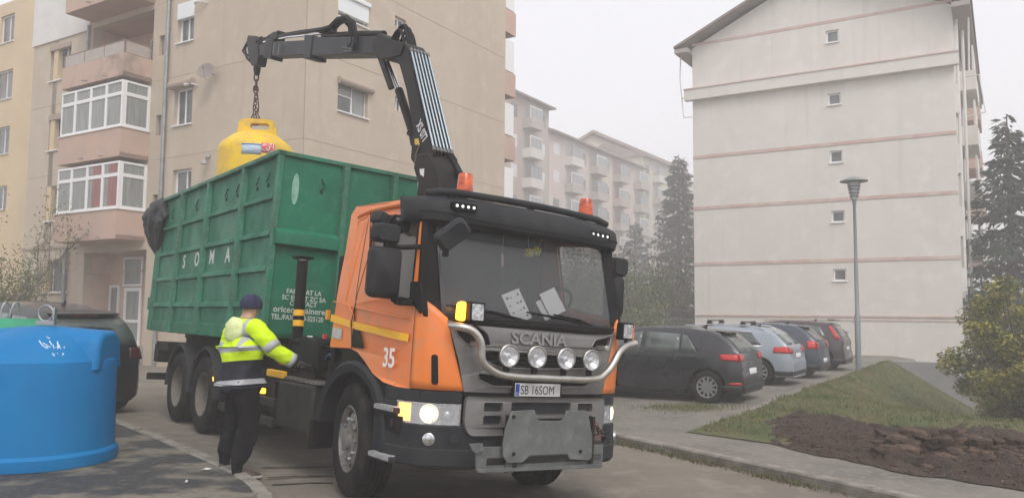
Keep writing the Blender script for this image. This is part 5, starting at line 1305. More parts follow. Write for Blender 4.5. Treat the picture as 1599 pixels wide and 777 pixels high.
pm = tz(657, 385, 0, -.28); b.tube([pm, tz(628, 386, 0, -.40), c1+Vector((0, .02, .24)), c2+Vector((0, 0, -.05))], .022, 8); b.tube([tz(644, 473, 0, -.26), tz(622, 472, 0, -.36), c1+Vector((0, .1, -.22))], .024, 8); b.tube([c2+Vector((0, 0, .05)), c3, tz(618, 337, 0, -.55)], .018, 8)
b.cbox(tz(625, 470, 0, -.36), (.07, .08, .06)); b.tube([c1+Vector((0, 0, .1)), c1+Vector((0, 0, .3))], .03, 8); b.build('mirror_arm', m_black, TR, smooth=50)
k1 = mpt(968, 417, 1); k2 = mpt(966, 466, 1)
k1 = tz(968, 417, 0, -.45); k2 = tz(965, 463, 0, -.45)
mirror([(k1+Vector((0, -.03, 0)), (.13, .22, .2), .06)], 1).build('mirror', m_gr, TR, smooth=45); mirror([(k2+Vector((0, -.06, 0)), (.13, .2, .46), .05)], 1).build('mirror', m_gr, TR, smooth=45)
b = MB(); b.tube([(-.28, 1.1, 2.3), k1+Vector((0, -.05, -.12)), k2+Vector((0, -.05, .1)), (-.28, 1.12, 1.9)], .02, 8); b.build('mirror_arm', m_black, TR, smooth=50)
# front mirror hanging from the visor
o = mirror([(Vector((0, 0, 0)), (.13, .30, .17), .05)], -1).build('front_mirror', m_gr, TR, smooth=45); o.location = tz(707, 366, 0, .12); o.rotation_euler = (R_(42), R_(14), R_(-16))
b = MB(); b.tube([tz(705, 346, 0, -.1), tz(703, 362, 0, .06)], .02, 8); b.cbox(tz(696, 392, 0, .1), (.05, .03, .09)); b.build('mirror_arm', m_black, TR, smooth=50)
# ---- wheels
m_rimg = mat('steel_rim', (.30, .30, .29), .5, .55, c2=(.15, .13, .11), ns=6, rv=.2)
m_rimd = mat('dusty_rim', (.20, .18, .155), .8, .1, c2=(.13, .115, .1), ns=5)
def wheel(name, loc, yaw, sg, rear):
    R = .525; Wt = .15
    e = empty('wheel', loc, yaw); e.parent = TR; e.matrix_world = Matrix(); e.location = loc; e.rotation_euler = (0, 0, yaw)
    tag_ = e
    fn = lambda p, q, h: (p, sg*h, q)
    def tyre(off):
        b = MB(); prof = [(.30, Wt*.75), (.31, Wt*.95), (.40, Wt*1.08), (.47, Wt*1.05), (.508, Wt*.93), (R, Wt*.8)]
        rib = []
        for k in range(5):
            x0 = lerp(Wt*.8, -Wt*.8, k/5); x1 = lerp(Wt*.8, -Wt*.8, (k+1)/5)
            rib += [(R, x0-.004), (R, x1+.006), (R-.014, x1+.005), (R-.014, x1-.003)]
        prof += rib[1:-2]+[(R, -Wt*.8), (.508, -Wt*.93), (.47, -Wt*1.05), (.40, -Wt*1.08), (.30, -Wt*.75)]
        b.lathe([(r, h+off) for r, h in prof], fn, 48); return b.build('tyre', m_tyre, e, smooth=35)
    tyre(0)
    b = MB()
    if rear:
        tyre(-.34)
        b.lathe([(.30, .12), (.315, .135), (.30, .14), (.285, .10), (.27, -.02), (.20, -.09), (.17, -.10), (.16, -.05), (.10, -.03), (.09, .02), (0, .03)], fn, 40); hb, rb = -.095, .215
    else:
        b.lathe([(.30, .12), (.315, .14), (.30, .145), (.285, .11), (.265, .07), (.25, .09), (.20, .115), (.165, .115), (.16, .13), (.10, .135), (.095, .17), (.07, .185), (0, .185)], fn, 40); hb, rb = .115, .185
    for k in range(10):
        a = 2*math.pi*k/10; ca, sa = math.cos(a), math.sin(a)
        b.cur = 0; b.lathe([(.018, 0), (.018, .028), (.012, .036), (0, .036)], lambda p, q, h: fn(rb*ca+p, rb*sa+q, hb+h), 6)
        a += .31; ca2, sa2 = math.cos(a), math.sin(a)
        b.cur = 1; b.lathe([(.024, 0), (0, .0015)], lambda p, q, h: fn(.245*ca2+p, .245*sa2+q, (.098 if not rear else -.045)+h), 10)
    b.build('rim', [m_rimd if rear else m_rimg, m_seamd], e, smooth=35)
    return e
xf_ = -1.31
wheel('wheel', (xf_-.0, -1.06, .525), R_(-9), -1, False); wheel('wheel', (xf_, 1.02, .525), R_(-10), 1, False)
for u in (-6.07, -7.42):
    wheel('wheel', (u, -1.08, .525), 0, -1, True); wheel('wheel', (u, 1.08, .525), 0, 1, True)
# ---- arches, steps
m_step = mat('step_tread', (.45, .45, .45), .5, .3, c2=(.25, .25, .25), ns=30)
for sg in (-1, 1):
    v0, v1 = sg*1.02, sg*1.245
    n = 20; b = MB(); vs = []; 
    th = [R_(lerp(-8, 172, k/n)) for k in range(n+1)]
    for t in th:
        for (r, v) in ((.64, v0), (.64, v1), (.72, v1+sg*.012), (.755, v1-sg*.02), (.76, v0)): vs.append((xf_+.02+r*math.cos(t)*(1.02), v, .53+r*math.sin(t)*(.965)))
    b.add(vs, [(i*5+k, i*5+(k+1) % 5, i*5+5+(k+1) % 5, i*5+5+k) for i in range(n) for k in range(5)]+[tuple(range(5)), tuple(n*5+k for k in range(5))[::-1]]); b.build('wheel_arch', m_gr, TR, smooth=40)
    b = MB(); b.box(-2.14, -2.06, min(v0, v1), max(v0, v1), .33, .62); b.build('mud_flap', m_black, TR)
    b = MB(); b.box(-.95, -.5, min(sg*.85, sg*1.2), max(sg*.85, sg*1.2), .52, 1.10); b.box(-.5, -.36, min(sg*.85, sg*1.12), max(sg*.85, sg*1.12), .52, 1.10); b.box(-1.95, -.6, min(sg*.6, sg*1.0), max(sg*.6, sg*1.0), .95, 1.36); b.build('step_housing', m_black, TR)
    for (w_, ua, ub, vo) in ((.905, -.72, -.38, 1.27), (.50, -.72, -.36, 1.29)):
        b = MB(); b.box(ua, ub, min(sg*.95, sg*vo), max(sg*.95, sg*vo), w_-.05, w_); s_ = b.build('step', m_gr, TR, bevel=.01)
        b = MB(); b.box(ua+.01, ub-.01, min(sg*1.05, sg*(vo-.005)), max(sg*1.05, sg*(vo-.005)), w_+.001, w_+.012); b.build('tread', m_step, s_, bevel=.004)
        b = MB()
        b.box(ua-.0, ub+.0, min(sg*(vo), sg*(vo+.006)), max(sg*(vo), sg*(vo+.006)), w_-.03, w_+.008); b.build('step_edge', m_step, s_)
    b = MB(); b.box(-.78, -.34, min(sg*1.0, sg*1.235), max(sg*1.0, sg*1.235), .70, .84); b.build('step_box', m_black, TR, bevel=.01)
    b = MB(); b.box(-.46, -.42, min(sg*1.235, sg*1.242), max(sg*1.235, sg*1.242), .75, .82); b.build('side_reflector', m_redd, TR)
# ---- chassis
b = MB()
for v in (-.42, .42): b.box(-9.3, -.5, v-.05, v+.05, .82, 1.08)
for u in (-1.9, -3.2, -4.4, -5.5, -6.75, -8.2, -9.2): b.box(u-.05, u+.05, -.37, .37, .85, 1.05)
b.build('chassis_frame', m_frame, TR)
b = MB()
for v in (-.38, .38): b.box(-9.85, -3.4, v-.07, v+.07, 1.10, 1.30)
b.box(-9.9, -9.4, -.5, .5, 1.05, 1.38); b.build('hook_lift_frame', m_frame, TR)
b = MB()
for u in (-6.07, -7.42): b.tube([(u, -1.0, .525), (u, 1.0, .525)], .11, 10)
b.tube([(xf_, -.95, .5), (xf_, .95, .5)], .08, 8); b.tube([(-6.07, 0, .525), (-2, 0, .75)], .06, 8)
b.box(-8.2, -5.3, -.7, -.5, .5, .9); b.box(-8.2, -5.3, .5, .7, .5, .9); b.build('axles', m_frame, TR, smooth=40)
m_box = mat('side_box_grey', (.018, .019, .022), .6, c2=(.045, .040, .034), ns=3, spec=.3)
b = MB(); b.box(-3.28, -2.28, -1.19, -.6, .42, .95); b.build('side_tank', m_box, TR, bevel=.04)
b = MB(); b.box(-3.28, -2.28, .6, 1.19, .42, .95); b.build('side_tank', m_box, TR, bevel=.04)
b = MB(); b.box(-3.25, -2.2, -1.18, -.45, .955, .985)
b.build('deck_plate', mat('deck_ribbed', (.10, .10, .10), .7, c2=(.2, .18, .15), ns=20), TR)
p = side_uw([(425, 592), (450, 597), (450, 604), (425, 599)], -1.2); b = MB(); b.box(-3.62, -3.12, -1.21, -1.15, .955, 1.035); b.build('yellow_marker', m_yel, TR, bevel=.008)
for (w_, nm) in ((.44, 'side_guard'), (.66, 'side_guard')):
    b = MB(); b.box(-5.35, -3.32, -1.2, -1.14, w_-.05, w_+.05); b.build(nm, m_box, TR, bevel=.01)
    b = MB(); b.box(-5.35, -3.32, 1.14, 1.2, w_-.05, w_+.05); b.build(nm, m_box, TR, bevel=.01)
b = MB()
for u in (-5.1, -4.3, -3.5): b.box(u-.03, u+.03, -1.15, -.45, .36, .9)
b.build('guard_bracket', m_frame, TR)
b = MB(); b.box(-5.3, -3.6, -1.0, -.5, .5, .98); b.build('battery_box', m_frame, TR, bevel=.02)
for u in (-3.72, -5.62):
    b = MB(); b.box(u-.04, u+.04, -1.22, -1.17, .74, .80); b.build('side_marker', m_orlit, TR, bevel=.01)
# rear mudguards
for u in (-6.07, -7.42):
    for sg in (-1, 1):
        n = 16; b = MB(); vs = []
        for k in range(n+1):
            t = R_(lerp(-5, 185, k/n)) if True else 0
            for (r, v) in ((.585, sg*.72), (.585, sg*1.235), (.62, sg*1.25), (.635, sg*1.22), (.635, sg*.72)): vs.append((u+r*math.cos(t), v, .56+r*math.sin(t)))
        b.add(vs, [(i*5+k, i*5+(k+1) % 5, i*5+5+(k+1) % 5, i*5+5+k) for i in range(n) for k in range(5)]+[tuple(range(5)), tuple(n*5+k for k in range(5))[::-1]]); b.build('mudguard', m_gr, TR, smooth=40)
# rear end
b = MB(); b.box(-9.62, -9.55, -1.18, 1.18, .48, .60); b.build('rear_bumper_bar', m_frame, TR, bevel=.01)
b = MB(); b.box(-9.5, -8.7, -1.1, 1.1, 1.02, 1.16); b.box(-9.6, -9.3, -1.1, -.7, .80, 1.1); b.box(-9.6, -9.3, .7, 1.1, .80, 1.1); b.build('rear_underframe', m_frame, TR, bevel=.01)
b = MB(); b.box(-8.7, -8.4, -.6, .6, .7, 1.05); b.box(-5.6, -8.0, -.34, .34, .6, .82); b.build('spring_hanger', m_frame, TR)
# ---- gear behind the cab
b = MB(); b.box(-2.75, -1.98, -1.0, 1.0, 1.0, 1.22); b.cbox((-2.5, 0, 1.7), (.5, .9, 1.3)); b.build('crane_base', m_frame, TR, bevel=.03)
b = MB(); p = tz(490, 556, 1, -1.0); b.prism(roundp(side_uw([(468, 575), (471, 540), (478, 528), (492, 526), (510, 531), (512, 577)], -1.0), .03), lambda q, r, t: (q, t, r), -1.12, -.8); b.build('black_canister', m_black, TR, bevel=.03)
b = MB(); p = tz(484, 526, 1, -.98); b.cbox(p, (.12, .03, .03)); b.build('canister_cap', mat('cap_white', (.7, .7, .7), .5), TR, bevel=.008)
b = MB(); b.box(-2.2, -1.95, -1.05, -.6, 1.0, 1.5); b.build('valve_block', m_frame, TR, bevel=.01)
random.seed(9); 
for k in range(9):
    p0 = Vector((-2.05+random.uniform(-.1, .1), -.95+random.uniform(-.1, .2), 1.15+random.uniform(0, .35))); p1 = Vector((-3.1+random.uniform(-.2, .3), -.7+random.uniform(-.3, .2), 1.0+random.uniform(0, .2)))
    b = MB(); b.tube([p0, p0.lerp(p1, .35)+Vector((0, -.05, .12*random.random())), p0.lerp(p1, .7)+Vector((0, -.08, -.05)), p1], .014, 6); b.build('hose', m_black if k % 3 else mat('blue_hose', (.05, .12, .25), .5), TR, smooth=70)
b = MB(); p = tz(507, 525, 1, -1.0); b.cbox(p, (.05, .03, .05)); b.build('red_tap', mat('tap_red', (.6, .03, .04), .4), TR)
b = MB(); b.cbox(tz(512, 491, 1, -1.15), (.06, .03, .1)); b.build('amber_reflector', mat('amber_reflector', (.7, .3, .03), .4), TR)
b = MB(); b.box(-2.1, -2.02, -1.1, -1.04, 1.2, 2.3); b.build('stay_post', m_frame, TR)
# control levers and red beam the worker reaches for
b = MB(); b.box(-3.7, -2.75, -1.05, -.95, 1.08, 1.2); b.build('red_beam', mat('dull_red', (.30, .03, .03), .6), TR, bevel=.01)
for k in range(5):
    b = MB(); u = -2.95-.07*k; b.tube([(u, -1.05, 1.2), (u, -1.12, 1.36)], .01, 6); b.tube([(u, -1.12, 1.35), (u, -1.125, 1.385)], .018, 8); b.build('control_lever', m_black, TR, smooth=50)
# stabiliser leg folded upward with its round foot
su = -3.3; pt_ = tz(473, 403, 1, -1.02); pb_ = tz(462, 560, 1, -1.02)
b = MB(); b.tube([pb_+Vector((0, 0, -.15)), pt_+Vector((0, 0, -.03))], .062, 14); st = b.build('stabiliser_leg', m_black, TR, smooth=45)
dv = (pt_-pb_).normalized()
b = MB(); b.tube([pt_+dv*-.06, pt_+dv*-.02], .045, 12); b.build('steel_collar', m_steel, st, smooth=45)
b = MB(); b.tube([pt_+dv*-.02, pt_+dv*.0, pt_+dv*.012], [.06, .13, .13], 20); b.build('foot_plate', m_black, st, smooth=45)
for y_ in (489, 505):
    t = (y_-560)/(403-560.); c = pb_.lerp(pt_, t); b = MB(); b.tube([c-dv*.035, c+dv*.035], .0635, 14); b.build('yellow_band', m_yel, st, smooth=45)
b = MB(); b.tube([pt_+Vector((.0, 0, -.9)), pb_+Vector((.1, 0, .1)), pb_+Vector((.25, .1, -.1))], .04, 8); b.build('leg_bracket', m_black, st, smooth=45)
# ---- crane
CRN = None
m_cr = mat('crane_dark', (.006, .006, .007), .5, .0, c2=(.018, .015, .013), ns=3., spec=.2)
m_crl = mat('crane_slate', (.024, .028, .034), .48, .0, c2=(.013, .015, .018), ns=2.5, spec=.28)
m_rod = mat('hydraulic_rod', (.75, .76, .78), .12, 1.)
def nplate(pts, va, vb, m, nm, par, bev=.012):
    P = side_uw(pts, va); b = MB(); b.prism(P, lambda p, q, t: (p, t, q), va, vb); return b.build(nm, m, par, bevel=bev)
m_pipe2 = mat('hydraulic_pipe', (.38, .44, .47), .3, .8)
def v0(px, py, v=0.): return tz(px, py, 1, v)
b = MB(); b.box(-2.72, -2.28, -.22, .22, 1.2, 2.7); b.lathe([(.2, 2.7), (.2, 2.95), (0, 2.95)], lambda x, y, h: (-2.5+x, y, h), 20)
CRN = b.build('loader_crane', m_cr, TR, bevel=.02)
nplate([(650, 308), (652, 285), (645, 262), (650, 240), (668, 238), (680, 262), (686, 285), (684, 310)], -.19, .2, m_cr, 'crane_head', CRN, .02)
def plate(pts, va, vb, m, nm, par, bev=.012):
    P = [(v0(x, y).x, v0(x, y).z) for x, y in pts]; b = MB(); b.prism(P, lambda p, q, t: (p, t, q), va, vb); return b.build(nm, m, par, bevel=bev)
# main (inner) boom
mb_ = nplate([(622, 97), (610, 78), (617, 66), (630, 66), (636, 74), (651, 140), (664, 198), (675, 243), (680, 268), (664, 272), (650, 262), (641, 248), (644, 198), (634, 140)], -.14, .15, m_cr, 'main_boom', TR)
# knuckle
plate([(596, 66), (611, 57), (622, 64), (648, 75), (642, 92), (622, 97), (612, 97), (598, 86)], -.16, .12, m_cr, 'knuckle', mb_)
# boom front face pipes
A0 = v0(637, 76, -.14); A1 = v0(675, 243, -.14); A0.y = A1.y = 0
def along(t, lat, out=.0):
    c = A0.lerp(A1, t); d = (A1-A0).normalized(); nrm = Vector((-d.z, 0, d.x)); nrm = nrm if nrm.x > 0 else -nrm
    return c+Vector((0, lat, 0))+nrm*out
for k in range(6):
    lat = lerp(-.115, .125, k/5)
    b = MB(); b.tube([along(t, lat, .028) for t in (.02, .3, .6, .94)], .0135, 8); b.build('hydraulic_pipe', m_pipe2, mb_, smooth=60)
    b = MB(); b.tube([along(.93, lat, .028), along(.965, lat, .03)], .021, 8); b.tube([along(.01, lat, .028), along(.04, lat, .028)], .02, 8); b.build('pipe_fitting', m_galv, mb_, smooth=60)
    b = MB(); p = along(.965, lat, .03); q = v0(672+k*3, 262+random.uniform(-4, 4), lat); b.tube([p, p.lerp(q, .45)+Vector((.05+.03*(k == 5), 0, 0)), q], .016, 7); b.build('hose', m_black, mb_, smooth=70)
for k in range(3):
    lat = .06+.03*k; p = along(.965, lat, .03); q = v0(712-k*2, 285, lat); m2 = v0(706+k*3, 250, lat+.05); b = MB(); b.tube([p, m2, q+Vector((.05, 0, .1)), q], .018, 7); b.build('hose', m_black, mb_, smooth=70)
def arc(p, q, h, n=10, side=Vector((0, 0, 1))): return [p.lerp(q, i/n)+side*h*math.sin(math.pi*i/n) for i in range(n+1)]
for k, (x0, y0, x1, y1, h) in enumerate(((612, 62, 634, 80, .20), (616, 62, 639, 80, .26), (620, 64, 643, 82, .28), (625, 68, 647, 84, .27), (629, 72, 651, 88, .24))):
    b = MB(); b.tube(arc(v0(x0, y0, -.1+.05*k), v0(x1, y1, -.1+.05*k), h), .019, 8); b.build('hose_loop', m_black, mb_, smooth=70)
b = MB(); b.tube(arc(v0(643, 200, -.15), v0(642, 212, -.15), .1, side=Vector((-1, 0, 0))), .01, 6); b.build('hose_loop', m_black, mb_, smooth=70)
# knuckle cylinder
b = MB(); b.tube([v0(605, 97, .0), v0(624, 143, .0)], .028, 10); b.build('piston_rod', m_rod, mb_, smooth=60)
b = MB(); b.tube([v0(623, 141, .0), v0(644, 205, .0), v0(648, 225, 0)], .055, 12); b.build('cylinder', m_cr, mb_, smooth=50)
b = MB(); b.prism([(v0(x, y).x, v0(x, y).z) for x, y in ((598, 90), (606, 88), (624, 140), (617, 143))], lambda p, q, t: (p, t, q), -.1, -.06); b.build('link_plate', m_cr, mb_, bevel=.01)
# stickers and writing on the boom
q0 = v0(650, 197, -.142); d_ = (v0(662, 228, -.142)-q0); dl = d_.length; ex = d_.normalized(); ey = Vector((-ex.z, 0, ex.x)); ey = ey if ey.z < 0 else -ey
ey = Vector((0, -1, 0)).cross(ex)
ey = -ey if ey.x < 0 else ey
text('XS 077', .17, lambda x, y, z: q0+ex*x+ey*y+Vector((0, -z-.0005, 0)), mat('white_lettering', (.7, .7, .7), .5), 'lettering', mb_, .001, xs=dl/.56, bold=.003)
nplate([(647, 217), (653, 216), (655, 226), (648, 226)], -.1445, -.141, mat('yellow_sticker', (.65, .42, .08), .5), 'warning_sticker', mb_, 0)
nplate([(655, 264), (662, 263), (661, 276), (656, 272)], -.196, -.19, m_platew, 'maker_badge', CRN, 0)
b = MB(); b.tube([v0(655, 228, -.15), v0(650, 240, -.15), v0(648, 255, -.15), v0(651, 262, -.15)], .012, 6); b.build('cable', mat('dirty_cable', (.15, .12, .08), .8), mb_, smooth=70)
b = MB(); b.tube([v0(655, 306, -.1), v0(656, 280, -.1)], .03, 10); b.build('piston_rod', m_rod, CRN, smooth=60)
# outer boom (box sections)
ob = plate([(618, 60), (492, 61), (490, 90), (604, 88), (622, 96)], -.12, .12, m_crl, 'outer_boom', TR)
# ---- outer boom, rest
plate([(500, 58), (488, 58), (486, 95), (497, 95)], -.14, .14, m_crl, 'boom_collar', ob)
plate([(487, 65), (425, 68), (425, 91), (487, 88)], -.095, .095, m_crl, 'boom_extension', ob)
plate([(430, 70), (400, 72), (400, 89), (430, 88)], -.07, .07, m_crl, 'boom_extension', ob)
plate([(436, 64), (424, 64), (420, 92), (432, 95)], -.11, .11, m_cr, 'boom_collar', ob)
for P, r, m in (([(600, 53), (560, 53), (505, 56)], .045, m_cr), ([(560, 55), (500, 53), (450, 58), (412, 66)], .022, m_rod), ([(512, 44), (440, 57), (420, 62)], .032, m_cr), ([(505, 47), (450, 53), (410, 60), (398, 68)], .014, m_black), ([(512, 42), (470, 48), (430, 55)], .01, m_black)):
    b = MB(); b.tube([v0(x, y, -.04) for x, y in P], r, 8); b.build('cylinder' if r > .03 else 'piston_rod' if m == m_rod else 'hose', m, ob, smooth=60)
for P in ([(548, 82), (552, 60), (550, 38), (540, 29), (528, 33), (518, 44), (500, 50)], [(545, 84), (548, 62), (546, 42), (538, 33), (530, 37), (522, 46)], [(552, 80), (556, 58), (553, 36), (541, 26), (527, 30), (515, 42), (495, 48)], [(543, 80), (551, 66), (548, 34), (534, 30), (520, 40), (505, 47)]):
    b = MB(); lat = random.uniform(-.16, -.08); pts = [v0(x, y, lat) for x, y in P]; b.tube(pts, .03, 8); b.build('hose_bundle', m_black, ob, smooth=80)
b = MB()
for (x0, y0, x1, y1) in ((535, 74, 555, 78), (537, 80, 556, 80), (540, 68, 540, 82), (552, 66, 554, 82), (428, 66, 426, 86), (436, 68, 434, 86)): b.tube([v0(x0, y0, -.13), v0(x1, y1, -.13)], .012, 6)
b.build('hose_guide', m_galv, ob)
for (x, y) in ((430, 60), (436, 58)):
    b = MB(); b.cbox(v0(x, y, 0), (.22, .16, .16)); b.build('cylinder_mount', m_cr, ob, bevel=.02)
b = MB(); b.cbox(v0(515, 54, 0), (.25, .14, .14)); b.build('cylinder_mount', m_cr, ob, bevel=.02)
for P in ([(404, 70), (392, 62), (383, 72), (384, 84), (394, 92)], [(404, 74), (390, 68), (380, 78), (386, 92), (398, 96)], [(398, 66), (386, 66), (379, 80), (390, 96)], [(420, 64), (408, 58), (400, 66)], [(440, 62), (424, 54), (410, 64)]):
    b = MB(); b.tube([v0(x, y, random.uniform(-.12, .1)) for x, y in P], .02, 8); b.build('hose', m_black, ob, smooth=80)
tp = v0(400, 76, 0)
b = MB(); b.prism([(v0(x, y).x, v0(x, y).z) for x, y in ((406, 58), (394, 57), (392, 66), (395, 92), (399, 104), (408, 104), (411, 90), (410, 66))], lambda p, q, t: (p, t, q), -.09, .09); b.build('boom_tip', m_cr, ob, bevel=.02)
# chain hangs plumb from the tip
HW = TM @ v0(401.5, 104, 0)
m_rust = mat('rusty_chain', (.13, .07, .045), .7, .4, c2=(.06, .045, .04), ns=20)
CH = empty('lifting_chain', (HW.x, HW.y, HW.z), 0, 'rusty chain hanging from the crane tip to the yellow bin', 'chain')
b = MB(); b.cbox((0, 0, .02), (.09, .09, .16)); b.lathe([(0, .02), (.06, .02), (.07, -.05), (.05, -.16), (0, -.18)], n=14); b.build('swivel', m_cr, CH, smooth=40)
zbt = onY(403, 188, HW.y).z-HW.z
z = -.14; k = 0; random.seed(4)
while z > zbt+.05:
    big = z > zbt*.42; L = .15 if big else .085; r = .016 if big else .010; wd = .04 if big else .026
    X = Vector((math.cos(k*1.57+.5), math.sin(k*1.57+.5), 0)); n = 14; ox = Vector((random.uniform(-.01, .01), random.uniform(-.01, .01), 0))
    pts = []
    for i in range(n):
        a = 2*math.pi*i/n; pts.append(ox+X*wd*math.cos(a)+Vector((0, 0, z-L/2+(L/2)*math.sin(a)*(1.0))))
    b = MB(); b.tube(pts, r, 6, closed=True); b.build('link', m_rust, CH, smooth=80); z -= L-2.3*r; k += 1
for sx in (-1, 1):
    b = MB(); pts = [Vector((sx*.02, 0, zbt*.5)), Vector((sx*.05, .02, zbt*.75)), Vector((sx*.04, 0, zbt+.12)), Vector((sx*.11, 0, zbt-.02))]; b.tube(pts, .012, 6); b.build('sling', m_rust, CH, smooth=80)
b = MB(); b.tube([Vector((.10*math.cos(a), .02, zbt-.02+.07*math.sin(a))) for a in [2*math.pi*i/16 for i in range(16)]], .012, 6, closed=True); b.build('ring', m_rust, CH, smooth=80)
b = MB(); b.cbox((.0, 0, zbt*.42), (.08, .05, .07)); b.build('hook', m_rust, CH, bevel=.02)
# ================================================================ yellow bell bin
m_yb = mat('yellow_plastic', (.80, .53, .02), .48, c2=(.70, .44, .05), ns=3, c3=(.55, .38, .12), ns3=9, bump=.08, bs=90)
yd = HW.y; R = 57.5/F_*yd*1.0
ztop = onY(405, 189, yd).z; zsh = onY(405, 228, yd-.3).z
YB = empty('bell_bin', (HW.x+.03, HW.y, ztop-1.62), 0, 'yellow bell-shaped recycling bin hoisted over the green skip', 'recycling bin')
H = 1.62; s1 = zsh-(ztop-H)
b = MB(); b.lathe([(0, .02), (R*.96, .0), (R*1.0, .04), (R, .1), (R*1.0, s1-.08), (R*.985, s1), (R*.90, s1+.09), (R*.62, s1+.24), (R*.42, s1+.30), (0, s1+.31)], n=56); b.build('body', m_yb, YB, smooth=35)
b = MB(); P = roundp([(-.40, s1+.10), (-.33, s1+.24), (-.30, H-.03), (-.20, H+.01), (.24, H+.01), (.34, H-.03), (.38, s1+.24), (.46, s1+.10)], .05)
rot = Matrix.Rotation(R_(12), 3, 'Z')
b.prism(P, lambda p, q, t: rot @ Vector((p, t-.05, q)), -.10, .12, [roundp([(-.10, H-.19), (.24, H-.19), (.24, H-.07), (-.10, H-.07)], .055)]); b.build('lifting_ear', m_yb, YB, bevel=.02)
def cyl_patch(par, R, a0, a1, z0, z1, m, nm, off=.003):
    b = MB(); b.grid(lambda s, t: ((R+off)*math.cos(lerp(a0, a1, s)), (R+off)*math.sin(lerp(a0, a1, s)), lerp(z0, z1, t)), 8, 2); return b.build(nm, m, par, smooth=60, fix=False, solid=.002)
m_lab = mat('label_paper', (.55, .60, .66), .5, c2=(.3, .42, .55), ns=18, stretch=(.3, .3, 4))
ax = lambda px: -math.pi/2+math.asin(max(-1, min(1, (px-404)/57.5)))-R_(0)+math.atan2(HW.x, HW.y)*-1*0
lb = cyl_patch(YB, R, ax(401), ax(429), s1-.22, s1-.03, m_lab, 'label'); cyl_patch(lb, R, ax(401), ax(429), s1-.05, s1-.03, mat('label_blue', (.05, .2, .5), .5), 'label_header', .006)
lb = cyl_patch(YB, R, ax(429), ax(446), s1-.18, s1-.0, mat('label_red', (.65, .08, .08), .5, c2=(.7, .6, .58), ns=30, lo=.5, hi=.55), 'label')
# ================================================================ green skip
SK = empty('skip_container', mat4=TM, label='big green open skip on the truck bed, lettered SOMA on its side', cat='skip')
m_gn = mat('green_paint', (.008, .155, .082), .45, c2=(.015, .125, .072), ns=1.6, c3=(.03, .18, .11), ns3=7, spec=.35, rv=.25, bump=.1, bs=12, bd=.02)
m_gn2 = mat('green_paint_worn', (.015, .17, .095), .5, c2=(.04, .115, .07), ns=3, c3=(.07, .20, .14), ns3=16, rv=.2)
m_ink = mat('white_stencil', (.62, .64, .60), .6, c2=(.3, .42, .34), ns=25, lo=.5, hi=.7)
m_hk = mat('hook_dark_green', (.008, .07, .04), .7)
U0, U1 = -9.62, -3.81; WB, WT = 1.40, 3.63; VW = 1.2
for sg in (-1, 1):
    b = MB(); b.box(U0, U1, min(sg*VW, sg*(VW-.03)), max(sg*VW, sg*(VW-.03)), WB, WT); b.build('side_wall', m_gn, SK)
    b = MB(); b.box(U0-.02, U1+.04, min(sg*(VW-.04), sg*(VW+.07)), max(sg*(VW-.04), sg*(VW+.07)), WT, WT+.06); b.build('top_rail', m_gn2, SK, bevel=.01)
    b = MB(); b.box(U0, U1+.02, min(sg*(VW-.02), sg*(VW+.03)), max(sg*(VW-.02), sg*(VW+.03)), WB-.06, WB+.12); b.build('bottom_rail', m_gn, SK, bevel=.01)
    posts = [tz(361+2, 490, 1, -1.25).x, tz(308, 505, 1, -1.25).x, tz(267, 500, 1, -1.25).x]
    posts = [tz(x, 400, 1, -1.24).x for x in (369, 316, 276)]
    for u in posts+[U0+.06]:
        b = MB(); b.prism([(u-.06, VW), (u-.035, VW+.075), (u+.035, VW+.075), (u+.06, VW)], lambda p, q, t: (p, sg*q, t), WB-.05, WT); b.build('post', m_gn2, SK, bevel=.004)
    xs = [U1-.03]+posts+[U0+.12]
    for i in range(4):
        for w_ in (1.78, 2.22, 2.66, 3.12):
            b = MB(); b.prism([(w_-.035, VW), (w_-.02, VW+.045), (w_+.03, VW+.04), (w_+.055, VW)], lambda p, q, t: (t, sg*q, p), xs[i+1]+.065, xs[i]-.065); b.build('rib', m_gn, SK)
    for u in (-4.2, -4.6, -5.4, -5.9, -6.8, -7.4, -8.4, -8.9):
        b = MB(); u_ = u; b.tube([(u_, sg*(VW+.0), 3.46), (u_, sg*(VW+.02), 3.42), (u_+.03, sg*(VW+.025), 3.39), (u_-.03, sg*(VW+.025), 3.35), (u_+.03, sg*(VW+.02), 3.31), (u_-.01, sg*(VW+.01), 3.28)], .010, 6); b.build('net_hook', m_hk, SK)
b = MB(); b.box(U0, U1, -VW+.03, VW-.03, WB, WB+.05); b.build('floor', m_gn2, SK)
b = MB(); b.box(U0, U0+.05, -VW+.03, VW-.03, WB, WT); b.build('rear_door', m_gn, SK)
for w_ in (1.7, 2.9):
    b = MB(); b.box(U0-.06, U0+.02, -VW-.09, -VW+.0, w_, w_+.22); b.build('hinge', m_gn2, SK, bevel=.01)
b = MB(); b.box(U1-.04, U1, -VW, VW, WB, WT); b.build('front_wall', m_gn, SK)
b = MB(); b.prism([(-VW-.06, WT+.0), (VW+.06, WT+.0), (VW+.06, WT+.055), (-VW-.06, WT+.055)], lambda p, q, t: (t, p, q), U1-.05, U1+.04); b.build('top_rail', m_gn2, SK, bevel=.008)
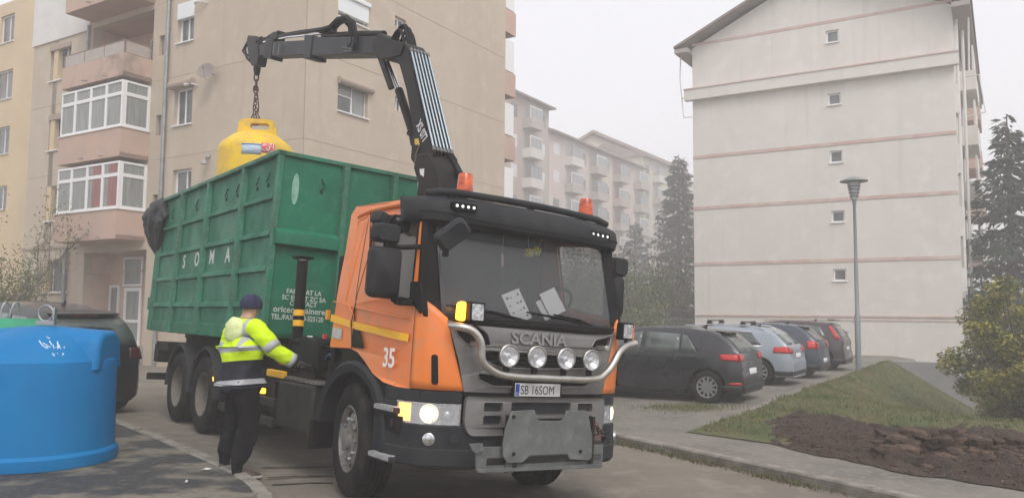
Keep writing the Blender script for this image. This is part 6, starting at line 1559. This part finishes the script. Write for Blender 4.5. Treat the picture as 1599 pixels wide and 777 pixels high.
for sg in (-1, 1):
    b = MB(); b.prism([(U1, sg*.40), (U1+.07, sg*.385), (U1+.07, sg*.32), (U1, sg*.30)], lambda p, q, t: (p, q, t), WB-.1, WT-.001); b.build('front_post', m_gn2, SK, bevel=.004)
    b = MB(); b.prism([(U1, 2.50), (U1+.10, 2.53), (U1+.10, 2.68), (U1, 2.74)], lambda p, q, t: (p, t, q), sg*.40, sg*(VW+.02)); b.build('front_flange', m_gn, SK, bevel=.006)
    b = MB(); b.box(U1-.06, U1+.03, min(sg*(VW-.02), sg*(VW+.05)), max(sg*(VW-.02), sg*(VW+.05)), WB-.05, WT); b.build('corner_post', m_gn2, SK, bevel=.01)
b = MB(); b.box(U1, U1+.05, -.3, .3, 2.2, 2.4); b.tube([(U1+.06, -.12, 2.5), (U1+.2, 0, 2.55), (U1+.06, .12, 2.5)], .03, 8); b.build('hook_bar', m_gn2, SK)
for v in (-.55, .55):
    b = MB(); b.box(U0, U1-.1, v-.05, v+.05, WB-.16, WB-.001); b.build('skid_rail', m_frame, SK)
b = MB()
for k in range(9): u = lerp(U0+.4, U1-.4, k/8); b.box(u-.03, u+.03, -1.15, 1.15, WB-.07, WB-.002)
b.build('cross_members', m_frame, SK)
for v in (-.66, .52, .92):
    b = MB(); b.tube([(U1+.0, v, 3.42), (U1+.03, v, 3.38), (U1+.03, v+.03, 3.34), (U1+.03, v-.02, 3.28), (U1+.01, v+.01, 3.24)], .014, 6); b.build('net_hook', m_hk, SK)
b = MB(); b.grid(lambda s, t: (U1+.002, -1.0+.05*math.sin(6.28*s)*math.sin(3.14*t), 3.05+.38*t), 12, 4)
b = MB(); P = [(-1.0+.045*math.cos(6.28*k/16), 3.24+.2*math.sin(6.28*k/16)) for k in range(16)]; b.prism(P, lambda p, q, t: (t, p, q), U1, U1+.002)
b.build('white_paint_patch', mat('paint_patch', (.30, .48, .40), .6, c2=(.1, .3, .2), ns=14, lo=.3, hi=.7), SK)
# SOMA on the side
for ch, px, py in (('S', 288, 418), ('O', 306, 415), ('M', 330, 412), ('A', 354, 409)):
    p = tz(px-4 if ch != 'M' else px-5, py, 1, -1.21)
    text(ch, .30, lambda x, y, z: Vector((p.x+x*1.05, -VW-.003-z, p.z+y)), m_ink, 'lettering', SK, .001, bold=.006)
for s_, px, py, sz, xs_ in (('FABRICAT LA', 447, 457, .080, .95), ('SC ELMET ZC SA', 440, 466.5, .080, .97), ('CONTACT', 452, 476, .080, .9), ('oricecontainere.ro', 426, 485.5, .105, 1.0), ('TEL./FAX 0268-525120', 423, 497, .086, .82)):
    p = tz(px, py, 0, U1+.002)
    text(s_, sz, lambda x, y, z: Vector((U1+.002+z, p.y+x*xs_, p.z+y)), m_ink, 'lettering', SK, .0008, bold=.0015)
# black tarpaulin bunched over the rear corner
random.seed(6)
TPN = empty('tarpaulin', mat4=TM @ Matrix.Translation((-9.55, -1.25, 3.3)), label='black tarpaulin bunched over the rear corner of the green skip', cat='tarpaulin')
b = MB()
def tf(s, t):
    a = 2*math.pi*s; z = lerp(.42, -.62, t); r = interp(t, [0, .12, .35, .6, .8, 1], [.02, .20, .27, .22, .14, .02])
    q = Vector((math.cos(a), math.sin(a), z*2)); k = 1+.35*noise.noise(q*2.2)+.12*noise.noise(q*6)
    return Vector((r*k*math.cos(a)*1.3-.05-.0*t, r*k*math.sin(a)*.8-.05*math.sin(3*t), z))
b.grid(tf, 40, 30); b.build('folds', mat('tarp_black', (.018, .018, .02), .6, c2=(.035, .035, .038), ns=6, bump=.4, bs=14), TPN, smooth=60)
# ================================================================ things in the cab
def wt(o): 
    o.matrix_world = TM @ o.matrix_basis; return o
m_paper = mat('paper', (.9, .9, .9), .6)
def paper(px, py, wd, ht, rz, label, printed):
    c = WSP(tz(px, py, 0, -.2).y, 1.80); p = tz(px, py, 0, -.20)
    e = empty('paper', mat4=TM @ Matrix.Translation((p.x-.03, p.y, p.z)) @ Matrix.Rotation(R_(-18), 4, 'Y') @ Matrix.Rotation(rz, 4, 'X'), label=label, cat='paper')
    b = MB(); b.box(-.001, .001, -wd/2, wd/2, -ht/2, ht/2); b.build('sheet', m_paper, e)
    if printed:
        b = MB()
        for i in range(4):
            for j in range(4):
                if random.random() < .75: y = lerp(-wd*.36, wd*.26, j/3); z = lerp(-ht*.40, ht*.3, i/3); b.box(.0015, .002, y, y+random.uniform(.02, .035), z, z+random.uniform(.008, .022))
        b.build('print', mat('print_grey', (.12, .12, .13), .7), e)
random.seed(8)
paper(810, 478, .23, .30, R_(22), 'printed sheet propped behind the windscreen, the left one', True)
paper(866, 472, .22, .25, R_(24), 'blank white sheet propped behind the windscreen, the right one', False)
paper(851, 484, .07, .2, R_(26), 'narrow white card between the two sheets behind the windscreen', False)
def die(px, py, rot, label):
    p = tz(px, py, 0, -.36); e = empty('fuzzy_die', mat4=TM @ Matrix.Translation(p) @ rot, label=label, cat='dice')
    b = MB(); b.cbox((0, 0, 0), (.075, .075, .075)); b.build('cube_body', mat('die_yellow', (.92, .88, .05), .9), e, bevel=.012)
    b = MB()
    for (y, z) in ((-.018, -.018), (.018, .018), (.018, -.018), (-.018, .018), (0, 0)): b.lathe([(.008, 0), (0, .001)], lambda x, q, h: (.038+h, y+x, z+q), 8); b.lathe([(.008, 0), (0, .001)], lambda x, q, h: (y+x, -.038-h, z+q), 8)
    b.build('pips', m_black, e)
    b = MB(); b.tube([(0, 0, .035), (0, .0, .22)], .003, 5); b.build('string', m_paper, e)
die(826, 394, Matrix.Rotation(R_(25), 4, 'Z') @ Matrix.Rotation(R_(14), 4, 'X'), 'yellow fuzzy die hanging behind the windscreen, left of the pair')
die(838, 392, Matrix.Rotation(R_(-30), 4, 'Z') @ Matrix.Rotation(R_(-20), 4, 'X'), 'yellow fuzzy die hanging behind the windscreen, right of the pair')
p = tz(784, 405, 0, -.36); e = empty('pennant', mat4=TM @ Matrix.Translation(p), label='small grey and red trinket on a string behind the windscreen', cat='trinket')
b = MB(); b.prism([(-.02, .05), (.015, .05), (.02, -.06), (-.005, -.07)], lambda p_, q, t: (t, p_, q), -.004, .004); b.build('ribbon', mat('ribbon', (.45, .35, .35), .8), e); b = MB(); b.tube([(0, 0, .05), (0, 0, .3)], .002, 5); b.build('string', m_paper, e)
# ================================================================ blue bell bin and green one behind
m_bl = mat('blue_plastic', (.0, .15, .39), .5, c2=(.0, .17, .42), ns=2, c3=(.0, .19, .44), ns3=120, bump=.12, bs=160, bd=.004, rv=.1, spec=.25)
cx, cy = -5.20, 8.92; RB_ = .775
BB = empty('bell_bin', (cx, cy, gh(cx, cy)+.056), 0, 'large round blue recycling bin in the left foreground', 'recycling bin')
b = MB(); b.lathe([(0, 0), (RB_+.03, 0), (RB_+.035, .03), (RB_+.035, .115), (RB_+.02, .135), (RB_+.002, .15), (RB_, .2), (RB_-.012, 1.04), (RB_-.02, 1.09), (RB_-.045, 1.11), (RB_-.06, 1.13), (RB_-.10, 1.20), (RB_-.25, 1.34), (.32, 1.425), (.22, 1.455), (0, 1.46)], n=96); b.build('body', m_bl, BB, smooth=28)
for ang, ln in ((R_(6), .735), (R_(190), .735), (R_(96), .72)):
    rot = Matrix.Rotation(ang, 3, 'Z'); b = MB(); vs = []; n = 10
    for i in range(n+1):
        x = lerp(.15, ln, i/n); hwid = .33-.02*i/n; top = 1.45-.05*(i/n); rr = 1-.0*i
        if i == n: hwid -= .02; top -= .02
        ring = [(-hwid-.04, 1.0), (-hwid, top-.14), (-hwid+.05, top-.05), (-hwid+.14, top), (hwid-.14, top), (hwid-.05, top-.05), (hwid, top-.14), (hwid+.04, 1.0)]
        vs += [rot @ Vector((x, y, z)) for y, z in ring]
    b.add(vs, [(i*8+k, i*8+k+1, i*8+9+k, i*8+8+k) for i in range(n) for k in range(7)]+[tuple(n*8+k for k in range(8)), tuple(range(8))[::-1]]); b.build('inlet_hood', m_bl, BB, bevel=.03, bseg=3)
m_zn = mat('zinc', (.42, .43, .44), .4, .8)
b = MB(); rc = Vector((.10, -.12, 1.60)); X = Vector((1, -.1, 0)).normalized(); b.tube([rc+X*.085*math.cos(a)+Vector((0, 0, .085*math.sin(a))) for a in [2*math.pi*i/28 for i in range(28)]], .009, 8, closed=True); b.build('lifting_ring', m_zn, BB, smooth=80)
b = MB(); b.box(.0, .2, -.14, -.10, 1.47, 1.515); b.box(.19, .21, -.15, -.09, 1.47, 1.66); b.build('ring_bracket', m_zn, BB, bevel=.004)
cyl_patch(BB, RB_-.006, R_(-91), R_(-89.3), .905, .935, m_platew, 'sticker', .003)
# graffiti scribble wraps over the shoulder facing the camera
m_gf = mat('graffiti_white', (.62, .70, .78), .6)
b = MB(); random.seed(12)
def shoulder(a, t): 
    r = lerp(RB_-.065, RB_-.235, t); return Vector((r*math.cos(a), r*math.sin(a), lerp(1.145, 1.325, t)+.006))
for (a0, t0, a1, t1) in ((-62, .9, -53, .25), (-56, .6, -50, .1), (-52, .85, -47, .2), (-47, .2, -45, .8), (-50, .15, -44, .6), (-45, .75, -42, .1), (-43, .1, -40, .5), (-58, .75, -52, .55), (-48, .5, -40, .35), (-55, 1.1, -52, 1.0)):
    pts = [shoulder(R_(lerp(a0, a1, k/5)+random.uniform(-.5, .5)), lerp(t0, t1, k/5)+random.uniform(-.05, .05)) for k in range(6)]; b.tube(pts, .006, 5)
b.build('graffiti', m_gf, BB, smooth=60)
q = onY(8, 500, 11.4); m_gb = mat('green_plastic', (.02, .30, .16), .5, c2=(.02, .25, .13), ns=4, bump=.1, bs=120)
GB = empty('bell_bin', (q.x, q.y, gh(q.x, q.y)+.056), 0, 'green bell bin behind the blue one, only its lid and hoops showing', 'recycling bin')
zg = onY(8, 496, 11.4).z-gh(q.x, q.y)-.056
b = MB(); b.lathe([(0, 0), (.9, 0), (.9, 1.15), (.8, 1.25), (.55, zg-.09), (.42, zg-.01), (0, zg)], n=48); b.build('body', m_gb, GB, smooth=28)
for dx in (.06, .19):
    b = MB(); X = Vector((.35, .94, 0)); c = Vector((dx, -.1, zg+.02)); b.tube([c+X*.07*math.cos(a)+Vector((dx*.1*math.sin(a), 0, .20*math.sin(a))) for a in [math.pi*i/14 for i in range(15)]], .011, 8); b.build('lifting_hoop', m_zn, GB, smooth=80)
# ================================================================ the worker
def skin(name, V, E, rad, m, parent, sub=2, root=0, smooth=True):
    me = bpy.data.meshes.new(name); me.from_pydata([tuple(v) for v in V], E, []); o = bpy.data.objects.new(name, me); COL.objects.link(o)
    md = o.modifiers.new('skin', 'SKIN'); md.use_smooth_shade = True
    for i, sv in enumerate(me.skin_vertices[0].data):
        r = rad[i]; sv.radius = r if isinstance(r, tuple) else (r, r); sv.use_root = (i == root)
    s_ = o.modifiers.new('s', 'SUBSURF'); s_.levels = s_.render_levels = sub
    bake(o); o.data.materials.clear(); o.data.materials.append(m); o.data.shade_smooth(); o.parent = parent; return o
wp = onz(372, 739, -.01)
WK = empty('person', (wp.x, wp.y, gh(wp.x, wp.y)), R_(-38), 'worker in a yellow and navy hi-vis jacket and dark beanie reaching towards the truck', 'person')
HS = 1.065
m_skin = mat('skin', (.50, .30, .22), .55)
def W(x, y, z): return Vector((x*HS, y*HS, z*HS))
# joints (x right, y forward, z up) at 1.76 m
Jt = dict(pel=(0, 0, .93), sp=(0, .0, 1.12), ch=(0, .01, 1.32), nb=(0, .02, 1.46), nk=(.0, .05, 1.53), hd=(.01, .08, 1.63), ht=(.01, .08, 1.72),
  ls=(-.19, .02, 1.42), le=(-.25, .0, 1.16), lw=(-.23, .10, .93), rs=(.19, .03, 1.42), re=(.325, .17, 1.19), rw=(.40, .37, 1.08),
  lh=(-.10, 0, .88), lk=(-.165, .06, .50), la=(-.20, -.02, .10), lt=(-.205, .04, .045), rh=(.10, 0, .88), rk=(.165, -.0, .50), ra=(.22, -.16, .11), rt=(.23, -.11, .045))
names = list(Jt); ix = {n: i for i, n in enumerate(names)}
Vv = [W(*Jt[n]) for n in names]
Ed = [('pel', 'sp'), ('sp', 'ch'), ('ch', 'nb'), ('nb', 'nk'), ('nk', 'hd'), ('hd', 'ht'), ('nb', 'ls'), ('ls', 'le'), ('le', 'lw'), ('nb', 'rs'), ('rs', 're'), ('re', 'rw'), ('pel', 'lh'), ('lh', 'lk'), ('lk', 'la'), ('la', 'lt'), ('pel', 'rh'), ('rh', 'rk'), ('rk', 'ra'), ('ra', 'rt')]
Ed = [(ix[a], ix[b]) for a, b in Ed]
rd = dict(pel=(.13, .10), sp=(.12, .09), ch=(.13, .10), nb=(.08, .07), nk=.055, hd=(.080, .098), ht=(.05, .06), ls=.05, le=.042, lw=.03, rs=.05, re=.042, rw=.03, lh=.08, lk=.055, la=.035, lt=.012, rh=.08, rk=.055, ra=.035, rt=.012)
Rd = [tuple(q*HS for q in rd[n]) if isinstance(rd[n], tuple) else rd[n]*HS for n in names]
# fingers
def hand(wn, d, side_):
    w0 = Vector(Jt[wn]); d = Vector(d).normalized(); sd = Vector(side_).normalized(); up = d.cross(sd)
    pal = w0+d*.07; Vv.append(W(*pal)); pi_ = len(Vv)-1; Ed.append((ix[wn], pi_)); Rd.append((.034, .018))
    for k, (o_, L) in enumerate(((-.03, .07), (-.01, .08), (.01, .078), (.03, .06))):
        a = pal+d*.03+sd*o_; b_ = a+d*L*.5-up*.012; c = b_+d*L*.35-up*.03
        i = len(Vv); Vv.extend([W(*a), W(*b_), W(*c)]); Rd.extend([.0095, .009, .008]); Ed.extend([(pi_, i), (i, i+1), (i+1, i+2)])
    a = w0+d*.03+sd*-.035; b_ = a+d*.04+sd*-.02-up*.01; i = len(Vv); Vv.extend([W(*a), W(*b_)]); Rd.extend([.011, .009]); Ed.extend([(pi_, i), (i, i+1)])
n_before = len(Vv); hand('rw', (.35, .9, -.3), (.9, -.35, 0)); n_after = len(Vv); hand('lw', (.1, .35, -1), (.3, 1, .3))
# nose and ears
for (p, r) in (((.01, .185, 1.63), .012), ((-.075, .08, 1.635), .014), ((.095, .08, 1.635), .014)):
    Vv.append(W(*p)); Rd.append(r*HS); Ed.append((ix['hd'], len(Vv)-1))
skin('body', Vv, Ed, Rd, m_skin, WK)
GV = [Vv[ix['rw']]]+Vv[n_before:n_after]; mp_ = {ix['rw']: 0, **{n_before+k: k+1 for k in range(n_after-n_before)}}
GE = [(mp_[a], mp_[b]) for a, b in Ed if a in mp_ and b in mp_]
gr_ = [.036]+[(r if isinstance(r, (int, float)) else r[0])*1.35+.001 if isinstance(r, (int, float)) else (r[0]*1.2, r[1]*1.35) for r in Rd[n_before:n_after]]
skin('glove', GV, GE, gr_, mat('glove_dark', (.03, .03, .034), .9), WK)
# jacket
m_jk = bpy.data.materials.new('hi_vis_jacket'); m_jk.use_nodes = True; t = m_jk.node_tree; bs = t.nodes['Principled BSDF']; bs.inputs['Roughness'].default_value = .7
tc = t.nodes.new('ShaderNodeTexCoord'); sx = t.nodes.new('ShaderNodeSeparateXYZ'); t.links.new(tc.outputs['Object'], sx.inputs[0])
def mth(op, a, b=None):
    n = t.nodes.new('ShaderNodeMath'); n.operation = op
    for i, q in enumerate((a, b)):
        if q is None: continue
        if isinstance(q, (int, float)): n.inputs[i].default_value = q
        else: t.links.new(q, n.inputs[i])
    return n.outputs[0]
def band(v, a, b): return mth('MULTIPLY', mth('GREATER_THAN', v, a), mth('LESS_THAN', v, b))
X_, Y_, Z_ = sx.outputs[0], sx.outputs[1], sx.outputs[2]
torso = mth('LESS_THAN', mth('ABSOLUTE', X_), .262*HS)
zt_ = mth('SUBTRACT', Z_, mth('MULTIPLY', X_, .10))          # bands dip a little with the lean
navy = mth('MULTIPLY', mth('LESS_THAN', zt_, 1.10*HS), torso)
st = mth('MULTIPLY', torso, mth('MAXIMUM', band(zt_, 1.19*HS, 1.24*HS), band(zt_, .865*HS, .915*HS)))
vs1 = mth('MULTIPLY', mth('MULTIPLY', band(mth('ABSOLUTE', X_), .115*HS, .165*HS), mth('GREATER_THAN', zt_, 1.22*HS)), torso)
rf_ = mth('MAXIMUM', st, vs1)
nz = t.nodes.new('ShaderNodeTexNoise'); nz.inputs['Scale'].default_value = 9; nz.inputs['Detail'].default_value = 5; t.links.new(tc.outputs['Object'], nz.inputs['Vector'])
def mixc(f, a, b):
    n = t.nodes.new('ShaderNodeMix'); n.data_type = 'RGBA'; t.links.new(f, n.inputs[0])
    for i, q in ((6, a), (7, b)):
        if isinstance(q, tuple): n.inputs[i].default_value = (*q, 1)
        else: t.links.new(q, n.inputs[i])
    return n.outputs[2]
c = mixc(nz.outputs['Fac'], (.70, .95, .0), (.58, .86, .0)); c = mixc(navy, c, (.010, .011, .022)); c = mixc(rf_, c, (.42, .43, .45))
t.links.new(c, bs.inputs['Base Color']); bs.inputs['Emission Color'].default_value = (0, 0, 0, 1)
bp_ = t.nodes.new('ShaderNodeBump'); bp_.inputs['Strength'].default_value = .9; bp_.inputs['Distance'].default_value = .03; t.links.new(nz.outputs['Fac'], bp_.inputs['Height']); t.links.new(bp_.outputs[0], bs.inputs['Normal'])
V = [W(*q) for q in ((0, 0, .73), (0, 0, .88), (0, 0, 1.05), (0, .0, 1.22), (0, .01, 1.36), (0, .02, 1.45), (0, .03, 1.515),
     (-.15, .02, 1.43), (-.215, .01, 1.38), (-.265, -.0, 1.18), (-.245, .09, .97), (.15, .03, 1.43), (.22, .05, 1.385), (.32, .165, 1.20), (.39, .34, 1.095))]
E = [(0, 1), (1, 2), (2, 3), (3, 4), (4, 5), (5, 6), (5, 7), (7, 8), (8, 9), (9, 10), (5, 11), (11, 12), (12, 13), (13, 14)]
Rr = [(.225, .175), (.222, .175), (.218, .172), (.215, .17), (.20, .155), (.11, .10), (.075, .07), (.09, .10), .100, .088, .068, (.09, .10), .098, .088, .066]
Rr = [tuple(q*HS for q in r) if isinstance(r, tuple) else r*HS for r in Rr]
jk = skin('jacket', V, E, Rr, m_jk, WK, sub=3, root=2)
for v in jk.data.vertices:
    n_ = noise.noise(v.co*7)*.014+noise.noise(Vector((v.co.x*9, v.co.y*9, v.co.z*22)))*.010; v.co += v.normal*n_
m_rfl = mat('reflective_tape', (.42, .43, .45), .5); m_navy = mat('navy_cloth', (.012, .014, .028), .85)
def sleeve(a, b, t0, t1, r, m, nm):
    a, b = W(*a), W(*b); q = MB(); q.tube([a.lerp(b, t0), a.lerp(b, (t0+t1)/2), a.lerp(b, t1)], [r*HS, r*HS*1.01, r*HS], 20, cap=False); return q.build(nm, m, WK, smooth=80, solid=.004)
sleeve((.22, .05, 1.385), (.32, .165, 1.20), .55, .86, .088, m_rfl, 'sleeve_band'); sleeve((.32, .165, 1.20), (.39, .34, 1.095), .72, .95, .074, m_rfl, 'sleeve_band')
sleeve((.32, .165, 1.20), (.39, .34, 1.095), .98, 1.12, .062, m_navy, 'cuff'); sleeve((-.215, .01, 1.38), (-.265, 0, 1.18), .5, .78, .090, m_rfl, 'sleeve_band')
# hood lying on the shoulders
b = MB()
def hf_(s, t):
    a = 2*math.pi*s; r = math.sin(math.pi*t); q = Vector((math.cos(a)*r, math.sin(a)*r, math.cos(math.pi*t)))
    k = 1+.12*noise.noise(q*2.5)+.05*noise.noise(q*6); return W(-.01+q.x*.135*k*(1-.25*q.z*-1*0), -.085+q.y*.075*k-(.035 if q.z < 0 else 0)*-q.z, 1.41+q.z*.125*k)
b.grid(hf_, 28, 18); b.build('hood', mat('hood_pale_yellow', (.62, .72, .30), .75, c2=(.70, .76, .42), ns=8, bump=.4, bs=20), WK, smooth=80)
# trousers, shoes
m_tr = mat('dark_trousers', (.006, .006, .008), .95, c2=(.013, .013, .016), ns=7, spec=.15, bump=.5, bs=16, bd=.03)
V = [W(*q) for q in ((0, 0, .90), (-.09, 0, .84), (-.165, .05, .50), (-.19, .0, .28), (-.20, -.03, .10), (.09, 0, .84), (.165, .0, .50), (.195, -.09, .28), (.225, -.165, .11))]
tr_ = skin('trousers', V, [(0, 1), (1, 2), (2, 3), (3, 4), (0, 5), (5, 6), (6, 7), (7, 8)], [(.16*HS, .12*HS), .125*HS, .108*HS, .102*HS, .088*HS, .125*HS, .110*HS, .104*HS, .090*HS], m_tr, WK, sub=3)
for v in tr_.data.vertices: v.co += v.normal*(noise.noise(Vector((v.co.x*6, v.co.y*6, v.co.z*11)))*.018)
def shoe(x, y, rz, label):
    e = MB(); M = Matrix.Translation(W(x, y, 0)) @ Matrix.Rotation(rz, 4, 'Z'); ring = []
    for (yy, hw_, h) in ((-.10, .025, .07), (-.085, .038, .10), (-.03, .042, .115), (.04, .044, .095), (.10, .05, .068), (.16, .046, .055), (.195, .025, .04)):
        ring.append([(-hw_, yy, .022), (-hw_*1.02, yy, h*.5), (-hw_*.6, yy, h*.92), (0, yy, h), (hw_*.6, yy, h*.92), (hw_*1.02, yy, h*.5), (hw_, yy, .022)])
    e.add([M @ Vector(p) for R2 in ring for p in R2], [(i*7+k, i*7+k+1, i*7+8+k, i*7+7+k) for i in range(6) for k in range(6)]+[tuple(range(7)), tuple(42+k for k in range(7))[::-1]])
    s_ = e.build('shoe', mat('shoe_brown', (.045, .032, .025), .7, c2=(.09, .07, .055), ns=14), WK, smooth=60, sub=1)
    e = MB(); P = [(-.028, -.105), (-.046, -.06), (-.046, .04), (-.056, .10), (-.05, .16), (-.02, .205), (.02, .205), (.05, .16), (.056, .10), (.046, .04), (.046, -.06), (.028, -.105)]; e.prism(P, lambda p, q, t: M @ Vector((p, q, t)), .0, .026); e.build('sole', mat('sole_grey', (.36, .34, .31), .8), s_, bevel=.006)
shoe(-.20, -.0, R_(10), ''); shoe(.235, -.12, R_(-38), '')
for (x, y) in ((-.20, -.03), (.225, -.165)):
    b = MB(); b.tube([W(x, y, .05), W(x, y+.0, .17)], [.046*HS, .058*HS], 14); b.build('sock', m_tr, WK, smooth=80)
# beanie
b = MB()
def bf(s, t):
    a = 2*math.pi*s; ph = t*math.pi*.60; r = math.sin(ph); k = 1+.02*noise.noise(Vector((math.cos(a)*3, math.sin(a)*3, t*5)))
    return W(.01+.098*r*math.cos(a)*k, .075+.118*r*math.sin(a)*k, 1.655+.118*math.cos(ph))
b.grid(bf, 28, 14); b.build('beanie', mat('navy_beanie', (.02, .022, .06), .95, c2=(.03, .03, .075), ns=40, bump=.5, bs=90, bd=.005), WK, smooth=80, solid=.008)
